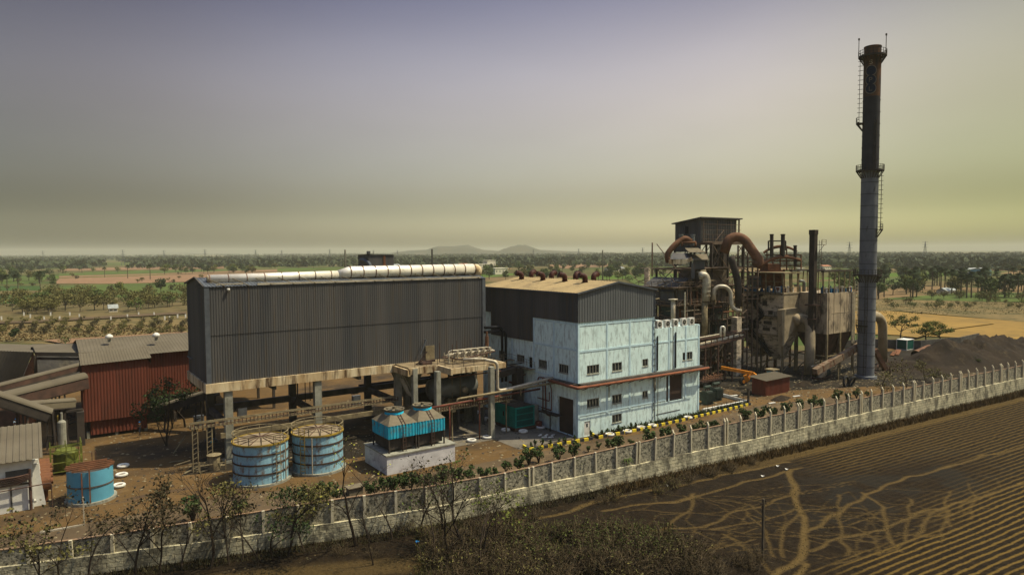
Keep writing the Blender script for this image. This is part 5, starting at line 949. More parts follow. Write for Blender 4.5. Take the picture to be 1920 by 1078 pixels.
# small blue tank with open framed top
TX, TY, TR, TH = 4.45, 87.2, 2.2, 3.6
ST = thing('small_blue_tank', 'smooth bright blue open tank with rusty beams across its top near the white building', 'tank', (TX, TY, 0))
mb = MB(); mb.lathe(TX, TY, [(TR+0.3, 0), (TR+0.3, 0.3), (TR, 0.3)], 30); obj('plinth', mb, 'conc', ST)
mb = MB(); mb.lathe(TX, TY, [(TR, 0.3), (TR, TH)], 40, False); mb.lathe(TX, TY, [(TR-0.05, 0.3), (TR-0.05, TH)], 40, False); obj('shell', mb, 'blue2', ST, smooth=True)
mb = MB(); mb.lathe(TX, TY, [(TR+0.01, 1.85), (TR+0.06, 1.85), (TR+0.06, 2.0), (TR+0.01, 2.0)], 40, False); mb.lathe(TX, TY, [(TR-0.1, 3.3), (0.05, 3.3)], 40, False); obj('hoop', mb, 'conc_dark', ST)
mb = MB()
for k in (-1.5, -0.75, 0, 0.75, 1.5): w_ = math.sqrt(max(0.1, TR*TR-k*k))+0.15; mb.bar((TX-w_, TY+k, TH+0.15), (TX+w_, TY+k, TH+0.15), 0.14, 0.2)
mb.bar((TX-0.2, TY-TR-0.15, 0), (TX-0.2, TY-TR-0.15, TH+0.4), 0.14); mb.bar((TX-0.9, TY-TR+0.1, 0.3), (TX-0.9, TY-TR+0.1, TH), 0.12); obj('top_beam', mb, 'rust', ST)
mb = MB(); a_ = G(158, 985); b_ = G(75, 1000); mb.bar(a_, a_+(0, 0, 2.9), 0.12); mb.bar(a_+(0, 0, 0.1), b_+(0, 0, 0.1), 0.16); one('marker_post', mb, 'pipeg', 'thin post with a pale pipe on the ground before the small blue tank', 'post')
for (px, py, m_, lab) in ((66, 948, 'white', 'white cap of a short standpipe by the white building corner'), (75, 945, 'orange', 'orange standpipe cap by the white building corner')):
    p = G(px, py); mb = MB(); mb.lathe(p[0], p[1], [(0.12, 0), (0.12, 0.5), (0.25, 0.5), (0.22, 0.8), (0.01, 0.85)], 10); one('standpipe', mb, m_, lab, 'standpipe', smooth=True)
for (p, hh, lab) in (((148, 875), 3.2, 'thin steel post right of the lime green vessel'), ((173, 870), 1.6, 'left one of two short steel posts right of the lime vessel'), ((180, 869), 1.6, 'right one of two short steel posts right of the lime vessel')):
    a_ = G(*p); mb = MB(); mb.bar(a_, a_+(0, 0, hh), 0.1); mb.bar(a_+(-0.1, 0, 0.04), a_+(0.1, 0, 0.04), 0.3); one('steel_post', mb, 'steelbrown', lab, 'post')
# tan scrap and stand near left tank
mb = MB(); a_ = G(402, 880); mb.lathe(a_[0], a_[1], [(0.7, 0), (0.7, 1.7), (0.75, 1.75), (0.9, 1.9), (0.1, 2.1)], 10); mb.bar(a_+(-1.8, -0.6, 0.9), a_+(1.2, -0.6, 0.9), 0.1); mb.bar(a_+(-1.8, -0.6, 0), a_+(-1.8, -0.6, 1.4), 0.14); mb.bar(a_+(1.2, -0.6, 0), a_+(1.2, -0.6, 1.2), 0.14); one('dosing_drum', mb, 'steeltan', 'dusty drum with a cloth lid in a low frame left of the left blue tank', 'drum')
mb = MB()
for i in range(9): a_ = G(318+i*9, 868+(i*7) % 23); mb.bar(a_+(0, 0, 0.1+0.1*(i % 3)), a_+(1.5+0.3*(i % 2), -0.8+0.4*(i % 4), 0.3+0.3*(i % 2)), 0.16, 0.1)
mb.bar(G(325, 850), G(342, 850)+(0.6, 1, 2.2), 0.12); one('scrap_steel', mb, 'steeltan', 'loose scrap steel lying in the shade left of the tanks', 'scrap')
mb = MB(); a_ = G(735, 920); mb.box(a_[0]-0.9, a_[0]+0.7, a_[1]-0.5, a_[1]+0.5, 0, 0.7); mb.box(a_[0]-1.0, a_[0]+0.8, a_[1]-0.6, a_[1]+0.6, 0.7, 0.78) ; a_ = G(665, 925)
mb2 = MB(); mb2.box(a_[0]-0.8, a_[0]+0.8, a_[1]-0.5, a_[1]+0.5, 0, 0.8); mb2.box(a_[0]-0.95, a_[0]+0.95, a_[1]-0.65, a_[1]+0.65, 0.8, 0.88); one('pump_cover', mb2, 'tgrey', 'low grey pump cover just inside the wall below the right blue tank', 'cover')
# ================================================================== chimney
KX, KY = 143.0, 74.0; CR = 1.66
CH = thing('chimney', 'very tall dark steel chimney with ringed platforms at the right', 'chimney', (KX, KY, 0))
mb = MB(); mb.lathe(KX, KY, [(CR+0.55, 0), (CR+0.5, 0.5), (CR, 0.6), (CR, 21.8), (CR-0.02, 43.2)], 40); obj('lower_shell', mb, 'chim', CH, smooth=False)
mb = MB(); mb.lathe(KX, KY, [(CR-0.03, 43.2), (CR-0.05, 58.3)], 40); obj('upper_shell', mb, 'chimdark', CH, smooth=False)
mb = MB(); mb.lathe(KX, KY, [(CR-0.03, 58.3), (CR-0.03, 66.0)], 40); obj('painted_band', mb, 'chimrust', CH)
mb = MB(); mb.lathe(KX, KY, [(CR-0.05, 66.0), (CR-0.05, 68.5)], 40, False); mb.lathe(KX, KY, [(CR-0.2, 66.0), (CR-0.2, 68.5)], 40, False); mb.lathe(KX, KY, [(CR-0.2, 68.5), (CR-0.02, 68.55), (CR+0.03, 68.4)], 40, False); mb.lathe(KX, KY, [(CR, 65.6), (CR, 66.2)], 40, False); obj('top_section', mb, 'chimrust', CH)
mb = MB()
for z_ in np.arange(2.4, 58, 2.4): mb.lathe(KX, KY, [(CR+0.0, z_-0.04), (CR+0.035, z_-0.04), (CR+0.035, z_+0.04), (CR, z_+0.04)], 40, False)
obj('weld_seam', mb, 'chimdark', CH)
ca = math.atan2(-KY, -KX)  # towards the camera
def plat(z_, a0, a1, wd=0.95, lab=None):
    T = obj('gallery', _plat(z_, a0, a1, wd), 'steeld', CH); return T
def _plat(z_, a0, a1, wd):
    mb = MB(); n = max(4, int(abs(a1-a0)/0.26)); P_ = []
    for i in range(n+1): t = a0+(a1-a0)*i/n; P_.append((math.cos(t), math.sin(t)))
    for (c0, s0), (c1, s1) in zip(P_[:-1], P_[1:]):
        i0, i1, o0, o1 = [(KX+CR*c0, KY+CR*s0), (KX+CR*c1, KY+CR*s1), (KX+(CR+wd)*c0, KY+(CR+wd)*s0), (KX+(CR+wd)*c1, KY+(CR+wd)*s1)]
        for zz in (z_, z_+0.09): mb.quad((*i0, zz), (*i1, zz), (*o1, zz), (*o0, zz))
        mb.bar((*o0, z_+0.05), (*o1, z_+0.05), 0.08, 0.3); mb.bar((*o0, z_+1.2), (*o1, z_+1.2), 0.07); mb.bar((*o0, z_+0.65), (*o1, z_+0.65), 0.05); mb.bar((*o0, z_), (*o0, z_+1.2), 0.07)
        mb.bar((*o0, z_), (KX+CR*c0, KY+CR*s0, z_-1.5), 0.1)
    return mb
plat(66.5, 0, 2*PI); plat(53.0, ca-2.2, ca-0.95, 1.1); plat(43.2, 0, 2*PI); plat(31.0, ca+0.9, ca+2.2); plat(21.6, 0, 2*PI, 1.0)
plat(11.0, ca-1.4, ca+0.1, 0.4)
def clad_ladder(ang, z0_, z1_, off=0.55):
    c, s = math.cos(ang), math.sin(ang); mb = MB(); ladder(mb, (KX+(CR+off)*c, KY+(CR+off)*s, z0_), (KX+(CR+off)*c, KY+(CR+off)*s, z1_), 0.5, 0.95, (-s*1, c, 0), 0.035)
    for z_ in np.arange(z0_+0.4, z1_, 0.95): 
        mb.bar((KX+CR*c, KY+CR*s, z_), (KX+(CR+off+0.35)*c, KY+(CR+off+0.35)*s, z_), 0.06, 0.09)
    obj('ladder', mb, 'steeld', CH)
clad_ladder(ca-1.55, 54, 66.5, 0.6); clad_ladder(ca+0.45, 43.5, 53.5, 0.15); clad_ladder(ca+1.5, 31.2, 43, 0.5); clad_ladder(ca-0.1, 0.6, 21.5, 0.15)
mb = MB(); 
for t in (ca-1.6, ca+1.2): mb.bar((KX+(CR+0.9)*math.cos(t), KY+(CR+0.9)*math.sin(t), 66.5), (KX+(CR+0.9)*math.cos(t), KY+(CR+0.9)*math.sin(t), 70.4), 0.1); mb.bar((KX+(CR+0.9)*math.cos(t), KY+(CR+0.9)*math.sin(t), 70.2), (KX+(CR+0.9)*math.cos(t), KY+(CR+0.9)*math.sin(t), 70.6), 0.25)
obj('lightning_rod', mb, 'steeld', CH)
def cyl(mb, u, z_, r_): t = ca+u/r_; return (KX+r_*math.cos(t), KY+r_*math.sin(t), z_)  # u to the right seen from the camera
def disc(cz, rad, r_, m_, nm, parent, squash=1.0):
    mb = MB(); c = cyl(mb, -0.25, cz, r_); n0 = 0; mb.v.append(c); n = 36
    for rr_ in (0.5, 1.0):
        for k in range(n): mb.v.append(cyl(mb, -0.25+rad*rr_*math.cos(2*PI*k/n), cz+rad*rr_*math.sin(2*PI*k/n)*squash, r_))
    for k in range(n): k2 = (k+1) % n; mb.f.append((0, 1+k, 1+k2)); mb.f.append((1+k, 1+n+k, 1+n+k2, 1+k2))
    return obj(nm, mb, m_, parent)
for i, cz in enumerate((63.4, 61.55, 59.8)):
    em = disc(cz, 1.12, CR+0.012+0.003*i, 'emb', 'emblem_outline', CH); disc(cz, 0.94, CR+0.024+0.003*i, 'navy', 'emblem_disc', em)
def strokes(cz, sg_, m_):
    mb = MB(); r_ = CR+0.042
    for (u0, z0_, u1, z1_) in sg_:
        d = np.array((u1-u0, z1_-z0_)); L_ = np.linalg.norm(d); d /= L_; nrm = np.array((-d[1], d[0]))*0.07; k = max(1, int(L_/0.2))
        for i in range(k):
            a_ = np.array((u0, z0_))+d*L_*i/k; b_ = np.array((u0, z0_))+d*L_*(i+1)/k
            mb.quad(*[cyl(mb, q[0]-0.25, cz+q[1], r_) for q in (a_-nrm, b_-nrm, b_+nrm, a_+nrm)])
    obj('letter', mb, m_, CH)
strokes(61.55, [(-0.25, -0.45, -0.25, 0.45), (-0.25, 0.42, 0.15, 0.42), (0.15, 0.42, 0.27, 0.22), (0.27, 0.22, 0.15, 0.0), (0.15, 0.0, -0.25, 0.0)], 'emb')
strokes(59.8, [(-0.25, -0.45, -0.25, 0.45), (-0.25, -0.42, 0.3, -0.42)], 'emb')
strokes(65.1, [(0.3, 0.3, -0.1, 0.38), (-0.1, 0.38, -0.3, 0.15), (-0.3, 0.15, 0.2, -0.05), (0.2, -0.05, 0.25, -0.3), (0.25, -0.3, -0.3, -0.35)], 'esplit')
# second, square dark stack
S2 = thing('square_stack', 'dark slim square stack with a ladder left of the tall chimney', 'stack', (136, 82, 0))
q0 = V(1522.5, 600, 147); sx, sy = q0[0], q0[1]; mb = MB(); mb.box(sx-0.6, sx+0.6, sy-0.6, sy+0.6, 0, 30.9); mb.box(sx-0.68, sx+0.68, sy-0.68, sy+0.68, 30.2, 31.2); mb.box(sx-0.95, sx+0.95, sy-0.95, sy+0.95, 0, 1.5); obj('shaft', mb, 'steelb2', S2) if 'steelb2' in MT else obj('shaft', mb, 'steeld', S2)
mb = MB(); ladder(mb, (sx+1.2, sy-0.9, 12), (sx+1.2, sy-0.9, 29), 0.5, 0.5, (0.8, -0.6, 0), 0.03); mb.box(sx+0.6, sx+2.2, sy-1.6, sy-0.6, 28.0, 28.1); rails(mb, [(sx+0.6, sy-1.6, 28.1), (sx+2.2, sy-1.6, 28.1)], 1, 0.8, 0.03); mb.bar((sx+2.1, sy-1.2, 28), (sx+0.7, sy-0.8, 26.4), 0.08); obj('ladder', mb, 'steelbrown', S2)
mb = MB(); mb.lathe(sx, sy, [(1.2, 12), (1.2, 12.2)], 4); mb.box(sx-1.1, sx+1.1, sy-1.1, sy+1.1, 15.0, 15.3); obj('collar', mb, 'steelbrown', S2)
# ================================================================== gas cleaning hoppers
def legs_frame(mb, x0, x1, y0, y1, z1_, w_=0.35):
    for x in (x0, x1):
        for y in (y0, y1): mb.bar((x, y, 0), (x, y, z1_), w_)
    for y in (y0, y1): mb.bar((x0, y, z1_*0.45), (x1, y, z1_*0.45), w_*0.6); mb.bar((x0, y, 0.2), (x1, y, z1_*0.45), w_*0.45)
    for x in (x0, x1): mb.bar((x, y0, z1_*0.45), (x, y1, z1_*0.45), w_*0.6); mb.bar((x, y0, z1_*0.45), (x, y1, 0.2), w_*0.45)
E1 = thing('dust_precipitator', 'soot stained grey precipitator box with side stairs and hoppers left of the square stack', 'precipitator', (133.5, 87.3, 0))
ex0, ex1, ey0, ey1, ez0, ez1 = 133.5, 139.2, 87.3, 98.0, 8.4, 17.3
mb = MB(); mb.box(ex0, ex1, ey0+0.02, ey1, ez0, ez1); obj('casing', mb, 'espclad', E1)
mb = MB(); mb.box(ex0+0.05, ex1-0.02, ey0-0.06, ey0+0.01, 10.2, 17.2); mb.frus(ex0+0.2, ex1-0.3, ey0-0.1, ey0+0.01, 8.5, ex0+0.02, ex1, ey0-0.08, ey0+0.01, 11.2); obj('front_panel', mb, 'esplit', E1)
mb = MB(); rq = random.Random(3)
for z_ in np.arange(9.6, 17.2, 1.25): mb.box(ex0-0.07, ex0-0.003, ey0+0.1, ey1, z_, z_+0.10)
for y_ in np.arange(ey0+1.3, ey1, 1.75): mb.box(ex0-0.10, ex0-0.004, y_, y_+0.14, ez0, ez1)
obj('casing_rib', mb, 'espclad', E1)
mb = MB()
for _ in range(16): y_ = ey0+0.4+9*rq.random(); z_ = 8.8+7.2*rq.random(); w_ = 0.5+1.5*rq.random(); h_ = 0.3+0.9*rq.random(); mb.box(ex0-0.12, ex0-0.02, y_, min(ey1, y_+w_), z_, z_+h_)
obj('patch_plate', mb, 'espdark', E1)
mb = MB(); mb.box(ex0-0.15, ex1+0.15, ey0-0.15, ey1+0.15, ez1, ez1+0.3); mb.box(ex0-0.1, ex1+0.1, ey0-0.12, ey1+0.1, ez0-0.35, ez0); obj('cap', mb, 'esplit', E1)
for k in range(2): y0_ = ey0+0.1+k*5.3; mb = MB(); mb.frus(ex0+1.8, ex1-1.8, y0_+1.8, y0_+3.4, 2.6, ex0+0.1, ex1-0.1, y0_, y0_+5.2, ez0-0.36); obj('hopper', mb, 'espclad', E1)
mb = MB(); legs_frame(mb, ex0+0.1, ex1-0.1, ey0+0.1, ey1-0.1, ez0-0.3, 0.32); legs_frame(mb, ex0+0.1, ex1-0.1, ey0+5.3, ey0+5.4, ez0-0.3, 0.3); obj('leg_frame', mb, 'steeltan', E1)
mb = MB(); X_ = ex0-0.5
for (a_, b_) in (((1408, 562), (1430, 592)), ((1430, 592), (1405, 618)), ((1398, 565), (1408, 562)), ((1405, 618), (1432, 650)), ((1410, 558), (1428, 553)), ((1432, 650), (1446, 668))): stairs(mb, PX(*a_, X_), PX(*b_, X_), 0.8, (1, 0, 0)); mb.bar(PX(*a_, X_), PX(*b_, X_), 0.3, 0.5); mb.bar(PX(a_[0], a_[1]-7, X_), PX(b_[0], b_[1]-7, X_), 0.14)
for (a_, b_) in (((1430, 592), (1464, 594)), ((1390, 564), (1410, 564)), ((1396, 612), (1408, 614)), ((1426, 552), (1464, 552))): rails(mb, [PX(*a_, X_-0.3), PX(*b_, X_-0.3)], 1.0, 1.2, 0.03); mb.bar(PX(*a_, X_), PX(*b_, X_), 0.8, 0.08)
obj('stairway', mb, 'black', E1)
# canopy and electrical gear on top
mb = MB(); zt = ez1+0.3
for x in np.linspace(ex0, ex1, 3):
    for y in np.linspace(ey0, ey1, 6): m1_ = MB(); m1_.bar((x, y, zt), (x+0.25*math.sin(y*3), y, zt+4.2), 0.16); obj('canopy_post', m1_, 'steeltan', E1)
mb.bar((ex0, ey0, zt+2.4), (ex0, ey1, zt+2.4), 0.12); mb.bar((ex0, ey0, zt+1.1), (ex0, ey1, zt+1.1), 0.1); mb.bar((ex0, ey0, zt+1.1), (ex1, ey0, zt+1.1), 0.1); obj('guard_rail', mb, 'steeltan', E1)
mb = MB(); mb.box(ex0-0.5, ex1+0.5, ey0-0.4, ey1+0.4, zt+4.2, zt+4.45); obj('canopy', mb, 'steeltan', E1)
mb = MB(); mb.box(ex0+0.3, ex0+0.5, ey0+6, ey0+9.5, zt+1.4, zt+3.6); obj('sheet_panel', mb, 'clad_flash', E1)
TRB = mat('blue_transformer_paint', (0.03, 0.14, 0.28)); rgr = random.Random(5)
def gear(parent, x0, x1, y0, y1, z_, n):
    mA, mB_, mC = MB(), MB(), MB()
    for i in range(n):
        x, y = x0+(x1-x0)*rgr.random(), y0+(y1-y0)*rgr.random(); q = rgr.random(); h = 0.6+rgr.random()*0.7
        if q < 0.35: mA.box(x-0.25, x+0.25, y-0.25, y+0.25, z_, z_+h); mA.tube([(x, y, z_+h), (x, y, z_+h+0.3)], 0.12, 6)
        elif q < 0.7: mB_.tube([(x, y, z_), (x, y, z_+h)], 0.18, 7); mB_.tube([(x, y, z_+h), (x, y, z_+h+0.12)], 0.28, 7)
        else: mC.box(x-0.3, x+0.3, y-0.2, y+0.2, z_, z_+h*0.9); mC.bar((x, y, z_+h), (x+0.6, y+0.5, z_+h+0.5), 0.08)
    obj('transformer', mA, TRB, parent); obj('insulator', mB_, 'white', parent); obj('junction_box', mC, 'steelbrown', parent)
gear(E1, ex0+0.2, ex0+2.2, ey0+0.2, ey1-0.3, zt, 30); gear(E1, ex0+0.3, ex1-0.3, ey0+0.2, ey0+1.6, zt, 12)
mb = MB(); x_, y_ = ex0+0.3, ey0+1.2; mb.box(x_-0.55, x_-0.5, y_-0.6, y_+0.6, zt+0.15, zt+1.35); obj('warning_board', mb, 'white', E1)
mb = MB(); mb.box(x_-0.58, x_-0.555, y_-0.45, y_+0.45, zt+0.9, zt+1.2); mb.frus(x_-0.58, x_-0.555, y_-0.05, y_+0.05, zt+0.25, x_-0.58, x_-0.555, y_-0.4, y_+0.4, zt+0.9); obj('red_mark', mb, 'piperust', E1)
# outlet duct
fp = [(1466, 581), (1497, 577), (1509, 592), (1500, 606), (1488, 618), (1468, 650)]; fr_ = [PY(a_, b_, 86.3) for a_, b_ in fp]; mb = MB(); mb.poly(fr_[::-1])
for k in range(6): a_, b_ = fr_[k], fr_[(k+1) % 6]; mb.quad(a_, b_, b_+(0, 1.1, 0), a_+(0, 1.1, 0))
obj('outlet_hood', mb, 'esplit', E1)
pt_ = bend([PY(1488, 603, 86.4), PY(1499, 594, 86.2), PY(1519, 604, 83.5), PY(1519, 640, 82.5), PY(1517, 703, 82)], 3.2, 7); mb = MB(); mb.tube(pt_, [1.25-0.2*min(1, i_/5) for i_ in range(len(pt_))], 14); one('outlet_duct', mb, 'esplit', 'thick dusty duct bending down from the precipitator to the ground', 'duct', smooth=True)
mb = MB(); mb.tube(bend([(140.2, 88, 20.0), (141.6, 87.4, 20.0), (141.6, 87.4, 11.0)], 1.0, 6), 0.3, 10); mb.tube(bend([(139.4, 88.4, 19.0), (140.8, 88, 19.0), (140.8, 88, 10.0)], 1.0, 6), 0.2, 8); one('vent_line', mb, 'silverd', 'grey hooked vent pipe at the right edge of the precipitator', 'pipe', smooth=True)
E2 = thing('dust_precipitator', 'brown stained precipitator box between the square stack and the chimney', 'precipitator', (140, 80.0, 0))
fx0, fx1, fy0, fy1, fz0, fz1 = 139.3, 150.0, 80.6, 88.0, 8.8, 17.6
mb = MB(); mb.box(fx0, fx1, fy0, fy1, fz0, fz1); mb.bar((fx0+1.0, fy0-0.06, fz0), (fx0+1.0, fy0-0.06, fz1), 0.9, 0.1, (0, 1, 0)); obj('casing', mb, 'esplit2', E2) if 'esplit2' in MT else obj('casing', mb, 'espclad', E2)
mb = MB()
for x_ in np.arange(fx0+2.6, fx1, 2.6): mb.box(x_, x_+0.1, fy0-0.06, fy0-0.004, fz0, fz1)
mb.box(fx0+1.5, fx1, fy0-0.05, fy0-0.003, 13.2, 13.3); obj('casing_rib', mb, 'esplit2', E2)
mb = MB(); mb.frus(fx0+2, fx0+4.4, fy0+2, fy1-3, 2.8, fx0, fx0+5.3, fy0, fy1, fz0); mb.frus(fx0+6.4, fx1-1.8, fy0+2, fy1-3, 2.8, fx0+5.3, fx1, fy0, fy1, fz0); obj('hopper', mb, 'steelbrown', E2)
mb = MB(); legs_frame(mb, fx0+0.1, fx1-0.1, fy0, fy1, fz0, 0.38); legs_frame(mb, fx0+5.2, fx0+5.4, fy0, fy1, fz0, 0.3); obj('leg_frame', mb, 'steeltan', E2)
mb = MB(); zt = fz1
for x in np.linspace(fx0-1.5, fx1, 7):
    for y in (fy0, fy1): m1_ = MB(); m1_.bar((x, y, zt), (x+0.3*math.sin(x*2), y, zt+4.6), 0.17); obj('canopy_post', m1_, 'steeltan', E2)
mb.bar((fx0-1.5, fy0, zt+1.1), (fx1, fy0, zt+1.1), 0.1); obj('guard_rail', mb, 'steeltan', E2)
mb = MB(); mb.box(fx0-2, fx1+0.3, fy0-0.3, fy0+0.4, zt+4.6, zt+4.95); mb.box(fx0-2, fx1+0.3, fy1-0.4, fy1+0.3, zt+4.6, zt+4.95); mb.box(fx0-2, fx1+0.3, fy0+3, fy0+3.6, zt+4.6, zt+4.9); obj('canopy_beam', mb, 'steeld', E2)
gear(E2, fx0, fx1-0.3, fy0+0.1, fy0+2.2, zt, 34)
mb = MB(); mb.box(fx1-2.2, fx1-1.2, fy0-0.12, fy0-0.05, zt+0.2, zt+1.2); obj('warning_board', mb, 'white', E2); mb = MB(); mb.frus(fx1-1.75, fx1-1.65, fy0-0.15, fy0-0.125, zt+0.25, fx1-2.1, fx1-1.3, fy0-0.15, fy0-0.125, zt+1.1); obj('red_mark', mb, 'piperust', E2)
mb = MB(); ladder(mb, (fx1-0.2, fy0-0.7, 1), (fx1-0.2, fy0-0.7, 20), 1.0, 0.8, (1, 0, 0), 0.05); mb.box(fx1-1.0, fx1+0.3, fy0-0.25, fy0-0.02, 6, fz1); obj('ladder', mb, 'pipeg', E2)
# chute, fan and motor at the foot of the chimney
CU = thing('chute_duct', 'inclined rusty rectangular duct rising to the chimney base', 'duct', (134, 76, 0))
a_ = PY(1528, 697, 76.5); b_ = PY(1612, 648, 75.8); mb = MB(); mb.bar(a_, b_, 1.15, 1.25); obj('duct_body', mb, 'chute', CU)
for t in (0.12, 0.35, 0.55, 0.78): p = a_+(b_-a_)*t; q = a_+(b_-a_)*(t+0.012); mb = MB(); mb.bar(p, q, 1.25, 1.35); obj('stiffener', mb, 'rust', CU)
mb = MB(); mb.bar(b_-(b_-a_)*0.2, (b_[0]-2, b_[1], 0), 0.2); mb.bar(a_+(b_-a_)*0.5, ((a_+b_)[0]/2, 76, 0), 0.2); obj('leg', mb, 'steeltan', CU)
FN = thing('induced_draft_fan', 'grey fan casing with green motor at the foot of the inclined duct', 'fan', tuple(G(1540, 712)))
p = G(1535, 710); mb = MB(); mb.tube([p+(-0.6, 0, 1.5), p+(0.6, 0, 1.5)], 1.45, 18); mb.box(p[0]-0.6, p[0]+0.6, p[1]-0.3, p[1]+1.4, 0.1, 2.6); obj('casing', mb, 'espclad', FN)
mb = MB(); mb.tube([p+(1.0, -0.2, 1.2), p+(3.0, -0.2, 1.2)], 0.75, 16); mb.tube([p+(3.0, -0.2, 1.2), p+(3.3, -0.2, 1.2)], 0.6, 16); mb.tube([p+(0.6, -0.2, 1.2), p+(1.0, -0.2, 1.2)], 0.15, 8)
for i in range(6): mb.tube([p+(1.15+i*0.3, -0.2, 1.2), p+(1.22+i*0.3, -0.2, 1.2)], 0.83, 16)
obj('motor', mb, MT['greym'] if 'greym' in MT else 'clad_flash', FN)
mb = MB(); mb.box(p[0]-1.2, p[0]+3.6, p[1]-1.2, p[1]+0.9, 0.02, 0.42); obj('base_frame', mb, 'steelbrown', FN)
mb = MB(); mb.bar(G(1503, 712), G(1508, 700)+(0, 0, 2.4), 0.12); mb.bar(G(1560, 712), G(1553, 700)+(0, 0, 2.2), 0.12); obj('strut', mb, 'steelbrown', FN)
for k, (px, py) in enumerate(((1587, 725), (1598, 724))):
    p = G(px, py); mb = MB(); r_ = 1.0-k*0.05; mb.tube([p+(r_*math.cos(2*PI*i/20)*0.85, -0.45*math.sin(2*PI*i/20)*k+0.1, r_+r_*math.sin(2*PI*i/20)) for i in range(21)], 0.24, 8, False); one('old_tyre', mb, 'rubber', ['large black tyre standing on the ground left of the chimney foot', 'second tyre leaning behind the large black tyre'][k], 'tyre', smooth=True)
g_ = G(1508, 722); heap('rubble_heap', 'low brown rubble heap on the ground left of the standing tyres', 'rubble', g_[0], g_[1], 2.6, 1.6, 0.9, 'ash', 8, 12)
g_ = G(1370, 728); heap('rubble_heap', 'pale sand heap in front of the yellow crane boom', 'sand heap', g_[0]-5, g_[1]-3, 3.2, 1.8, 0.9, 'yard', 18, 12)
g_ = G(1475, 748); heap('rubble_heap', 'dark soil heap beside the red hut', 'soil heap', g_[0]-1, g_[1]+0.5, 2.6, 1.2, 0.7, 'ash', 28, 12)
# right of the chimney
mb = MB(); mb.tube(bend([(KX+1.2, KY+1.5, 13.0), PY(1645, 592, 78.5), PY(1655, 604, 79), PY(1655, 683, 80)], 2.6, 7), 1.0, 14); one('bypass_duct', mb, 'esplit', 'dusty hooked duct bending down on the right of the chimney', 'duct', smooth=True)
mb = MB(); mb.bar(PY(1640, 655, 77), PY(1664, 700, 75.5), 1.0, 0.9); one('ash_chute', mb, 'rustpipe', 'rusty inclined chute right of the chimney foot', 'chute')
mb = MB()
for i in range(12): a_ = G(1643+i*3.2, 700-(i % 4)*5); mb.bar(a_+(0, 0, 0.1), a_+(1.4*math.sin(i*2), 1.3*math.cos(i), 0.7+0.5*(i % 3)), 0.25, 0.18)
one('scrap_pile', mb, 'steelbrown', 'tangled scrap metal right of the chimney foot', 'scrap')
p = G(1700, 657); HB = thing('green_hut', 'small green hut with white frame by the dark yard wall', 'hut', (p[0], p[1], 0)); mb = MB(); mb.box(p[0], p[0]+3.8, p[1], p[1]+2.6, 0, 2.7); obj('walls', mb, 'greend', HB)
mb = MB()
for x in (p[0], p[0]+3.8):
    for y in (p[1], p[1]+2.6): mb.bar((x, y, 0), (x, y, 2.75), 0.16)
for z_ in (0.1, 2.72): mb.bar((p[0], p[1], z_), (p[0]+3.8, p[1], z_), 0.14); mb.bar((p[0], p[1], z_), (p[0], p[1]+2.6, z_), 0.14)
mb.box(p[0]-0.03, p[0]+3.83, p[1]-0.03, p[1]+2.63, 2.72, 2.8); obj('frame', mb, 'white', HB)
mb = MB(); mb.tube([G(1716, 672)+(0, 0, 1.0), G(1742, 660)+(0, 0, 1.0)], 1.0, 16, False); mb.tube([G(1716, 672)+(0, 0, 1.0), G(1742, 660)+(0, 0, 1.0)], 0.85, 16, False); one('scrap_duct', mb, 'rustpipe', 'rusty open ended duct section lying by the spoil heap', 'duct section', smooth=True)
mb = MB(); mb.bar(G(1750, 662)+(0, 0, 0.4), G(1768, 655)+(0, 0, 1.8), 0.9, 0.4); mb.bar(G(1725, 674)+(0, 0, 0.3), G(1746, 668)+(0, 0, 0.8), 0.6, 0.3); mb.bar(G(1672, 668)+(0, 0, 0.2), G(1678, 666)+(0, 0, 0.9), 0.9, 0.2); mb.bar(G(1680, 667)+(0, 0, 0.2), G(1685, 662)+(0, 0, 0.9), 1.2, 0.2); one('scrap_plate', mb, 'rust', 'rusty plates dumped around the open ended duct section', 'scrap')
q = [G(1560, 655), G(1640, 652), G(1725, 655), G(1800, 648), G(1835, 640)]; mb = MB()
for a_, b_ in zip(q[:-1], q[1:]): mb.bar(a_+(0, 0, 1.2), b_+(0, 0, 1.2), 0.3, 2.4)
one('yard_wall', mb, 'conc_dark', 'low dark yard wall behind the green hut', 'wall')
# spoil heap: one rough height field
rw0 = random.Random(4); n1, n2 = 130, 44; mb = MB(); hx = np.linspace(150, 235, n1); hy = np.linspace(-7, 13, n2); base_y = np.interp(hx, [150, 171, 200, 235], [73, 69.5, 66, 62])
for i in range(n1):
    for j in range(n2):
        t = hy[j]; env = max(0, 1-abs(t-2)/(8.8))**0.8; ex = float(sstep(152, 178, np.array(hx[i])))*(1-float(sstep(215, 235, np.array(hx[i]))))
        z_ = 5.6*env*ex*(1-0.55*float(sstep(186, 222, np.array(hx[i]))))*(0.45+0.6*float(vnoise(np.array([hx[i]]), np.array([t]), 9, 40)[0])+0.35*float(vnoise(np.array([hx[i]]), np.array([t]), 2.2, 41)[0])+0.16*rw0.random())
        mb.v.append((hx[i], base_y[i]+t, z_-0.05))
for i in range(n1-1):
    for j in range(n2-1): mb.f.append((i*n2+j, (i+1)*n2+j, (i+1)*n2+j+1, i*n2+j+1))
one('spoil_heap', mb, 'ash', 'long dark heap of ash and spoil at the right edge of the plant', 'spoil heap', smooth=True)
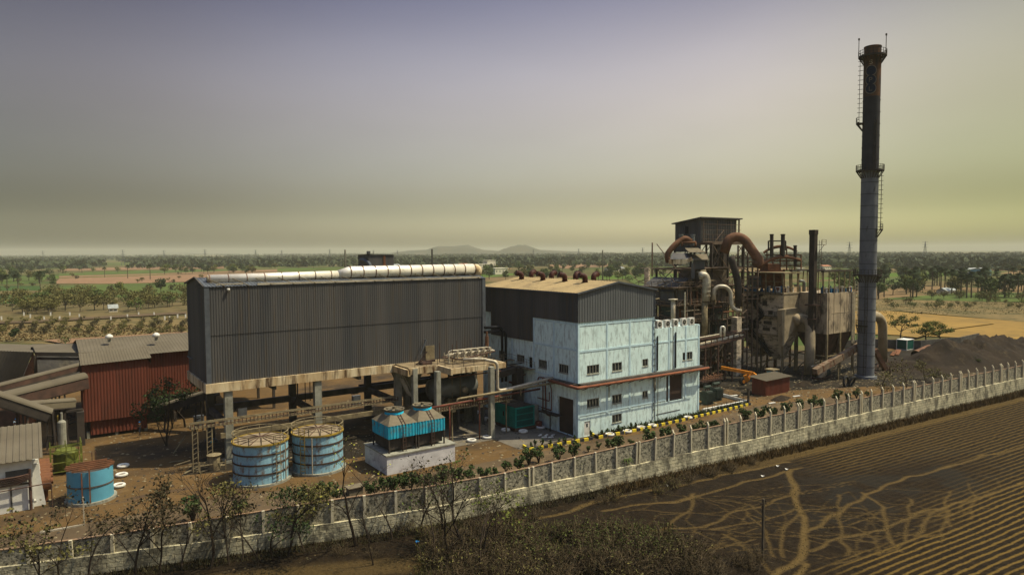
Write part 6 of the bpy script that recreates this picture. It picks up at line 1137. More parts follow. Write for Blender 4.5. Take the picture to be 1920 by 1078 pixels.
# red hut
RH = thing('red_hut', 'small red sheet metal hut with grey sloping roof near the boundary wall', 'hut', (110, 75, 0))
mb = MB(); corr(mb, (110.0, 75.2), (117.4, 75.2), 0, 2.9, 0.4, 0.06); corr(mb, (110.0, 78.2), (110.0, 75.2), 0, lambda t: 3.1-0.2*t, 0.4, 0.06); mb.box(110.1, 117.4, 78.1, 78.2, 0, 3); mb.box(117.3, 117.4, 75.3, 78.2, 0, 2.9); obj('walls', mb, 'red', RH)
mb = MB(); sheet(mb, (109.6, 74.8, 2.92), (117.8, 74.8, 3.0), (117.8, 78.7, 3.35), (109.6, 78.7, 3.3), 18, 0.05); obj('roof', mb, 'roofgrey', RH)
# yellow crane / backhoe
BH = thing('backhoe_loader', 'orange backhoe with a very long boom parked behind the red hut', 'backhoe', tuple(G(1425, 722)))
DB = 133.5
mb = MB(); mb.bar(V(1352, 689, DB+2), V(1411, 700, DB), 0.5, 0.6); mb.bar(V(1411, 700, DB), V(1428, 712, DB-1), 0.5, 0.6); obj('boom', mb, 'orange', BH)
mb = MB(); mb.bar(V(1409, 700, DB), V(1399, 716, DB-0.5), 0.35, 0.45); mb.bar(V(1397, 703, DB-0.5), V(1402, 714, DB-0.5), 0.5, 0.7); obj('stabiliser_arm', mb, 'orange', BH)
q = V(1430, 716, DB-1.5); gq = G(1432, 722); mb = MB(); mb.bar(gq+(-1.5, 0.8, 1.0), gq+(2.6, -0.8, 1.0), 1.6, 1.0); obj('chassis', mb, 'orange', BH)
gq2 = gq+(1.8, -0.6, 0); mb = MB(); mb.box(gq2[0]-0.75, gq2[0]+0.75, gq2[1]-0.75, gq2[1]+0.75, 1.4, 2.8); cb_ = obj('cab', mb, 'glassb', BH) if 'glassb' in MT else obj('cab', mb, 'blue2', BH)
mb = MB(); mb.box(gq2[0]-1.1, gq2[0]+1.1, gq2[1]-1.0, gq2[1]+1.0, 3.0, 3.2)
for dx in (-0.8, 0.8):
    for dy in (-0.8, 0.8): mb.bar(gq2+(dx, dy, 1.2), gq2+(dx, dy, 3.0), 0.1)
obj('canopy', mb, 'steeltan', BH)
for (px, py, r_) in ((1393, 722, 0.75), (1432, 724, 0.8), (1452, 726, 0.8)): c = G(px, py); mb = MB(); mb.tube([c+(-0.05, -0.25, r_), c+(0.12, 0.25, r_)], r_, 18); wh = obj('wheel', mb, 'rubber', BH); mb = MB(); mb.tube([c+(-0.06, -0.3, r_), c+(-0.04, -0.24, r_)], r_*0.45, 12); obj('rim', mb, 'orange', wh)
# flatbed with scrap
p = G(1328, 722); FB = thing('flatbed_trailer', 'rusty flatbed trailer loaded with scrap beside the blue building corner', 'trailer', (p[0], p[1], 0)); mb = MB(); mb.box(p[0]-3.2, p[0]+3.2, p[1]-1.1, p[1]+1.1, 1.0, 1.25); obj('bed', mb, 'steelbrown', FB)
mb = MB(); rails(mb, [(p[0]-3.2, p[1]-1.1, 1.25), (p[0]+3.2, p[1]-1.1, 1.25), (p[0]+3.2, p[1]+1.1, 1.25)], 0.8, 0.8, 0.05)
for i in range(9): mb.bar((p[0]-2.6+i*0.6, p[1]-0.6, 1.3), (p[0]-2.2+i*0.6+0.5*math.sin(i), p[1]+0.7, 1.8+0.3*(i % 2)), 0.22, 0.16)
obj('scrap_load', mb, 'rustpipe', FB)
for dx in (-2.2, 2.2):
    for dy in (-0.95, 0.95): mb = MB(); mb.tube([(p[0]+dx, p[1]+dy-0.12, 0.5), (p[0]+dx, p[1]+dy+0.12, 0.5)], 0.5, 14); obj('wheel', mb, 'rubber', FB)
# transformers
for k, (px, py, lab) in enumerate(((1326, 757, 'left dark green transformer in the small kerbed yard'), (1342, 750, 'right dark green transformer in the small kerbed yard'))):
    p = G(px, py); T = thing('transformer', lab, 'transformer', (p[0], p[1], 0), 'transformers by the blue building'); mb = MB(); mb.box(p[0]-0.8, p[0]+0.8, p[1]-0.6, p[1]+0.6, 0.3, 2.3); mb.box(p[0]-0.9, p[0]+0.9, p[1]-0.7, p[1]+0.7, 0, 0.3); mb.tube([(p[0]-0.8, p[1], 3.0), (p[0]+0.8, p[1], 3.0)], 0.28, 10); obj('tank_body', mb, 'greyg', T)
    mb = MB()
    for i in range(8): x = p[0]-0.75+i*0.21; mb.box(x, x+0.06, p[1]-1.0, p[1]-0.6, 0.5, 2.1); mb.box(x, x+0.06, p[1]+0.6, p[1]+1.0, 0.5, 2.1)
    obj('cooling_fin', mb, 'greyg', T)
    mb = MB()
    for i in range(3): mb.lathe(p[0]-0.5+i*0.5, p[1], [(0.12, 2.3), (0.08, 2.5), (0.12, 2.7), (0.06, 3.0)], 8)
    obj('bushing', mb, 'steelbrown', T)
mb = MB(); q_ = [G(1348, 740), G(1403, 757), G(1318, 775)]; rails(mb, [tuple(x) for x in q_], 1.1, 1.2, 0.025); one('yard_fence', mb, 'steeld', 'thin dark fence round the transformer yard', 'fence')
p = G(1403, 757); mb = MB(); mb.bar(p, p+(0, 0, 2.8), 0.3); mb.box(p[0]-0.3, p[0]+0.3, p[1]-0.1, p[1]+0.1, 2.3, 2.8); one('gate_post', mb, 'steeld', 'dark post at the outer corner of the transformer yard', 'post')
mb = MB(); g_ = G(1442, 757); mb.bar(g_+(0, 0, 0.1), g_+(1.2, -0.4, 0.15), 0.4, 0.1); g_ = G(1487, 744); mb.bar(g_+(0, 0, 0.1), g_+(1.3, -0.5, 0.15), 0.4, 0.1); g_ = G(1370, 743); mb.bar(g_+(0, 0, 0.1), g_+(1.3, -0.5, 0.15), 0.5, 0.1); one('white_debris', mb, 'white', 'white slabs lying on the ground around the red hut', 'debris')
# ================================================================== boiler complex
BO = thing('boiler_house', 'tall sooty boiler structure of open steel floors crowned by a dark sheeted penthouse', 'boiler structure', (107, 94, 0))
rb = random.Random(11)
XS, YS, ZS = (107.0, 112.0, 117.8, 123.2, 128.6), (94.0, 98.6, 104.2), (0, 4.2, 8.2, 12.0, 15.6, 19.2, 23.0, 28.4)
def ztop(x): return 19.2 if x < 110 else (23.0 if x < 116 else 28.4)
mb = MB()
for x in XS:
    for y in YS: mb.bar((x, y, 0), (x, y, ztop(x)), 0.36, 0.36)
for x in (109.5, 115, 121, 127.5): mb.bar((x, 94.0, 0), (x, 94.0, min(19.2, ztop(x))), 0.2)
obj('column', mb, 'steeld', BO)
mb = MB()
for z_ in ZS[1:]:
    for y in YS:
        for a_, b_ in zip(XS[:-1], XS[1:]):
            if z_ <= min(ztop(a_), ztop(b_)) or (z_ <= ztop(b_) and z_ <= 19.3): mb.bar((a_, y, z_), (b_, y, z_), 0.22, 0.42)
    for x in XS:
        if z_ <= ztop(x): mb.bar((x, YS[0], z_), (x, YS[-1], z_), 0.22, 0.42)
obj('floor_beam', mb, 'steelb3', BO)
mb = MB()
for i in range(len(ZS)-1):
    for k, (a_, b_) in enumerate(zip(XS[:-1], XS[1:])):
        if ZS[i+1] <= ztop(a_) and rb.random() < 0.75:
            if rb.random() < 0.5: mb.bar((a_, 94, ZS[i]), (b_, 94, ZS[i+1]), 0.14)
            if rb.random() < 0.5: mb.bar((b_, 94, ZS[i]), (a_, 94, ZS[i+1]), 0.14)
            mb.bar((a_, 104.2, ZS[i]), (b_, 104.2, ZS[i+1]), 0.14)
    for y0_, y1_ in zip(YS[:-1], YS[1:]):
        if rb.random() < 0.8: mb.bar((107 if ZS[i+1] < 19.5 else 112, y0_, ZS[i]), (107 if ZS[i+1] < 19.5 else 112, y1_, ZS[i+1]), 0.14)
        mb.bar((117.8, y1_, ZS[i]), (117.8, y0_, ZS[i+1]), 0.12)
obj('brace', mb, 'steelb3', BO)
mb = MB()
for z_ in ZS[1:-1]:
    x1_ = 128.6 if z_ < 23 else 123
    mb.box(107.2 if z_ < 19.3 else 112, x1_, 93.2, 97.2, z_+0.2, z_+0.28)
    if z_ < 20: rails(mb, [(106.3, 104, z_+0.25), (106.3, 93.0, z_+0.25), (x1_, 93.0, z_+0.25)], 1.05, 1.6, 0.035)
    mb.box(106.2, 107.4, 93, 104, z_+0.2, z_+0.28)
obj('walkway', mb, 'steelb3', BO)
mb = MB()
for i, z_ in enumerate(ZS[1:5]):
    d = 1 if i % 2 else -1; stairs(mb, (119.2-d*2.2, 92.6, ZS[i]+0.3), (119.2+d*2.2, 92.6, z_+0.2), 0.8, (0, 1, 0))
obj('stairway', mb, 'steeld', BO)
mb = MB(); mc = MB()
for i in range(120):
    x = 106.6+rb.random()*21; y = rb.choice((92.9, 93.6, 95.0, 96.6)); z_ = rb.choice(ZS[:6])+rb.random()*3.4; L_ = 1.2+rb.random()*3.5
    if z_ > 21: continue
    (mb if i % 3 else mc).bar((x, y, z_), (min(128.8, x+L_), y, z_+(0 if rb.random() < .6 else (rb.random()-.5)*3)), 0.12+0.1*rb.random())
for i in range(70):
    x = 106.6+rb.random()*21; y = rb.choice((92.8, 93.4, 94.8)); z_ = rb.choice(ZS[:5]); (mb if i % 3 else mc).bar((x, y, z_), (x, y, z_+3.8), 0.12+0.1*rb.random())
for i in range(60):
    y = 94+rb.random()*10; z_ = rb.choice(ZS[:6]); (mb if i % 3 else mc).bar((106.5, y, z_+rb.random()*3), (106.5, y+1+rb.random()*3, z_+rb.random()*3.5), 0.12)
obj('secondary_steel', mb, 'steelb3', BO); obj('dusty_steel', mc, 'steeltan', BO)
mb = MB()
for i in range(34):
    x = 107+rb.random()*19; z_ = rb.choice(ZS[:6])+0.4; w_ = 0.8+rb.random()*2.2; h_ = 0.8+rb.random()*2.2
    if z_+h_ < 21: mb.box(x, x+w_, 94.4+rb.random()*1.5, 96.4, z_, z_+h_)
obj('machine_box', mb, 'sootc', BO)
# furnace casing, drums, pipes inside the frame
mb = MB(); mb.box(118.2, 124.2, 95.0, 103.5, 5.0, 22.6); mb.frus(119, 123.5, 96, 102, 1.5, 118.2, 124.2, 95, 103.5, 5.0); mb.box(112.6, 117.4, 96.5, 103.5, 2.0, 11.5); mb.box(124.6, 128.4, 98.8, 103.8, 0.5, 13.0); mb.box(112.6, 117.3, 99.0, 103.6, 12.6, 18.8); obj('furnace_casing', mb, 'sootc', BO)
mb = MB(); mb.box(107.6, 111.5, 95.4, 99.5, 12.5, 15.2); mb.box(107.8, 111, 96, 101, 4.4, 7.2); mb.box(119, 122.6, 93.9, 95.0, 9, 14.6); mb.box(124.6, 128.4, 94.8, 97, 4.5, 7.8); mb.box(125, 128.2, 94.6, 96.5, 8.6, 11.4); obj('equipment_box', mb, 'greyg', BO)
mA, mB_ = MB(), MB()
for i in range(46):
    x = 107.5+rb.random()*20; y = 93.6+rb.random()*3.0; z0_ = rb.choice(ZS[:5])+0.3; h = 2+rb.random()*5; r_ = 0.08+rb.random()*0.22
    (mA if rb.random() < 0.55 else mB_).tube([(x, y, z0_), (x, y, min(z0_+h, 19))], r_, 7)
for i in range(22):
    x = 107.5+rb.random()*18; y = 93.2+rb.random()*2.0; z_ = 1.5+rb.random()*16; (mA if rb.random() < 0.6 else mB_).tube([(x, y, z_), (x+2+rb.random()*5, y, z_)], 0.08+rb.random()*0.14, 7)
obj('process_pipe', mA, 'rust', BO); obj('lagged_pipe', mB_, 'pipeg2', BO)
# lower roofs on the left of the frame
mb = MB(); sheet(mb, (106.4, 104.5, 18.6), (106.4, 94.6, 18.6), (111.5, 94.6, 21.2), (111.5, 104.5, 21.2), 16, 0.05); mb.box(107, 112, 94.2, 94.3, 16.6, 18.9); mb.box(106.9, 107, 94.6, 103, 15.9, 18.5); obj('lean_to_roof', mb, 'clad', BO)
mb = MB()
for (q, m_) in ((((1284, 465), (1309, 465), (1324, 473), (1292, 473)), 0), (((1297, 477), (1325, 476), (1329, 487), (1303, 487)), 0), (((1302, 504), (1323, 503), (1325, 511), (1307, 511)), 0)):
    d_ = [143, 143, 140, 140]; p = [V(a_[0], a_[1], dd) for a_, dd in zip(q, d_)]; mb.poly(p); mb.poly([x-(0, 0, 0.12) for x in p[::-1]])
obj('small_roof', mb, 'tgrey', BO, label='dusty tan little roofs over the conveyor head')
mb = MB(); p = [V(1262, 474, 142), V(1292, 475, 142), V(1287, 486, 139.5), V(1256, 486, 139.5)]; mb.poly(p); mb.poly([V(1292, 475, 142), V(1297, 477, 142), V(1303, 487, 140), V(1287, 486, 139.5)]); mb.quad(V(1300, 488, 140.5), V(1322, 488, 140.5), V(1321, 504, 140.5), V(1302, 505, 140.5)); mb.quad(V(1296, 493, 139.8), V(1303, 494, 139.8), V(1303, 523, 139.8), V(1296, 522, 139.8)); obj('head_house', mb, 'clad', BO)
mb = MB(); mb.bar(V(1254, 491, 139), V(1286, 491, 139), 0.3, 0.9); mb.bar(V(1286, 491, 139), V(1298, 485, 139), 0.2, 0.7); obj('eave_strip', mb, 'fascia', BO)
# penthouse
PX0, PX1, PY0_, PY1_ = 117.9, 131.0, 97.0, 104.2
mb = MB(); corr(mb, (PX0, PY1_), (PX0, PY0_), 26.6, lambda t: 32.8+1.1*t, 0.6, 0.08); corr(mb, (PX0, PY0_), (PX1-1.4, PY0_), 28.9, 33.8, 0.6, 0.08); mb.box(PX1-0.2, PX1, PY0_+3, PY1_, 29, 33.6); mb.box(PX0+0.1, PX1-0.2, PY1_-0.1, PY1_, 28.6, 32.8); obj('penthouse_cladding', mb, 'clad', BO)
mb = MB(); mb.poly([(PX0-0.6, PY0_-0.5, 33.9), (PX1+0.5, PY0_-0.5, 33.9), (PX1+0.5, PY1_+0.5, 32.8), (PX0-0.6, PY1_+0.5, 32.8)]); mb.poly([(PX0-0.6, PY1_+0.5, 33.0), (PX1+0.5, PY1_+0.5, 33.0), (PX1+0.5, PY0_-0.5, 34.1), (PX0-0.6, PY0_-0.5, 34.1)]); mb.bar((PX0-0.6, PY0_-0.5, 34.0), (PX0-0.6, PY1_+0.5, 32.9), 0.1, 0.25); mb.bar((PX0-0.6, PY0_-0.5, 34.0), (PX1+0.5, PY0_-0.5, 34.0), 0.1, 0.25); obj('penthouse_roof', mb, 'clad', BO)
mb = MB(); mb.box(PX0-0.12, PX0-0.04, 100.4, 101.3, 30.6, 32.2); obj('penthouse_window', mb, 'black', BO)
mb = MB()
for z_ in (29.4, 30.4, 31.4, 32.6): mb.bar((PX0+0.2, PY0_-0.35, z_), (PX1, PY0_-0.35, z_), 0.09)
for i in range(9): x = PX0+0.4+i*1.55; mb.bar((x, PY0_-0.35, 28.8), (x, PY0_-0.35, 33.4 if i % 3 == 0 else 30.5), 0.09)
for x in (PX1-0.1, PX1-1.3): mb.bar((x, PY0_, 28.4), (x, PY0_, 33.9), 0.26)
mb.bar((122, PY0_-0.5, 28.9), (125, PY0_-0.5, 31.4), 0.1); mb.bar((PX0, PY0_-0.4, 28.8), (PX1, PY0_-0.4, 28.8), 0.5, 0.3); obj('outer_lattice', mb, 'steelb3', BO)
mb = MB(); p = V(1324, 450, 146.5)
for i in range(5): z_ = 24+i*0.9; mb.bar((119.5+i*1.1, 96.6, 23.2), (121+i*1.0, 96.6, 28.4), 0.12); mb.bar((124.5-i, 96.6, 23.2), (120+i*1.1, 96.6, 28.4), 0.1)
mb.box(125.0, 126.6, 96.6, 98.2, 19, 28.4); mb.box(124, 125.4, 97.4, 98.6, 15, 28.4); obj('hanger_frame', mb, 'steeld', BO)
# vertical drum housings above the small roofs
mb = MB()
for px in (1277, 1299): mb.tube([V(px, 461, 144), V(px, 441, 144)], 0.42, 10); mb.tube([V(px, 442, 144), V(px, 439.5, 144)], 0.5, 10)
obj('vent_cylinder', mb, 'silverd', BO, smooth=False)
mb = MB(); mb.tube(bend([V(1254, 492, 143.5), V(1250, 478, 143.5), V(1262, 462, 143.5), V(1282, 446, 144), V(1296, 452, 144)], 3.5, 6), 0.62, 12); mb.bar(V(1276, 455, 143.4), V(1305, 454, 143.4), 0.3, 0.4); mb.bar(V(1279, 455, 143.4), V(1279, 462, 143.4), 0.3); mb.bar(V(1304, 454, 143.4), V(1304, 462, 143.4), 0.3); one('feed_duct', mb, 'rustpipe', 'rusty orange duct curling up the left side of the boiler penthouse', 'duct', smooth=True)
mb = MB(); mb.tube(bend([V(1358, 474, 145.5), V(1366, 449, 145.5), V(1381, 443, 145.5), V(1396, 449, 145), V(1424, 489, 144), V(1418, 500, 144)], 2.6, 7), 1.0, 16); one('flue_duct', mb, 'rustpipe', 'thick rusty flue duct arching from the penthouse down to the right', 'duct', smooth=True)
mb = MB(); mb.tube(bend([V(1370, 481, 143), V(1376, 500, 143), V(1384, 530, 143), V(1385, 575, 143)], 1.5, 5), 0.72, 12); one('black_downcomer', mb, 'steeld', 'dark inclined pipe below the arching flue duct', 'pipe', smooth=True)
mb = MB(); mb.tube(bend([V(1311, 517, 138), V(1321, 516, 138), V(1325, 524, 138), V(1324, 565, 138)], 1.2, 7), 0.8, 14)
for y_ in (530, 538, 546, 554): mb.tube([V(1324.7, y_, 138), V(1324.7, y_+0.8, 138)], 0.86, 14)
one('silver_elbow_duct', mb, 'silver2', 'bright silver elbow duct on the front of the boiler structure', 'duct', smooth=True)
mb = MB(); mb.tube([V(1321, 566, 138.2), V(1321, 632, 138.2)], 0.6, 12); mb.box(124.6, 125.8, 91.6, 92.8, 4, 13) if False else None; one('stained_riser', mb, 'steeltan', 'stained tan riser below the silver elbow duct', 'pipe', smooth=True)
mb = MB(); mb.tube(bend([V(1338, 562, 139), V(1338, 545, 139), V(1346, 537, 139), V(1360, 537, 139), V(1370, 546, 139), V(1371, 562, 139), V(1372, 575, 139), V(1380, 582, 139), V(1390, 583, 139)], 1.0, 6), 0.42, 12); one('looped_duct', mb, 'silver2', 'silver pipe loop shaped like an upturned U in the boiler structure', 'pipe', smooth=True)
mb = MB(); mb.box(122.8, 124.4, 91.2, 92.7, 0.0, 12.6); mb.box(122.7, 124.5, 91.1, 92.8, 8.4, 8.6); one('grey_bucket_elevator', mb, 'espclad', 'grey upright casing left of the precipitator stairs', 'elevator casing')
mb = MB(); mb.tube(bend([V(1351.5, 631, 134), V(1351.5, 614, 134), V(1355, 612, 134), V(1358.5, 614, 134), V(1358.5, 631, 134)], 0.3, 5), 0.19, 10); one('expansion_loop', mb, 'silver', 'small bright U shaped expansion loop on the pipe bridge', 'pipe', smooth=True)
PB = thing('pipe_bridge', 'brown pipe bridge on legs running from the blue building to the precipitator', 'pipe bridge', (95, 88.2, 0))
a_ = PY(1312, 652, 88.2); b_ = PY(1396, 632, 88.2); a2 = PY(1312, 637, 88.2); b2 = PY(1396, 622, 88.2); mb = MB(); mb.bar(a_, b_, 0.3, 0.45); mb.bar(a2, b2, 0.25, 0.3); mb.bar(a_+(0, 1.8, 0), b_+(0, 1.8, 0), 0.3, 0.45); mb.bar(a2+(0, 1.8, 0), b2+(0, 1.8, 0), 0.25, 0.3)
for i in range(9): t = i/8; mb.bar(a_+(b_-a_)*t, a2+(b2-a2)*t, 0.14); mb.bar(a_+(b_-a_)*t, a_+(b_-a_)*t+(0, 1.8, 0), 0.16)
obj('girder', mb, 'steelbrown', PB)
mb = MB()
for t in (0.12, 0.4, 0.72): p = a_+(b_-a_)*t; mb.bar(p, (p[0], p[1], 0), 0.26); mb.bar(p+(0, 1.8, 0), (p[0], p[1]+1.8, 0), 0.26)
obj('leg', mb, 'steelbrown', PB)
mb = MB()
for k in range(4): mb.tube([a_+(0, 0.3+k*0.4, 0.4), b_+(0, 0.3+k*0.4, 0.4)], 0.12, 7)
mb.tube([a2+(0, 0.4, 0.3), a2+(b2-a2)*0.45+(0, 0.4, 0.3)], 0.16, 8); obj('pipe_run', mb, 'pipeg', PB)
mb = MB(); mb.tube([PY(1262, 612, 88)+(0, 0, 0), PY(1262, 562, 88)], 0.42, 12); mb.tube([PY(1262, 562, 88), PY(1262, 560.5, 88)], 0.9, 12); p = PY(1262, 612, 88); mb.tube([(p[0], p[1], 0), (p[0], p[1], p[2])], 0.42, 12); one('capped_vent_stack', mb, 'pipeg', 'short pale vent stack with flat cap behind the air conditioners', 'vent stack', smooth=True)
mb = MB(); p = PY(1284, 600, 86); q = PY(1284, 548, 86); mb.tube([(p[0], p[1], 0), (p[0], p[1], q[2])], 0.14, 8); one('slim_pipe_mast', mb, 'pipeg', 'slim pale pipe mast rising right behind the air conditioners', 'pipe')
mb = MB(); p = PY(1227, 560, 80); mb.tube(bend([(79.9, 75.5, 14.5), (79.9, 75.5, 19.2), (82.2, 75.9, 19.3)], 0.3), 0.09, 6); one('roof_drain_pipe', mb, 'steeltan', 'thin hooked pipe on the right edge of the dark gable', 'pipe')
p = G(1373, 697); mb = MB(); mb.lathe(p[0], p[1], [(0.36, 0), (0.36, 3.0), (0.2, 3.2)], 12); one('blue_cylinder', mb, 'blue2', 'slim blue upright cylinder in the shade below the boiler structure', 'cylinder', smooth=False)
g_ = G(1211, 533, 12); mb = MB(); p = G(1213, 560); mb.lathe(p[0], p[1], [(1.6, 0), (1.6, 16.6), (1.5, 16.9), (0.1, 17.1)], 16); rails(mb, [(p[0]-1.4, p[1]-1.0, 16.9), (p[0]+1.2, p[1]-1.2, 16.9)], 1, 0.8, 0.05); one('water_tower_tank', mb, 'espclad', 'grey domed tank behind the right end of the brown roof', 'tank', smooth=False)
# second framework behind the precipitator with twin vents
F2 = thing('burner_tower', 'rusty open framework with arched hoops and twin upright vents above the precipitator', 'steel framework', (134, 96, 0)); D0 = 156
mb = MB()
for px in (1441, 1455, 1470, 1484, 1497): mb.bar(V(px, 505, D0), (V(px, 505, D0)[0], V(px, 505, D0)[1], 0), 0.35)
for px, t_ in ((1438, 468), (1449, 462), (1463, 460), (1475, 462), (1490, 470), (1502, 478)): mb.bar(V(px, 508, D0), V(px, t_, D0), 0.2)
for y_ in (478, 489, 498, 507): mb.bar(V(1434, y_, D0), V(1502, y_, D0), 0.24)
for y_ in (486, 495): mb.bar(V(1400, y_+6, D0), V(1440, y_, D0), 0.22)
obj('frame', mb, 'rust', F2)
mb = MB(); mb.tube(arcpts(V(1432, 474, D0), V(1463, 450, D0), V(1494, 472, D0), 12), 0.28, 7); mb.tube(arcpts(V(1428, 496, D0-1), V(1462, 472, D0-1), V(1500, 488, D0-1), 12), 0.42, 7); mb.tube(arcpts(V(1440, 470, D0), V(1466, 458, D0), V(1490, 470, D0), 12), 0.16, 6); obj('arched_pipe', mb, 'rustpipe', F2)
mb = MB()
for px, yb_, yt_, r_ in ((1447, 482, 440, 0.4), (1468, 482, 440, 0.45), (1491, 500, 461, 0.36)): mb.tube([V(px, yb_, D0-1), V(px, yt_, D0-1)], r_, 10); mb.tube([V(px, yt_+0.8, D0-1), V(px, yt_-0.8, D0-1)], r_*1.2, 10)
for a_, b_ in (((1441, 452), (1473, 452)), ((1441, 452), (1441, 470)), ((1473, 452), (1473, 470))): mb.bar(V(*a_, D0-1), V(*b_, D0-1), 0.26)
obj('vent', mb, 'steeld', F2)
mb = MB(); mb.box(0, 0, 0, 0, 0, 0); mb = MB()
for (x0_, x1_, y0_, y1_) in ((1430, 1468, 508, 541), (1440, 1462, 495, 508)): c0 = V(x0_, y1_, D0-2); c1 = V(x1_, y1_, D0-2); t0 = V(x0_, y0_, D0-2); t1 = V(x1_, y0_, D0-2); b0, b1 = c0+F0*5, c1+F0*5; mb.frus(0, 0, 0, 0, 0, 0, 0, 0, 0, 0) if False else None; mb.poly([c0, c1, t1, t0]); mb.poly([t0, t1, t1+F0*5, t0+F0*5]); mb.poly([c0, t0, t0+F0*5, b0]); mb.poly([c1, b1, t1+F0*5, t1])
obj('burner_drum', mb, 'rust', F2)
# open lattice between penthouse and precipitator
F3 = thing('lattice_tower', 'open dark lattice beneath the arching flue duct', 'steel framework', (131, 100, 0)); mb = MB(); D0 = 152
for px, t_ in ((1392, 462), (1402, 474), (1411, 486), (1384, 460), (1421, 500)): mb.bar(V(px, t_, D0), (V(px, 560, D0)[0], V(px, 560, D0)[1], 0), 0.28)
for y_ in (484, 501, 520, 540, 560): mb.bar(V(1345, y_, D0), V(1424, y_, D0), 0.26)
for (a_, b_) in (((1384, 460), (1402, 484)), ((1402, 470), (1384, 484)), ((1360, 484), (1384, 501)), ((1384, 501), (1360, 520)), ((1392, 501), (1421, 520)), ((1347, 520), (1384, 540))): mb.bar(V(*a_, D0), V(*b_, D0), 0.16)
obj('frame', mb, 'steelb3', F3)
# ================================================================== things farther off
BT = thing('distant_boiler_tower', 'dark sheeted tower beyond the silver duct on the hall roof', 'tower', tuple(V(700, 503, 172)*np.array((1, 1, 0))))
a_ = V(672, 500, 172); b_ = V(733, 500, 172); c_ = V(704, 500, 169)
w0 = np.array((a_[0], a_[1])); w1 = np.array((c_[0]-0.8, c_[1]-0.4)); mb = MB(); x0 = V(676, 503, 172); mb.box(x0[0], x0[0]+6.8, x0[1]-5.0, x0[1]+1.5, 0, 26.3); obj('cladding', mb, 'clad', BT)
mb = MB(); mb.poly([(x0[0]-0.3, x0[1]-5.3, 26.5), (x0[0]+7.1, x0[1]-5.3, 26.5), (x0[0]+7.1, x0[1]+1.8, 26.5), (x0[0]-0.3, x0[1]+1.8, 26.2)]); mb.box(x0[0]+0.5, x0[0]+1.2, x0[1]-3.5, x0[1]-2.8, 26.3, 27.2); obj('roof', mb, 'clad', BT)
mb = MB(); mb.box(x0[0]+3.9, x0[0]+4.5, x0[1]-5.12, x0[1]-5.02, 10, 26); obj('rust_strip', mb, 'rust', BT)
mb = MB(); mb.tube(bend([(x0[0]-0.3, x0[1]-1, 25), (x0[0]-0.4, x0[1]-3.5, 25), (x0[0]+0.2, x0[1]-5.6, 24), (x0[0]+0.2, x0[1]-5.6, 20)], 1), 0.45, 8); obj('side_duct', mb, 'clad_flash', BT)
def pole(px, py_t, D, r0, m_, lab, cat='stack'):
    p = V(px, py_t, D); mb = MB(); mb.lathe(p[0], p[1], [(r0*1.25, 0), (r0, p[2]-0.4), (r0*1.15, p[2])], 10); one('distant_stack', mb, m_, lab, cat, smooth=True)
pole(647, 468, 330, 0.42, 'conc', 'pale slim stack left of the distant dark tower'); pole(810, 467, 700, 0.9, 'clad', 'dark slim stack left of the twin topped hill')
pole(1130, 469, 500, 0.45, 'conc', 'thin grey stack beyond the red roof vents'); pole(1223, 455, 700, 0.7, 'piperust', 'thin red and white mast left of the boiler house'); 
mb = MB()
def pylon(px, py_t, D, lab):
    p = V(px, py_t, D); mb = MB(); h = p[2]; w_ = h*0.09
    for sx_ in (-1, 1):
        for sy_ in (-1, 1): mb.bar((p[0]+sx_*w_, p[1]+sy_*w_, 0), (p[0], p[1], h), 0.45)
    for t in (0.2, 0.4, 0.6, 0.8): q = w_*(1-t); mb.bar((p[0]-q, p[1]-q, h*t), (p[0]+q, p[1]+q, h*t), 0.3)
    for t in (0.72, 0.84, 0.95): mb.bar(p*np.array((1, 1, 0))+RT*-h*0.14+(0, 0, h*t), p*np.array((1, 1, 0))+RT*h*0.14+(0, 0, h*t), 0.35)
    one('power_pylon', mb, 'clad_flash', lab, 'pylon', 'distant lattice pylons')
for px, t_, D in ((230, 468, 1500), (307, 469, 1700), (384, 467, 1500), (479, 468, 1800), (528, 469, 1900), (618, 467, 1900), (1085, 466, 1900), (1205, 464, 1600), (1593, 453, 1300), (1735, 452, 1300), (700, 469, 2100), (745, 469, 2200), (80, 470, 1700), (1000, 467, 2300)):
    pylon(px, t_, D, 'tiny grey lattice pylon on the hazy horizon')
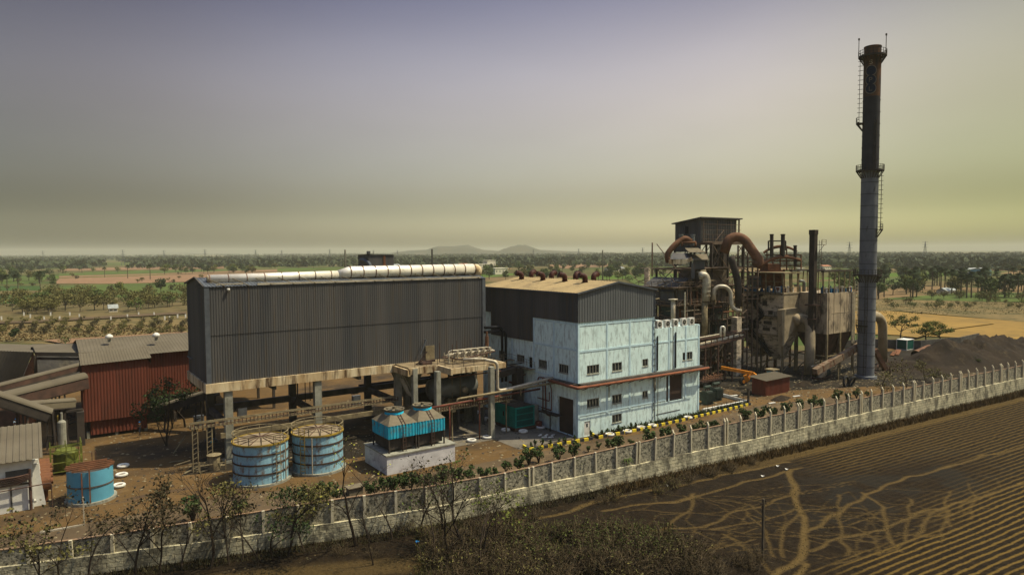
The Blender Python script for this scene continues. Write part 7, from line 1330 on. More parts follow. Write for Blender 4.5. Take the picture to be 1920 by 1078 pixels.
# houses in the middle distance
HW = mat('cream_house_wall', (0.72, 0.66, 0.50), (0.60, 0.54, 0.42), scale=0.1); HR = mat('terracotta_roof', (0.36, 0.16, 0.09)); HG = mat('grey_shed_roof', (0.35, 0.37, 0.36)); HBL = mat('blue_shed_roof', (0.12, 0.30, 0.42))
hs = [(484+80, 508, 470, 20, 10, 4, HW, HG, 'long pale shed with grey roof beyond the hall roof, left of the slim stack'), (700-32, 506, 520, 9, 8, 4, HW, HG, 'pale hut close left of the distant dark tower'), (612, 505, 500, 9, 8, 3.5, HBL, HBL, 'blue roofed shed beyond the hall roof'),
      (738, 500, 900, 14, 12, 9, HW, HG, 'pale block just right of the distant dark tower'), (765, 497, 1000, 14, 10, 6, HW, HW, 'white house between the dark tower and the twin hill'), (800, 499, 980, 42, 16, 5, HW, HG, 'long low pale shed below the dark slim stack'),
      (868, 496, 1100, 16, 10, 6, HW, HR, 'cream house with reddish roof below the twin topped hill'), (903, 497, 930, 26, 14, 9, HW, HW, 'white terraced building, the taller one left of the red vents'), (917, 491, 960, 14, 12, 14, HW, HW, 'white stair tower rising over the terraced building'), (935, 500, 800, 18, 12, 7, HW, HW, 'white cube house left of the red roof vents'),
      (1152, 501, 900, 26, 12, 4, HW, HG, 'low shed with pale blue roof behind the roof vents'), (1262, 497, 1150, 16, 10, 6, HW, HR, 'terracotta roofed house left of the boiler house'), (1815, 500, 720, 34, 16, 5, HW, HG, 'cream workshop with shining roof right of the chimney'), (1838, 503, 690, 10, 16, 6, HBL, HG, 'pale blue end block of the cream workshop'),
      (1545, 497, 900, 18, 10, 5, HW, HR, 'cream house between the square stack and the chimney'), (1500, 505, 850, 8, 6, 4, HW, HW, 'white cottage behind the precipitator'), (212, 584, 315, 3.4, 2.4, 1.7, HW, HG, 'tiny pale hut among the orchard bushes'), (140, 482, 1700, 14, 10, 7, HW, HW, 'tiny white house near the left horizon'), (1775, 549, 420, 14, 6, 1.5, HW, HG, 'low pale shed at the foot of the dark palms')]
for (px, py, D, w_, d_, h_, mw_, mr2, lab) in hs:
    p = V(px, py, D); p[2] = 0; T = thing('house', lab, 'house', tuple(p)); mb = MB(); mb.box(p[0]-w_/2, p[0]+w_/2, p[1]-d_/2, p[1]+d_/2, 0, h_); obj('wall', mb, mw_, T)
    mb = MB(); x0, x1, y0, y1 = p[0]-w_/2-0.4, p[0]+w_/2+0.4, p[1]-d_/2-0.4, p[1]+d_/2+0.4
    if mr2 is HW: mb.box(x0, x1, y0, y1, h_, h_+0.5)
    else: mb.poly([(x0, y0, h_+0.01), (x1, y0, h_+0.01), (x1, (y0+y1)/2, h_+1.8), (x0, (y0+y1)/2, h_+1.8)]); mb.poly([(x1, y1, h_+0.01), (x0, y1, h_+0.01), (x0, (y0+y1)/2, h_+1.8), (x1, (y0+y1)/2, h_+1.8)]); mb.poly([(x0+.4, y0+.4, h_), (x0+.4, y1-.4, h_), (x0+.4, (y0+y1)/2, h_+1.75)])
    obj('roof', mb, mr2, T); mb = MB(); n = max(2, int(w_/4))
    for i in range(n): x = p[0]-w_/2+w_*(i+0.5)/n; mb.box(x-0.5, x+0.5, y0+0.33, y0+0.39, h_*0.4, h_*0.7)
    for i in range(max(1, int(d_/5))): y = p[1]-d_/2+d_*(i+0.5)/max(1, int(d_/5)); mb.box(x0+0.33, x0+0.39, y-0.5, y+0.5, h_*0.4, h_*0.7)
    obj('window', mb, 'glass', T)
# little white markers in the orchard
mk = MB(); mk.box(-0.25, 0.25, -0.25, 0.25, 0, 1.5); mkm = mesh_of('plot_marker', mk, 'white')
for i, px in enumerate((0, 54, 92, 109, 146, 42, 80, 236, 286, 315, 345, 257, 306, 330, 128, 205)):
    g_ = G(px+3, 600-(i % 3)*4); o = bpy.data.objects.new('marker_post', mkm); col.objects.link(o); o.location = (g_[0], g_[1], 0); o['label'] = 'small white marker post along the orchard track'; o['category'] = 'post'; o['group'] = 'white marker posts in the orchard'
# ================================================================== boundary wall
BW = thing('boundary_wall', 'long two tier stone boundary wall with precast posts running across the foreground', 'wall', (40, 57.5, 0))
tx = [-60, -3, 3.7, 14.3, 21, 28, 39, 45, 50, 66, 75, 94, 106, 130, 150, 230]; tz = [2.7, 2.85, 3.05, 3.5, 3.75, 3.85, 3.8, 4.0, 4.2, 4.7, 4.7, 4.6, 4.7, 4.85, 4.8, 4.8]; lx = [-60, 14, 27, 45, 53, 78, 95, 118, 150, 230]; lz = [1.5, 1.63, 1.78, 2.05, 2.05, 2.2, 2.4, 2.6, 2.6, 2.6]
wx = np.arange(-60, 228.1, 1.45)
def nrm_at(x): dx = 0.5; a_ = np.array((1.0, float(wallY(x+dx)-wallY(x-dx)))); a_ /= np.linalg.norm(a_); return np.array((a_[1], -a_[0]))
up, lo, cap = MB(), MB(), MB(); rw = random.Random(9)
jz = [0.06*(rw.random()-0.5)*2 for _ in wx]
def strip(mb, off0, off1, zf0, zf1):
    n = len(wx); base = len(mb.v)
    for i, x in enumerate(wx):
        y = float(wallY(x)); q = nrm_at(x)
        for off, z_ in ((off0, zf0(x)), (off0, zf1(x)+jz[i]*0.4), (off1, zf1(x)+jz[i]*0.4), (off1, zf0(x))): mb.v.append((x+q[0]*off, y+q[1]*off, z_))
    for i in range(n-1):
        for k in range(4): k2 = (k+1) % 4; mb.f.append((base+i*4+k, base+i*4+k2, base+(i+1)*4+k2, base+(i+1)*4+k))
zl = lambda x: float(np.interp(x, lx, lz)); ztp = lambda x: float(np.interp(x, tx, tz))
strip(lo, 0.28, -0.2, lambda x: -0.1, zl); strip(up, 0.0, -0.19, lambda x: zl(x)-0.02, ztp); strip(cap, 0.03, -0.22, lambda x: ztp(x)+0.04, lambda x: ztp(x)+0.10)
obj('stone_plinth', lo, 'blockw', BW); obj('rubble_panel', up, 'stone', BW); obj('coping_line', cap, 'redcap', BW)
pm = MB(); pm.box(-0.085, 0.085, -0.12, 0.10, 0, 1.0); pme = mesh_of('fence_post', pm, 'post')
pt = MB(); pt.box(-0.085, 0.085, -0.12, 0.10, -0.05, 0.0); pt.bar((0, -0.01, -0.03), (0, 0.20, 0.35), 0.16, 0.14); ptm = mesh_of('post_tip', pt, 'post')
x = -12.6; k = 0
while x < 172:
    y = float(wallY(x)); q = nrm_at(x); ang = math.atan2(q[0], -q[1]); ex_ = 0.12 if x < 50 else min(0.85, 0.12+(x-50)*0.02); z0_ = zl(x)-0.02; h_ = ztp(x)+ex_-z0_
    for dx in ((0, 0.5) if k % 5 == 4 and x > 30 else (0,)):
        o = bpy.data.objects.new('fence_post', pme); col.objects.link(o); o.parent = BW; o.location = (x+dx+q[0]*0.10-40, y+q[1]*0.10-57.5, z0_); o.scale = (1 if x > 30 else 1.5, 1, h_); o.rotation_euler = (0.02*(rw.random()-.5), 0.05*(rw.random()-.5), ang)
        if x > 62 and rw.random() > 0.06: o2 = bpy.data.objects.new('post_tip', ptm); col.objects.link(o2); o2.parent = BW; o2.location = (x+dx+q[0]*0.10-40, y+q[1]*0.10-57.5, z0_+h_); o2.rotation_euler = (0, 0, ang)
    x += 2.9; k += 1
# wooden pole in the field
p = G(1430, 1046); UP = thing('utility_pole', 'old concrete utility pole standing in the dark field', 'pole', tuple(p)); mb = MB(); mb.bar(p, p+(0, 0, 5.3), 0.17); obj('shaft', mb, 'barkg', UP); mb = MB(); mb.bar(p+(-0.35, 0, 4.9), p+(0.35, 0, 4.9), 0.1); mb.tube([p+(0.3, 0, 4.9), p+(0.3, 0, 5.15)], 0.05, 6); mb.bar(p+(-0.3, 0, 4.6), p+(0.3, 0.1, 4.75), 0.06); obj('crossarm', mb, 'bark', UP)
for (px, py, m_, lab) in ((1458, 876, 'white', 'white litter scrap at the start of the furrowed field'), (783, 1019, 'helmb', 'blue plastic scrap at the foot of the left bare tree'), (1253, 913, 'white', 'white litter scrap on the upper footpath'), (1430, 895, 'white', 'white litter scrap beside the lower footpath'), (1475, 882, 'white', 'pale litter scrap at the path junction')):
    p = G(px, py); mb = MB(); mb.v = [tuple(p+np.array(d)) for d in ((-0.25, -0.1, 0.2), (0.2, -0.15, 0.25), (0.25, 0.15, 0.15), (-0.1, 0.2, 0.3))]; mb.f = [(0, 1, 2, 3)]; mb.box(p[0]-0.12, p[0]+0.12, p[1]-0.08, p[1]+0.08, 0.1, 0.2); one('litter', mb, m_, lab, 'litter')
# ================================================================== vegetation
def leaves(rg, centers, radii, n, size, squash=0.8, surf=0.5):
    """n leaf-clump quads spread through ellipsoid clumps"""
    centers = np.array(centers, float); radii = np.array(radii, float); k = rg.integers(0, len(centers), n)
    d = rg.normal(size=(n, 3)); d /= np.linalg.norm(d, axis=1)[:, None]; r = (surf+(1-surf)*rg.random(n))**0.6
    c = centers[k]+d*(radii[k]*r)[:, None]*np.array((1, 1, squash))
    a_ = rg.normal(size=(n, 3)); a_ /= np.linalg.norm(a_, axis=1)[:, None]; b_ = np.cross(a_, d+0.6*rg.normal(size=(n, 3))); b_ /= np.linalg.norm(b_, axis=1)[:, None]+1e-9
    s = size*(0.55+0.9*rg.random(n))[:, None]; t_ = s*(0.45+0.4*rg.random(n))[:, None]
    v = np.stack([c-a_*s*0.5, c+b_*t_*0.5, c+a_*s*0.5, c-b_*t_*0.5], 1).reshape(-1, 3)
    f = np.arange(4*n).reshape(n, 4); return v, f
def joinvf(l):
    V_, F_ = [], []; o = 0
    for v, f in l: V_.append(v); F_.append(np.asarray(f)+o); o += len(v)
    return np.concatenate(V_), np.concatenate(F_)
def tup(vf): return (vf[0].tolist(), vf[1].tolist())
def branchy(rg, h, r, spread=0.5, depth=3, lean=0.1, nb=3, start=0.35, up=0.6):
    """recursive tapered branches; returns MB and tip list"""
    mb = MB(); tips = []
    def grow(p, d, L_, r_, lv):
        n = 3; pts = [p]; q = p
        for i in range(n): d = d+rg.normal(size=3)*0.14; d = d/np.linalg.norm(d); q = q+d*L_/n; pts.append(q)
        r1 = r_*0.62; mb.tube(pts, [r_+(r1-r_)*i/n for i in range(n+1)], 5 if lv == 0 else 4, False)
        if lv >= depth: tips.append(q); return
        m = nb+(1 if lv == 0 and rg.random() < 0.5 else 0)
        for i in range(m):
            t = start+(1-start)*(i+rg.random()*0.6)/m if lv == 0 else 0.45+0.5*rg.random(); t = min(t, 1); src = pts[min(n, int(t*n+0.5))]
            an = rg.random()*2*PI; nd = d*up+spread*np.array((math.cos(an), math.sin(an), 0.25))*(0.7+0.6*rg.random()); nd = nd/np.linalg.norm(nd)
            grow(src, nd, L_*(0.50+0.25*rg.random()), r1*0.72, lv+1)
        grow(q, d, L_*0.55, r1*0.85, lv+1)
    grow(np.zeros(3), np.array((lean*(rg.random()-.5)*2, lean*(rg.random()-.5)*2, 1.0)), h*0.52, r, 0)
    return mb, tips
def proto(name, label, cat, parts, group=None):
    T = bpy.data.objects.new(name, None); col.objects.link(T); T['label'] = label; T['category'] = cat; T.empty_display_size = 0.3
    if group: T['group'] = group
    for nm, vf, m_ in parts:
        o = bpy.data.objects.new(nm, mesh_of(nm, vf, m_)); col.objects.link(o); o.parent = T
    return T
def mk_broad(seed, h=10, w=4.5, n=620, leaf='leafm', size=0.85, trunk=0.3):
    rg = np.random.default_rng(seed); mb = MB(); mb.tube([(0, 0, 0), (0.1, 0, h*0.25), (0.15, 0.1, h*0.5)], [trunk, trunk*0.75, trunk*0.4], 6, False)
    cs, rs = [], []
    for i in range(11):
        a_ = rg.random()*2*PI; rr_ = w*0.62*math.sqrt(rg.random()); z_ = h*(0.42+0.42*rg.random()); k = 1-0.45*abs(z_/h-0.6)/0.4; cs.append((rr_*math.cos(a_)*k, rr_*math.sin(a_)*k, z_)); rs.append(w*(0.26+0.2*rg.random()))
        mb.tube([(0.1, 0, h*0.28), tuple(np.array(cs[-1])*0.9)], [trunk*0.4, trunk*0.12], 4, False)
    return mb, tup(leaves(rg, cs, rs, n, size, 0.8, 0.35))
def mk_palm(seed, h=11, leaf=None):
    rg = np.random.default_rng(seed); mb = MB(); mb.tube([(0, 0, 0), (0.15, 0, h*0.5), (0.0, 0.1, h-1.2)], [0.30, 0.22, 0.2], 6, False); V_, F_ = [], []
    for i in range(46):
        a_ = rg.random()*2*PI; e_ = -0.5+1.9*rg.random(); L_ = 1.7+0.7*rg.random(); d = np.array((math.cos(a_)*math.cos(e_), math.sin(a_)*math.cos(e_), math.sin(e_))); s = np.cross(d, (0, 0, 1)); s /= np.linalg.norm(s)+1e-6; c = np.array((0, 0.1, h-1.2)); u = np.cross(s, d)
        p0 = c+d*0.3
        for k in range(5):  # fan segments
            t = (k-2)*0.30; dd = d*math.cos(t)+s*math.sin(t); V_ += [p0+dd*0.2, p0+dd*L_*0.7+u*0.1-s*0.10, p0+dd*L_+(0, 0, -0.35), p0+dd*L_*0.7+s*0.16]; n = len(F_); F_.append((4*n, 4*n+1, 4*n+2, 4*n+3))
    return mb, (np.array(V_).tolist(), F_)
def mk_bush(seed, h=2.5, w=1.8, n=260, size=0.4, m_='leafol'):
    rg = np.random.default_rng(seed); mb = MB(); cs, rs = [], []
    for i in range(8):
        a_ = rg.random()*2*PI; rr_ = w*0.6*math.sqrt(rg.random()); z_ = h*(0.35+0.45*rg.random()); cs.append((rr_*math.cos(a_), rr_*math.sin(a_), z_)); rs.append(w*(0.25+0.18*rg.random())); mb.tube([(0, 0, 0), tuple(np.array(cs[-1])*(0.5, 0.5, 0.6)), cs[-1]], [0.07, 0.045, 0.02], 4, False)
    return mb, tup(leaves(rg, cs, rs, n, size, 0.9, 0.3))
def parent_protos(kind, fn, n, label, cat, leaf_list, nm1='trunk', nm2='crown', bark='barkg'):
    out = []
    for i in range(n):
        mb, lf = fn(i); out.append(proto(kind, label, cat, [(nm1, mb, bark), (nm2, lf, leaf_list[i % len(leaf_list)])]))
    return out
PB_ = parent_protos('broadleaf_tree', lambda i: mk_broad(50+i, 10, 4.6+(i % 3)*0.5, 640), 6, 'green broadleaf tree', 'tree', ['leafm', 'leafd', 'leafm', 'leafol', 'leaflight', 'leafd'])
PP_ = parent_protos('palmyra_palm', lambda i: mk_palm(80+i, 11), 3, 'palmyra palm', 'palm tree', ['leafd'])
PT_ = parent_protos('thorn_tree', lambda i: mk_broad(120+i, 5.5, 4.3, 300, size=0.55, trunk=0.14), 4, 'thorn tree', 'tree', ['leafol', 'leafol', 'leafm', 'leafol'])
PO_ = parent_protos('orchard_shrub', lambda i: mk_bush(150+i, 3.4, 2.6, 300, 0.42), 3, 'orchard shrub', 'shrub', ['leafol', 'leafdry', 'leafol'], 'stem', 'foliage')
used = set()
def place(pr, g_, rz, s, label, group):
    pr_ = pr
    if pr_.name not in used:
        used.add(pr_.name); pr_.location = (float(g_[0]), float(g_[1]), 0); pr_.rotation_euler = (0, 0, rz); pr_.scale = (s, s, s) if not isinstance(s, tuple) else s; pr_['label'] = label; pr_['group'] = group; return pr_
    return dup(pr_, (g_[0], g_[1], 0), rz, s, label, group)
rs_ = random.Random(21)
# belts: (x0,x1,y0,y1,n,kinds,hmin,hmax) ; heights relative to prototype
belts = [
 ('B', 'broadleaf tree in the hazy belt beyond the left fields', -40, 350, 492, 512, 34, PB_, .7, 1.15), ('P', 'palmyra palm standing in the left fields', -40, 350, 498, 525, 16, PP_, .9, 1.35), ('B', 'large dark tree in the clump at the far left', -60, 112, 517, 533, 24, PB_, .85, 1.3),
 ('B', 'tree in the row above the left end of the dark hall', 300, 480, 509, 516, 22, PB_, .9, 1.35), ('B', 'tree beyond the roof of the dark hall', 480, 900, 495, 504, 32, PB_, .7, 1.2),
 ('T', 'thorn tree in the brown thicket behind the red sheds', -60, 360, 558, 586, 88, PT_, 0.9, 1.6), ('T', 'dense thorn tree at the far left of the thicket', -60, 105, 578, 590, 24, PT_, 1.0, 1.4), ('O', 'shrub in the dry orchard rows behind the red sheds', -30, 360, 603, 630, 84, PO_, .45, .8),
 ('B', 'tree in the green belt behind the brown roof', 895, 1240, 498, 527, 84, PB_, .8, 1.25),
 ('O', 'small bush scattered over the left fields', -60, 420, 508, 552, 40, PO_, .9, 1.6),
 ('P', 'palmyra palm in the dark grove right of the chimney', 1640, 1960, 534, 560, 44, PP_, .95, 1.35), ('B', 'tree in the dark grove right of the chimney', 1560, 1960, 522, 562, 60, PB_, .9, 1.35), ('B', 'tree in the hazy belt beyond the right grove', 1420, 1960, 490, 517, 50, PB_, .7, 1.15),
 ('T', 'scrub tree on the dry strip beyond the tan fields', 1600, 1990, 570, 582, 26, PT_, .45, .8), ('T', 'bush by the green field right of the chimney', 1720, 1960, 558, 568, 22, PT_, .6, 1.0)]
for (kk, lab, x0, x1, y0, y1, n, prs, s0, s1) in belts:
    for i in range(n):
        px = x0+(x1-x0)*rs_.random(); py = y0+(y1-y0)*rs_.random(); g_ = G(px, py); s = s0+(s1-s0)*rs_.random()
        if kk == 'O' and y0 > 600: px = x0+(x1-x0)*((i % 14)+0.5+0.3*rs_.random())/14; row = i//14; g_ = G(px-row*3, y0+(y1-y0)*(row+0.25*rs_.random())/6)
        pr = rs_.choice(prs); place(pr, g_, rs_.random()*6.28, (s*(0.9+0.3*rs_.random()), s*(0.9+0.3*rs_.random()), s), lab, lab.split(' ', 1)[1] if False else {'B': 'broadleaf trees of the countryside', 'P': 'palmyra palms of the countryside', 'T': 'thorn trees of the countryside', 'O': 'shrubs of the dry orchard'}[kk])
for (px, py, pr, s, lab) in ((228, 556, PB_[4], .95, 'rounded yellowish tree standing alone in the green field at left'), (302, 550, PB_[1], 1.05, 'dark dense tree right of the rounded yellowish tree'), (280, 545, PB_[5], .55, 'small dark tree left of the dark dense tree'), (175, 558, PT_[2], 1.1, 'dark spreading tree left of the rounded yellowish tree'), (76, 547, PP_[1], 1.25, 'tall leafy palm at the corner of the left green field'),
                             (14, 552, PP_[0], 1.15, 'leaning dark palm at the far left green field'), (34, 552, PP_[2], 1.2, 'slim palm right of the leaning dark palm'), (27, 640, PB_[1], .42, 'small dark tree behind the coal shed'), (122, 648, PT_[2], .5, 'bright green bush behind the low link roof'), (338, 640, PT_[1], .4, 'small dark shrub behind the long shed roof'),
                             (100, 524+14, PB_[0], .8, 'low dark tree beside the footpath fork at left'), (1668, 508, PB_[4], 1.1, 'bright green round tree left of the palm grove'), (1575, 540, PB_[4], .8, 'bright green tree seen between square stack and chimney'), (945, 520, PB_[4], .55, 'light green round tree behind the white cube house'), (912, 518, PB_[4], .5, 'light green round tree at the right end of the dark hall'), (1180, 530, PT_[2], 1.1, 'loose green tree at the right end of the brown roof'), (1243, 520, PB_[4], .9, 'yellow-green tree left of the boiler house'),
                             (1236, 552, PB_[4], .9, 'second yellow-green tree left of the boiler house')):
    place(pr, G(px, py), rs_.random()*6, s, lab, 'single trees of the countryside')
# nearer spreading trees by the yard wall on the right
for k, (px, py, h_, w_, lab, lf) in enumerate(((1688, 640, 8.5, 5.2, 'green flat-topped tree left of the two yellow-green trees', 'leafm'), (1735, 644, 7.2, 5.2, 'yellow-green spreading tree, the left of two behind the dark yard wall', 'leaflight'), (1765, 648, 6.5, 5.4, 'yellow-green spreading tree, the right of two behind the dark yard wall', 'leaflight'))):
    rg = np.random.default_rng(300+k); mb, tips = branchy(rg, h_, 0.22, 0.85, 3, 0.1, 3, 0.5, 0.45); T = proto('spreading_tree', lab, 'tree', [('trunk', mb, 'bark'), ('crown', tup(leaves(rg, tips, [0.95]*len(tips), 1500, 0.34, 0.55, 0.2)), lf)]); g_ = G(px, py); T.location = (g_[0], g_[1], 0)
# distant woods: beyond counting
rg = np.random.default_rng(77); n = 12000; V_, F_ = [], []
px = -80+2080*rg.random(n); py = 473.6+23*rg.random(n)**1.6
mask = vnoise(px, py*14, 42, 60) > 0.26; px, py = px[mask], py[mask]
cl = []
for a_, b_ in zip(px, py):
    y_h = 476-10*a_/1920; D_ = 27*1280/max(2.6, b_-y_h+3.0); d = ray(a_, 539); d = d/np.linalg.norm(d[:2]); cl.append((d[0]*D_, d[1]*D_, D_))
cl = np.array(cl); k = 12; c = np.repeat(cl, k, 0); m_ = len(c); hh = 8+7*np.repeat(rg.random(len(cl)), k)
c3 = np.stack([c[:, 0]+rg.normal(size=m_)*hh*0.38, c[:, 1]+rg.normal(size=m_)*hh*0.38, hh*(0.15+0.75*rg.random(m_))], 1); a_ = rg.normal(size=(m_, 3)); a_ /= np.linalg.norm(a_, axis=1)[:, None]; b_ = np.cross(a_, rg.normal(size=(m_, 3))); b_ /= np.linalg.norm(b_, axis=1)[:, None]; s = (hh*0.34)[:, None]
vv = np.stack([c3-a_*s, c3+b_*s, c3+a_*s, c3-b_*s], 1).reshape(-1, 3); vv[:, 2] = np.maximum(vv[:, 2], 0.1)
o = bpy.data.objects.new('distant_woods', mesh_of('distant_woods', (vv.tolist(), np.arange(len(vv)).reshape(-1, 4).tolist()), 'leaffar')); col.objects.link(o); o['kind'] = 'stuff'; o['label'] = 'far-off woods fading into haze along the horizon'
# more belts of hedge and scrub as ground cover in the middle distance
def cover(name, label, pts, n, size, m_, seed, hmax, k=1, tall=1.0):
    rg = np.random.default_rng(seed); P_ = pts(rg, n); m_n = len(P_); ang = rg.random(m_n)*PI; h = hmax*(0.4+0.6*rg.random(m_n)); w_ = size*(0.5+rg.random(m_n)); dx = np.cos(ang)*w_/2; dy = np.sin(ang)*w_/2; lx_ = rg.normal(size=m_n)*h*0.35; ly_ = rg.normal(size=m_n)*h*0.35; z0 = np.zeros(m_n)
    v = np.stack([np.stack([P_[:, 0]-dx, P_[:, 1]-dy, z0], 1), np.stack([P_[:, 0]+dx, P_[:, 1]+dy, z0], 1), np.stack([P_[:, 0]+lx_+dx*0.2, P_[:, 1]+ly_+dy*0.2, h], 1), np.stack([P_[:, 0]+lx_-dx*0.2, P_[:, 1]+ly_-dy*0.2, h], 1)], 1).reshape(-1, 3)
    o = bpy.data.objects.new(name, mesh_of(name, (v.tolist(), np.arange(4*m_n).reshape(-1, 4).tolist()), m_)); col.objects.link(o); o['kind'] = 'stuff'; o['label'] = label; return o
def belt(x0, x1, d0, d1, pw=1.0):
    def f(rg, n): x = x0+(x1-x0)*rg.random(n)**pw; d = d0+(d1-d0)*rg.random(n); return np.stack([x, np.interp(x, WX, WY)-d], 1)
    return f
def pxbox(x0, x1, y0, y1):
    def f(rg, n):
        px = x0+(x1-x0)*rg.random(n); py = y0+(y1-y0)*rg.random(n); return np.array([G(a_, b_)[:2] for a_, b_ in zip(px, py)])
    return f
cover('dry_grass', 'tall dry brown grass along the foot of the boundary wall', belt(52, 175, 0.35, 2.6), 15000, 0.10, 'grassdry', 1, 0.75)
cover('dry_grass', 'dry grass and leaf litter along the foot of the wall at left', belt(-14, 56, 0.35, 2.2), 6000, 0.10, 'thatch', 2, 0.5)
cover('weeds', 'dark weeds covering the rough ground in the foreground', belt(20, 70, 2.5, 30), 24000, 0.07, 'thatch', 3, 0.15)
cover('weeds', 'low dark weeds between the furrows', belt(60, 170, 2.5, 32), 16000, 0.07, 'thatch', 4, 0.16)
cover('weeds', 'green-brown undergrowth under the thicket', pxbox(780, 1260, 985, 1100), 9000, 0.10, 'leafol', 6, 0.6)
cover('scrub_grass', 'dry scrub grass between the orchard rows', pxbox(-40, 360, 610, 640), 2600, 0.7, 'grassdry', 7, 0.5)
cover('scrub_grass', 'scrub grass on the dry strip right of the chimney', pxbox(1600, 1990, 566, 590), 2500, 1.0, 'leafol', 8, 0.5)
cover('bed_plants', 'small plants growing in the red planting bed', lambda rg, n: np.stack([67+35*rg.random(n), 72.9+0.9*rg.random(n)+(rg.random(n) > 2)], 1), 900, 0.22, 'leafbush', 9, 0.75)
# stones and scraps strewn over the yard, litter outside
def rubble(name, label, P_, size, m_, seed):
    rg = np.random.default_rng(seed); n = len(P_); s = (size*(0.3+rg.random(n)**2*1.6))[:, None, None]; base = np.array([(-.5, -.4, 0), (.5, -.5, 0), (.45, .5, 0), (-.4, .45, 0), (0, .05, .55)]); ang = rg.random(n)*6.28; c, s_ = np.cos(ang), np.sin(ang)
    v = base[None]*(1, 1, 0.6)*s; x = v[:, :, 0]*c[:, None]-v[:, :, 1]*s_[:, None]+P_[:, 0:1]; y = v[:, :, 0]*s_[:, None]+v[:, :, 1]*c[:, None]+P_[:, 1:2]; v = np.stack([x, y, v[:, :, 2]+0.03], 2).reshape(-1, 3)
    f = (np.arange(n)[:, None, None]*5+np.array([(0, 1, 4), (1, 2, 4), (2, 3, 4), (3, 0, 4)])[None]).reshape(-1, 3); o = bpy.data.objects.new(name, mesh_of(name, (v.tolist(), f.tolist()), m_)); col.objects.link(o); o['kind'] = 'stuff'; o['label'] = label
rg = np.random.default_rng(90)
def yardpts(n, x0, x1, y0, y1): return np.stack([x0+(x1-x0)*rg.random(n), y0+(y1-y0)*rg.random(n)], 1)
rubble('stones', 'pale stones and clods strewn over the plant yard', yardpts(2600, -8, 64, 67, 118), 0.22, 'steeltan', 91)
rubble('coal_lumps', 'dark coal lumps strewn over the plant yard', yardpts(2600, -8, 135, 66, 96), 0.20, 'coal', 92)
rubble('stones', 'pale stones and scraps on the ground before the chimney', yardpts(2200, 92, 168, 58, 86), 0.26, 'steeltan', 93)
P_ = yardpts(2600, 0, 60, 0, 1); P_[:, 1] = np.interp(P_[:, 0], WX, WY)-0.6-9*P_[:, 1]**2; rubble('fallen_leaves', 'fallen leaves and litter along the foot of the wall', P_, 0.16, 'leafdry', 94)
# bushes inside the wall
PI_ = parent_protos('garden_bush', lambda i: mk_bush(170+i, 2.3, 1.05, 420, 0.26), 4, 'young bush', 'bush', ['leafbush'], 'stem', 'foliage', 'bark')
bl = [(908, 902, 1.0), (925, 893, .8), (948, 882, .9), (973, 880, 1.0), (992, 866, 1.1), (1010, 862, 1.0), (1048, 861, 1.25), (1075, 856, 1.1), (1103, 842, .45), (1123, 836, .5), (1147, 842, 1.1), (1160, 838, 1.0), (1183, 834, .6), (1216, 830, 1.25), (1250, 822, 1.2), (1279, 815, 1.0), (1305, 812, .9), (1322, 808, 1.0), (1338, 806, 1.1), (1362, 800, .7), (1396, 790, 1.25), (1424, 786, 1.3), (1446, 780, 1.15), (1473, 776, 1.2), (1500, 768, 1.1), (1524, 762, 1.15), (1540, 760, .95), (1568, 752, 1.2), (1590, 748, .8), (1606, 742, .95), (1626, 738, .6),
      (362, 975, 1.3), (690, 928, .9), (704, 925, .8), (722, 923, 1.2), (738, 922, 1.1), (756, 918, 1.0), (770, 915, 1.2), (790, 912, 1.0), (812, 912, .9), (612, 930, 1.0), (634, 935, .9), (450, 962, 1.0), (830, 905, 1.1), (856, 905, 1.1), (880, 900, 1.0)]
for i, (px, py, s) in enumerate(bl):
    g_ = G(px, py+6); t = ['leftmost', ''][1]; near = ('the low pump cover' if px < 760 else 'the white basin' if px < 860 else 'the striped kerb corner' if px < 1060 else 'the white door' if px < 1200 else 'the blue front wall' if px < 1340 else 'the transformer yard' if px < 1450 else 'the red hut' if px < 1560 else 'the chimney foot') if px > 500 else 'the two blue tanks'
    place(PI_[i % 4], g_, rs_.random()*6, (s*0.95, s*0.95, s), 'leafy green bush just inside the boundary wall nearest '+near, 'green bushes inside the boundary wall')
# flowering shrubs in the yellow kerb bed by the concrete pad
PS_ = parent_protos('potted_shrub', lambda i: mk_bush(190+i, 1.4, 0.4, 130, 0.2), 2, 'small shrub', 'shrub', ['leafbush'], 'stem', 'foliage', 'bark')
for i, (px, py) in enumerate(((996, 842), (1003, 838), (1016, 838), (1048, 834), (1033, 838), (1059, 833), (1078, 828), (1108, 820), (1128, 818), (1138, 815), (1160, 812), (1170, 810), (1184, 806), (1192, 804))): place(PS_[i % 2], G(px, py), i, 0.8+0.3*rs_.random(), 'small shrub in the kerbed bed %s the white door' % ('left of' if px < 1100 else 'right of'), 'small shrubs in the kerbed beds')
# near thorn bushes on the right by the wall, inside
for k, (px, py, h_, lab) in enumerate(((1700, 728, 5.6, 'grey-green thorn tree with many stems inside the wall below the green hut'), (1650, 742, 4.6, 'bare brown thorn bush right of the chimney foot'), (1770, 718, 3.4, 'low dry bush inside the wall at the foot of the spoil heap'), (1735, 712, 4.2, 'twiggy thorn tree at the left end of the spoil heap'), (1828, 690, 2.6, 'low green bush inside the wall below the spoil heap'))):
    rg = np.random.default_rng(400+k); mb, tips = branchy(rg, h_, 0.10, 0.95, 3, 0.3, 4, 0.1, 0.5); T = proto('thorn_bush', lab, 'bush', [('stems', mb, 'twig'), ('foliage', tup(leaves(rg, tips, [0.5]*len(tips), 420, 0.25, 0.8, 0.1)), 'leafol' if k != 4 else 'leafm')]); g_ = G(px, py); T.location = (g_[0], g_[1], 0)
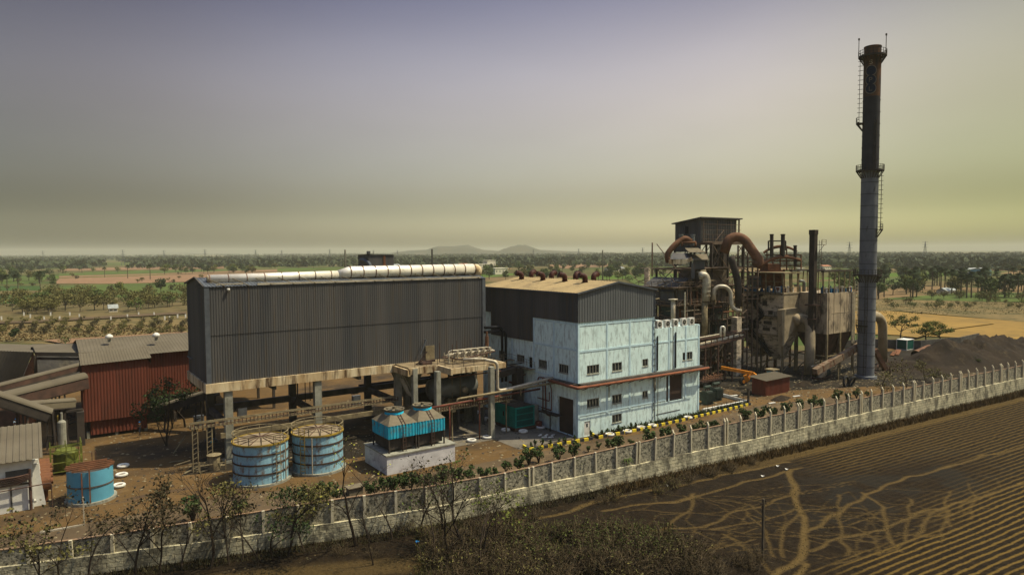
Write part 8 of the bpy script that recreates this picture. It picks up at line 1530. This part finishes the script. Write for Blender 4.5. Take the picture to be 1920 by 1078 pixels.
# dark leafy tree at the left end of the hall
rg = np.random.default_rng(501); mb, tips = branchy(rg, 9.0, 0.16, 0.8, 3, 0.12, 3, 0.45, 0.5); mb.tube([(0, 0, 0), (-0.9, -0.3, 2.5), (-1.3, -0.5, 4.2)], [0.08, 0.06, 0.03], 5); mb.tube([(0, 0, 0.5), (0.9, 0.2, 2.8), (1.9, 0.3, 5.0)], [0.08, 0.06, 0.03], 5)
T = proto('leafy_tree', 'dark leafy tree between the red shed and the dark hall', 'tree', [('trunk', mb, 'bark'), ('crown', tup(leaves(rg, [tuple(t+np.array((-0.8, 0, 0))) for t in tips], [0.75]*len(tips), 1100, 0.30, 0.7, 0.1)), 'leafd')]); g_ = G(312, 836); T.location = (g_[0], g_[1], 0)
g_ = G(350, 800); rg = np.random.default_rng(502); mb, tips = branchy(rg, 8.0, 0.16, 0.7, 3, 0.1, 3, 0.5, 0.5); T = proto('leafy_tree', 'dark tree half hidden behind the left end of the hall', 'tree', [('trunk', mb, 'bark'), ('crown', tup(leaves(rg, tips, [0.7]*len(tips), 900, 0.32, 0.7, 0.1)), 'leafd')]); T.location = (g_[0]-0.2, g_[1], 0)
g_ = G(394, 800); rg = np.random.default_rng(503); mb, tips = branchy(rg, 7.0, 0.08, 0.5, 3, 0.2, 3, 0.3, 0.7); T = proto('bare_tree', 'thin bare sapling under the left end of the hall', 'tree', [('trunk', mb, 'twig'), ('crown', tup(leaves(rg, tips, [0.3]*len(tips), 40, 0.15, 0.7, 0.1)), 'leafol')]); T.location = (g_[0], g_[1], 0)
# trees outside the wall along the foreground
ft = [ # px, base y, height m, trunk r, spread, nleaf, leaf mat, label
 (667, 1024, 10.2, .15, .62, 90, 'leafyel', 'tall bare tree with few yellow leaves before the wall right of the tanks'), (395, 1068, 8.4, .14, .5, 120, 'leafdry', 'slender dark tree in front of the wall left of the left blue tank'),
 (874, 1040, 8.6, .16, .75, 200, 'leafm', 'forked tree with sparse green leaves before the wall at the white basin'), (832, 1012, 8.2, .12, .65, 240, 'leafdry', 'leaning brown-leaved tree before the right end of the white basin'), (736, 1012, 5.8, .09, .5, 30, 'leafdry', 'thin straight bare tree below the left corner of the white basin'), (695, 1016, 4.4, .08, .45, 10, 'leafdry', 'short broken bare trunk beside the tall bare tree'),
 (252, 1090, 8.0, .12, .62, 700, 'leafdry', 'tree with a brown leafy crown before the wall right of the small blue tank'), (170, 1110, 7.2, .10, .6, 60, 'leafdry', 'crooked bare tree before the wall below the small blue tank'), (118, 1112, 7.0, .09, .7, 420, 'leafdry', 'thin tree with scattered brown leaves at lower left'), (60, 1125, 6.2, .10, .8, 520, 'leafol', 'leafy tree at the lower left corner'),
 (302, 1085, 6.6, .10, .6, 620, 'leafdry', 'brown leafy tree left of the slender dark tree'), (340, 1070, 5.6, .09, .6, 60, 'leafdry', 'crooked bare sapling left of the slender dark tree'), (430, 1060, 6.8, .09, .6, 500, 'leafol', 'leafy sapling clump below the left blue tank'), (455, 1052, 6.2, .08, .7, 360, 'leafdry', 'second leafy sapling below the left blue tank'),
 (512, 1050, 6.4, .10, .8, 620, 'leafd', 'dark leafy tree before the wall between the two blue tanks'), (540, 1045, 6.6, .13, .75, 780, 'leafol', 'dense leafy tree before the wall below the right blue tank'), (572, 1036, 5.6, .08, .7, 520, 'leafol', 'greenish tree before the wall right of the dense one'), (485, 1060, 5.2, .08, .6, 40, 'leafdry', 'curved bare sapling leaning left before the wall'),
 (790, 1000, 6.2, .10, .8, 180, 'leafdry', 'twiggy brown tree leaning across the wall at the white basin'), (812, 1060, 7.0, .09, .8, 40, 'leafdry', 'bare twiggy tree standing in the thicket'), (902, 1050, 6.8, .09, .8, 160, 'leaflight', 'thin light green tree right of the forked tree'), (930, 1035, 5.6, .08, .9, 220, 'leaflight', 'low light green tree leaning over the wall'),
 (848, 1062, 8.8, .11, .7, 20, 'leafdry', 'tall bare twiggy tree in the middle of the thicket edge'), (905, 1085, 7.8, .10, .7, 30, 'leafdry', 'bare twiggy tree at the bottom edge right of the wall corner'), (700, 1060, 5.5, .07, .6, 20, 'leafdry', 'small bare tree on the open dirt below the white basin'),
 (1175, 906, 3.0, .07, .35, 90, 'leafm', 'small green sapling close to the wall left of the small palm'), (1085, 925, 4.0, .07, .35, 40, 'leafm', 'thin bare-stemmed sapling close to the wall')]
for k, (px, py, h_, r_, sp_, nl, lf, lab) in enumerate(ft):
    rg = np.random.default_rng(600+k); mb, tips = branchy(rg, h_, r_, sp_, 4 if h_ > 5 else 3, 0.15, 2 if nl < 100 else 3, 0.4, 0.75)
    cr = leaves(rg, tips, [0.42]*len(tips), nl, 0.24 if nl > 150 else 0.16, 0.8, 0.1); g_ = G(px, py); T = proto('roadside_tree', lab, 'tree', [('trunk', mb, 'bark'), ('crown', tup(cr), lf)]); T.location = (g_[0], g_[1], 0); T['group'] = 'sparse trees outside the boundary wall'
# small palm at the wall
g_ = G(1172, 904); mb = MB(); mb.tube([(0, 0, 0), (0.05, 0, 1.4), (0, 0.05, 2.7)], [0.08, 0.05, 0.04], 6); V_, F_ = [], []
for i in range(16):
    a_ = i*0.39; d = np.array((math.cos(a_), math.sin(a_), 0)); s = np.array((-d[1], d[0], 0))*0.1; z_ = 2.7; n = len(V_); V_ += [np.array((0, 0, z_)), d*0.6+s+(0, 0, z_+0.3), d*1.1+(0, 0, z_-0.1-0.2*(i % 2)), d*0.6-s+(0, 0, z_+0.3)]; F_.append((n, n+1, n+2, n+3))
T = proto('young_palm', 'small bright green palm in front of the wall', 'palm', [('trunk', mb, 'bark'), ('fronds', (np.array(V_).tolist(), F_), 'leafm')]); T.location = (g_[0], g_[1], 0)
# thicket of thorn bushes bottom centre
def mk_thorn(i):
    rg = np.random.default_rng(700+i); mb = MB(); tips = []
    for j in range(52):
        a_ = rg.random()*2*PI; e_ = 0.35+1.0*rg.random(); L_ = 1.0+1.1*rg.random(); d = np.array((math.cos(a_)*math.cos(e_), math.sin(a_)*math.cos(e_), math.sin(e_))); p = rg.normal(size=3)*(0.3, 0.3, 0); q = p+d*L_*0.5+rg.normal(size=3)*0.12; r = q+d*L_*0.5+rg.normal(size=3)*0.2; mb.tube([p, q, r], [0.034, 0.024, 0.011], 3, False); tips += [q, r]
        for _ in range(3): t = q+(r-q)*rg.random()+rg.normal(size=3)*(0.35, 0.35, 0.25); mb.tube([q+(r-q)*rg.random(), t], [0.015, 0.008], 3, False); tips.append(t)
    return mb, tup(leaves(rg, tips, [0.32]*len(tips), 230 if i % 2 else 70, 0.15, 0.8, 0.05))
PH_ = parent_protos('thorn_bush', mk_thorn, 5, 'thorn bush', 'bush', ['thatch', 'leafol', 'thatch', 'leafg', 'thatch'], 'stems', 'foliage', 'twig')
nth = 0
def thplace(px, py, s, grn=False):
    global nth
    g_ = G(px, py); pr = PH_[3 if grn else rs_.choice((0, 1, 2, 4))]; pos = 'bottom left of the dark thicket' if px < 950 else 'middle of the dark thicket' if px < 1200 else 'right edge of the dark thicket'
    place(pr, g_, rs_.random()*6, s, ('greenish' if grn else 'brown twiggy')+' thorn bush in the '+pos, 'thorn bushes of the foreground thicket'); nth += 1
for i in range(150):
    px = 800+540*rs_.random(); py = 985+115*rs_.random()
    if py < 1000+max(0, (px-1180))*0.30+max(0, (900-px))*0.4: continue
    grn = abs(px-1120) < 150 and py < 1060 and rs_.random() < 0.95; thplace(px, py, 0.75+0.5*rs_.random(), grn)
for (px, py, s) in ((955, 985, .9), (1000, 975, .8), (1130, 945, .6), (1150, 938, .7), (1235, 925, .8), (1260, 915, .9), (1290, 905, .8), (1330, 893, .8), (1370, 884, .7), (1410, 872, .6), (760, 1000, .8), (800, 1010, .9), (640, 1040, .6), (700, 1045, .5), (1420, 1052, .7), (1408, 1066, .8), (1385, 1060, .7), (900, 990, .9), (860, 1015, .9), (930, 1000, .8)): thplace(px, py, s)
# ================================================================== people
def person(px, py, label, shirt, helmet=None, rz=0, bend_=0.0, hold=None):
    g_ = G(px, py); T = thing('person', label, 'person', (g_[0], g_[1], 0))
    me = bpy.data.meshes.new('body'); b = bend_
    vs = [(0, 0, .95), (0, 0.02*b, 1.15), (0, -0.25*b, 1.42), (0, -0.33*b, 1.52), (0, -0.38*b, 1.64), (.1, 0, .9), (.12, .04, .48), (.13, -.04+.12, .08), (.13, -.08, .03), (-.1, 0, .9), (-.12, -.1, .48), (-.13, -.12, .08), (-.13, -.26, .03), (.2, -0.25*b, 1.38), (.27, -0.2*b-.02, 1.12), (.25, -0.3*b-.14, .9), (-.2, -0.25*b, 1.38), (-.28, -0.2*b, 1.12), (-.26, -0.3*b-.12, .9)]
    es = [(0, 1), (1, 2), (2, 3), (3, 4), (0, 5), (5, 6), (6, 7), (7, 8), (0, 9), (9, 10), (10, 11), (11, 12), (2, 13), (13, 14), (14, 15), (2, 16), (16, 17), (17, 18)]
    rd = [.13, .12, .15, .055, .10, .085, .055, .04, .035, .085, .055, .04, .035, .06, .042, .035, .06, .042, .035]
    me.from_pydata(vs, es, []); me.materials.append(MT['skin']); o = bpy.data.objects.new('body', me); col.objects.link(o); o.parent = T
    m_ = o.modifiers.new('skin', 'SKIN'); 
    for i, r_ in enumerate(rd): me.skin_vertices[0].data[i].radius = (r_, r_*0.8)
    me.skin_vertices[0].data[0].use_root = True; o.modifiers.new('sub', 'SUBSURF').levels = 1; o.modifiers['sub'].render_levels = 1
    def cloth(nm, ids, grow_, m__):
        me2 = bpy.data.meshes.new(nm); mp = {v: i for i, v in enumerate(ids)}; me2.from_pydata([vs[i] for i in ids], [(mp[a_], mp[b_]) for a_, b_ in es if a_ in mp and b_ in mp], []); me2.materials.append(MT[m__]); c = bpy.data.objects.new(nm, me2); col.objects.link(c); c.parent = T; c.modifiers.new('skin', 'SKIN')
        for i, v in enumerate(ids): me2.skin_vertices[0].data[i].radius = (rd[v]+grow_, rd[v]*0.8+grow_)
        me2.skin_vertices[0].data[0].use_root = True; c.modifiers.new('sub', 'SUBSURF').render_levels = 1
    cloth('shirt', [1, 2, 13, 14, 16, 17], 0.025, shirt); cloth('trousers', [0, 5, 6, 7, 9, 10, 11], 0.022, 'trous')
    mb = MB(); hd = np.array(vs[4]); mb.lathe(hd[0], hd[1], [(.125, hd[2]+.02), (.12, hd[2]+.07), (.09, hd[2]+.13), (.01, hd[2]+.155)], 12); c = bpy.data.objects.new('helmet' if helmet else 'hair', mesh_of('helmet', mb, helmet or 'black', True)); col.objects.link(c); c.parent = T
    T.rotation_euler = (0, 0, rz); return T
person(262, 812, 'worker in a blue helmet and black shirt walking in front of the red shed', 'shirtk', 'helmb', 0.4); person(345, 770, 'worker in dark clothes, the left of two behind the hall end', 'shirtk', None, 1.0); person(353, 767, 'worker in a pink shirt, the right of two behind the hall end', 'shirtp', None, 2.0)
person(396, 845, 'worker in a teal shirt stooping in the shade by the first hall column', 'shirtt', 'helmb', 0.8, 0.8); person(196, 915, 'person in a white shirt walking right of the small blue tank', 'shirtw', None, -0.6, 0.2); person(30, 806, 'worker in a blue helmet and pale blue shirt behind the white building roof', 'shirtl', 'helmb', 0.2)
# ================================================================== haze
mb = MB(); mb.box(-1500, 12500, -2500, 12500, -1.5, 92)
hz = bpy.data.objects.new('haze', mesh_of('haze', mb, 'white')); hz.data.materials.clear(); hm = bpy.data.materials.new('haze'); hm.use_nodes = True; N = hm.node_tree.nodes; L = hm.node_tree.links; N.clear(); mo = N.new('ShaderNodeOutputMaterial'); pv = N.new('ShaderNodeVolumePrincipled')
pv.inputs['Color'].default_value = (0.86, 0.85, 0.66, 1); pv.inputs['Density'].default_value = 0.00011; L.new(pv.outputs[0], mo.inputs['Volume']); hz.data.materials.append(hm); col.objects.link(hz); hz['kind'] = 'stuff'; hz['label'] = 'dusty haze lying over the plain'
for o_ in list(bpy.data.objects):  # prototypes never placed are removed
    if o_.name in [p_.name for p_ in PB_+PP_+PT_+PO_+PI_+PS_+PH_] and o_.name not in used:
        for c_ in list(o_.children): bpy.data.objects.remove(c_)
        bpy.data.objects.remove(o_)
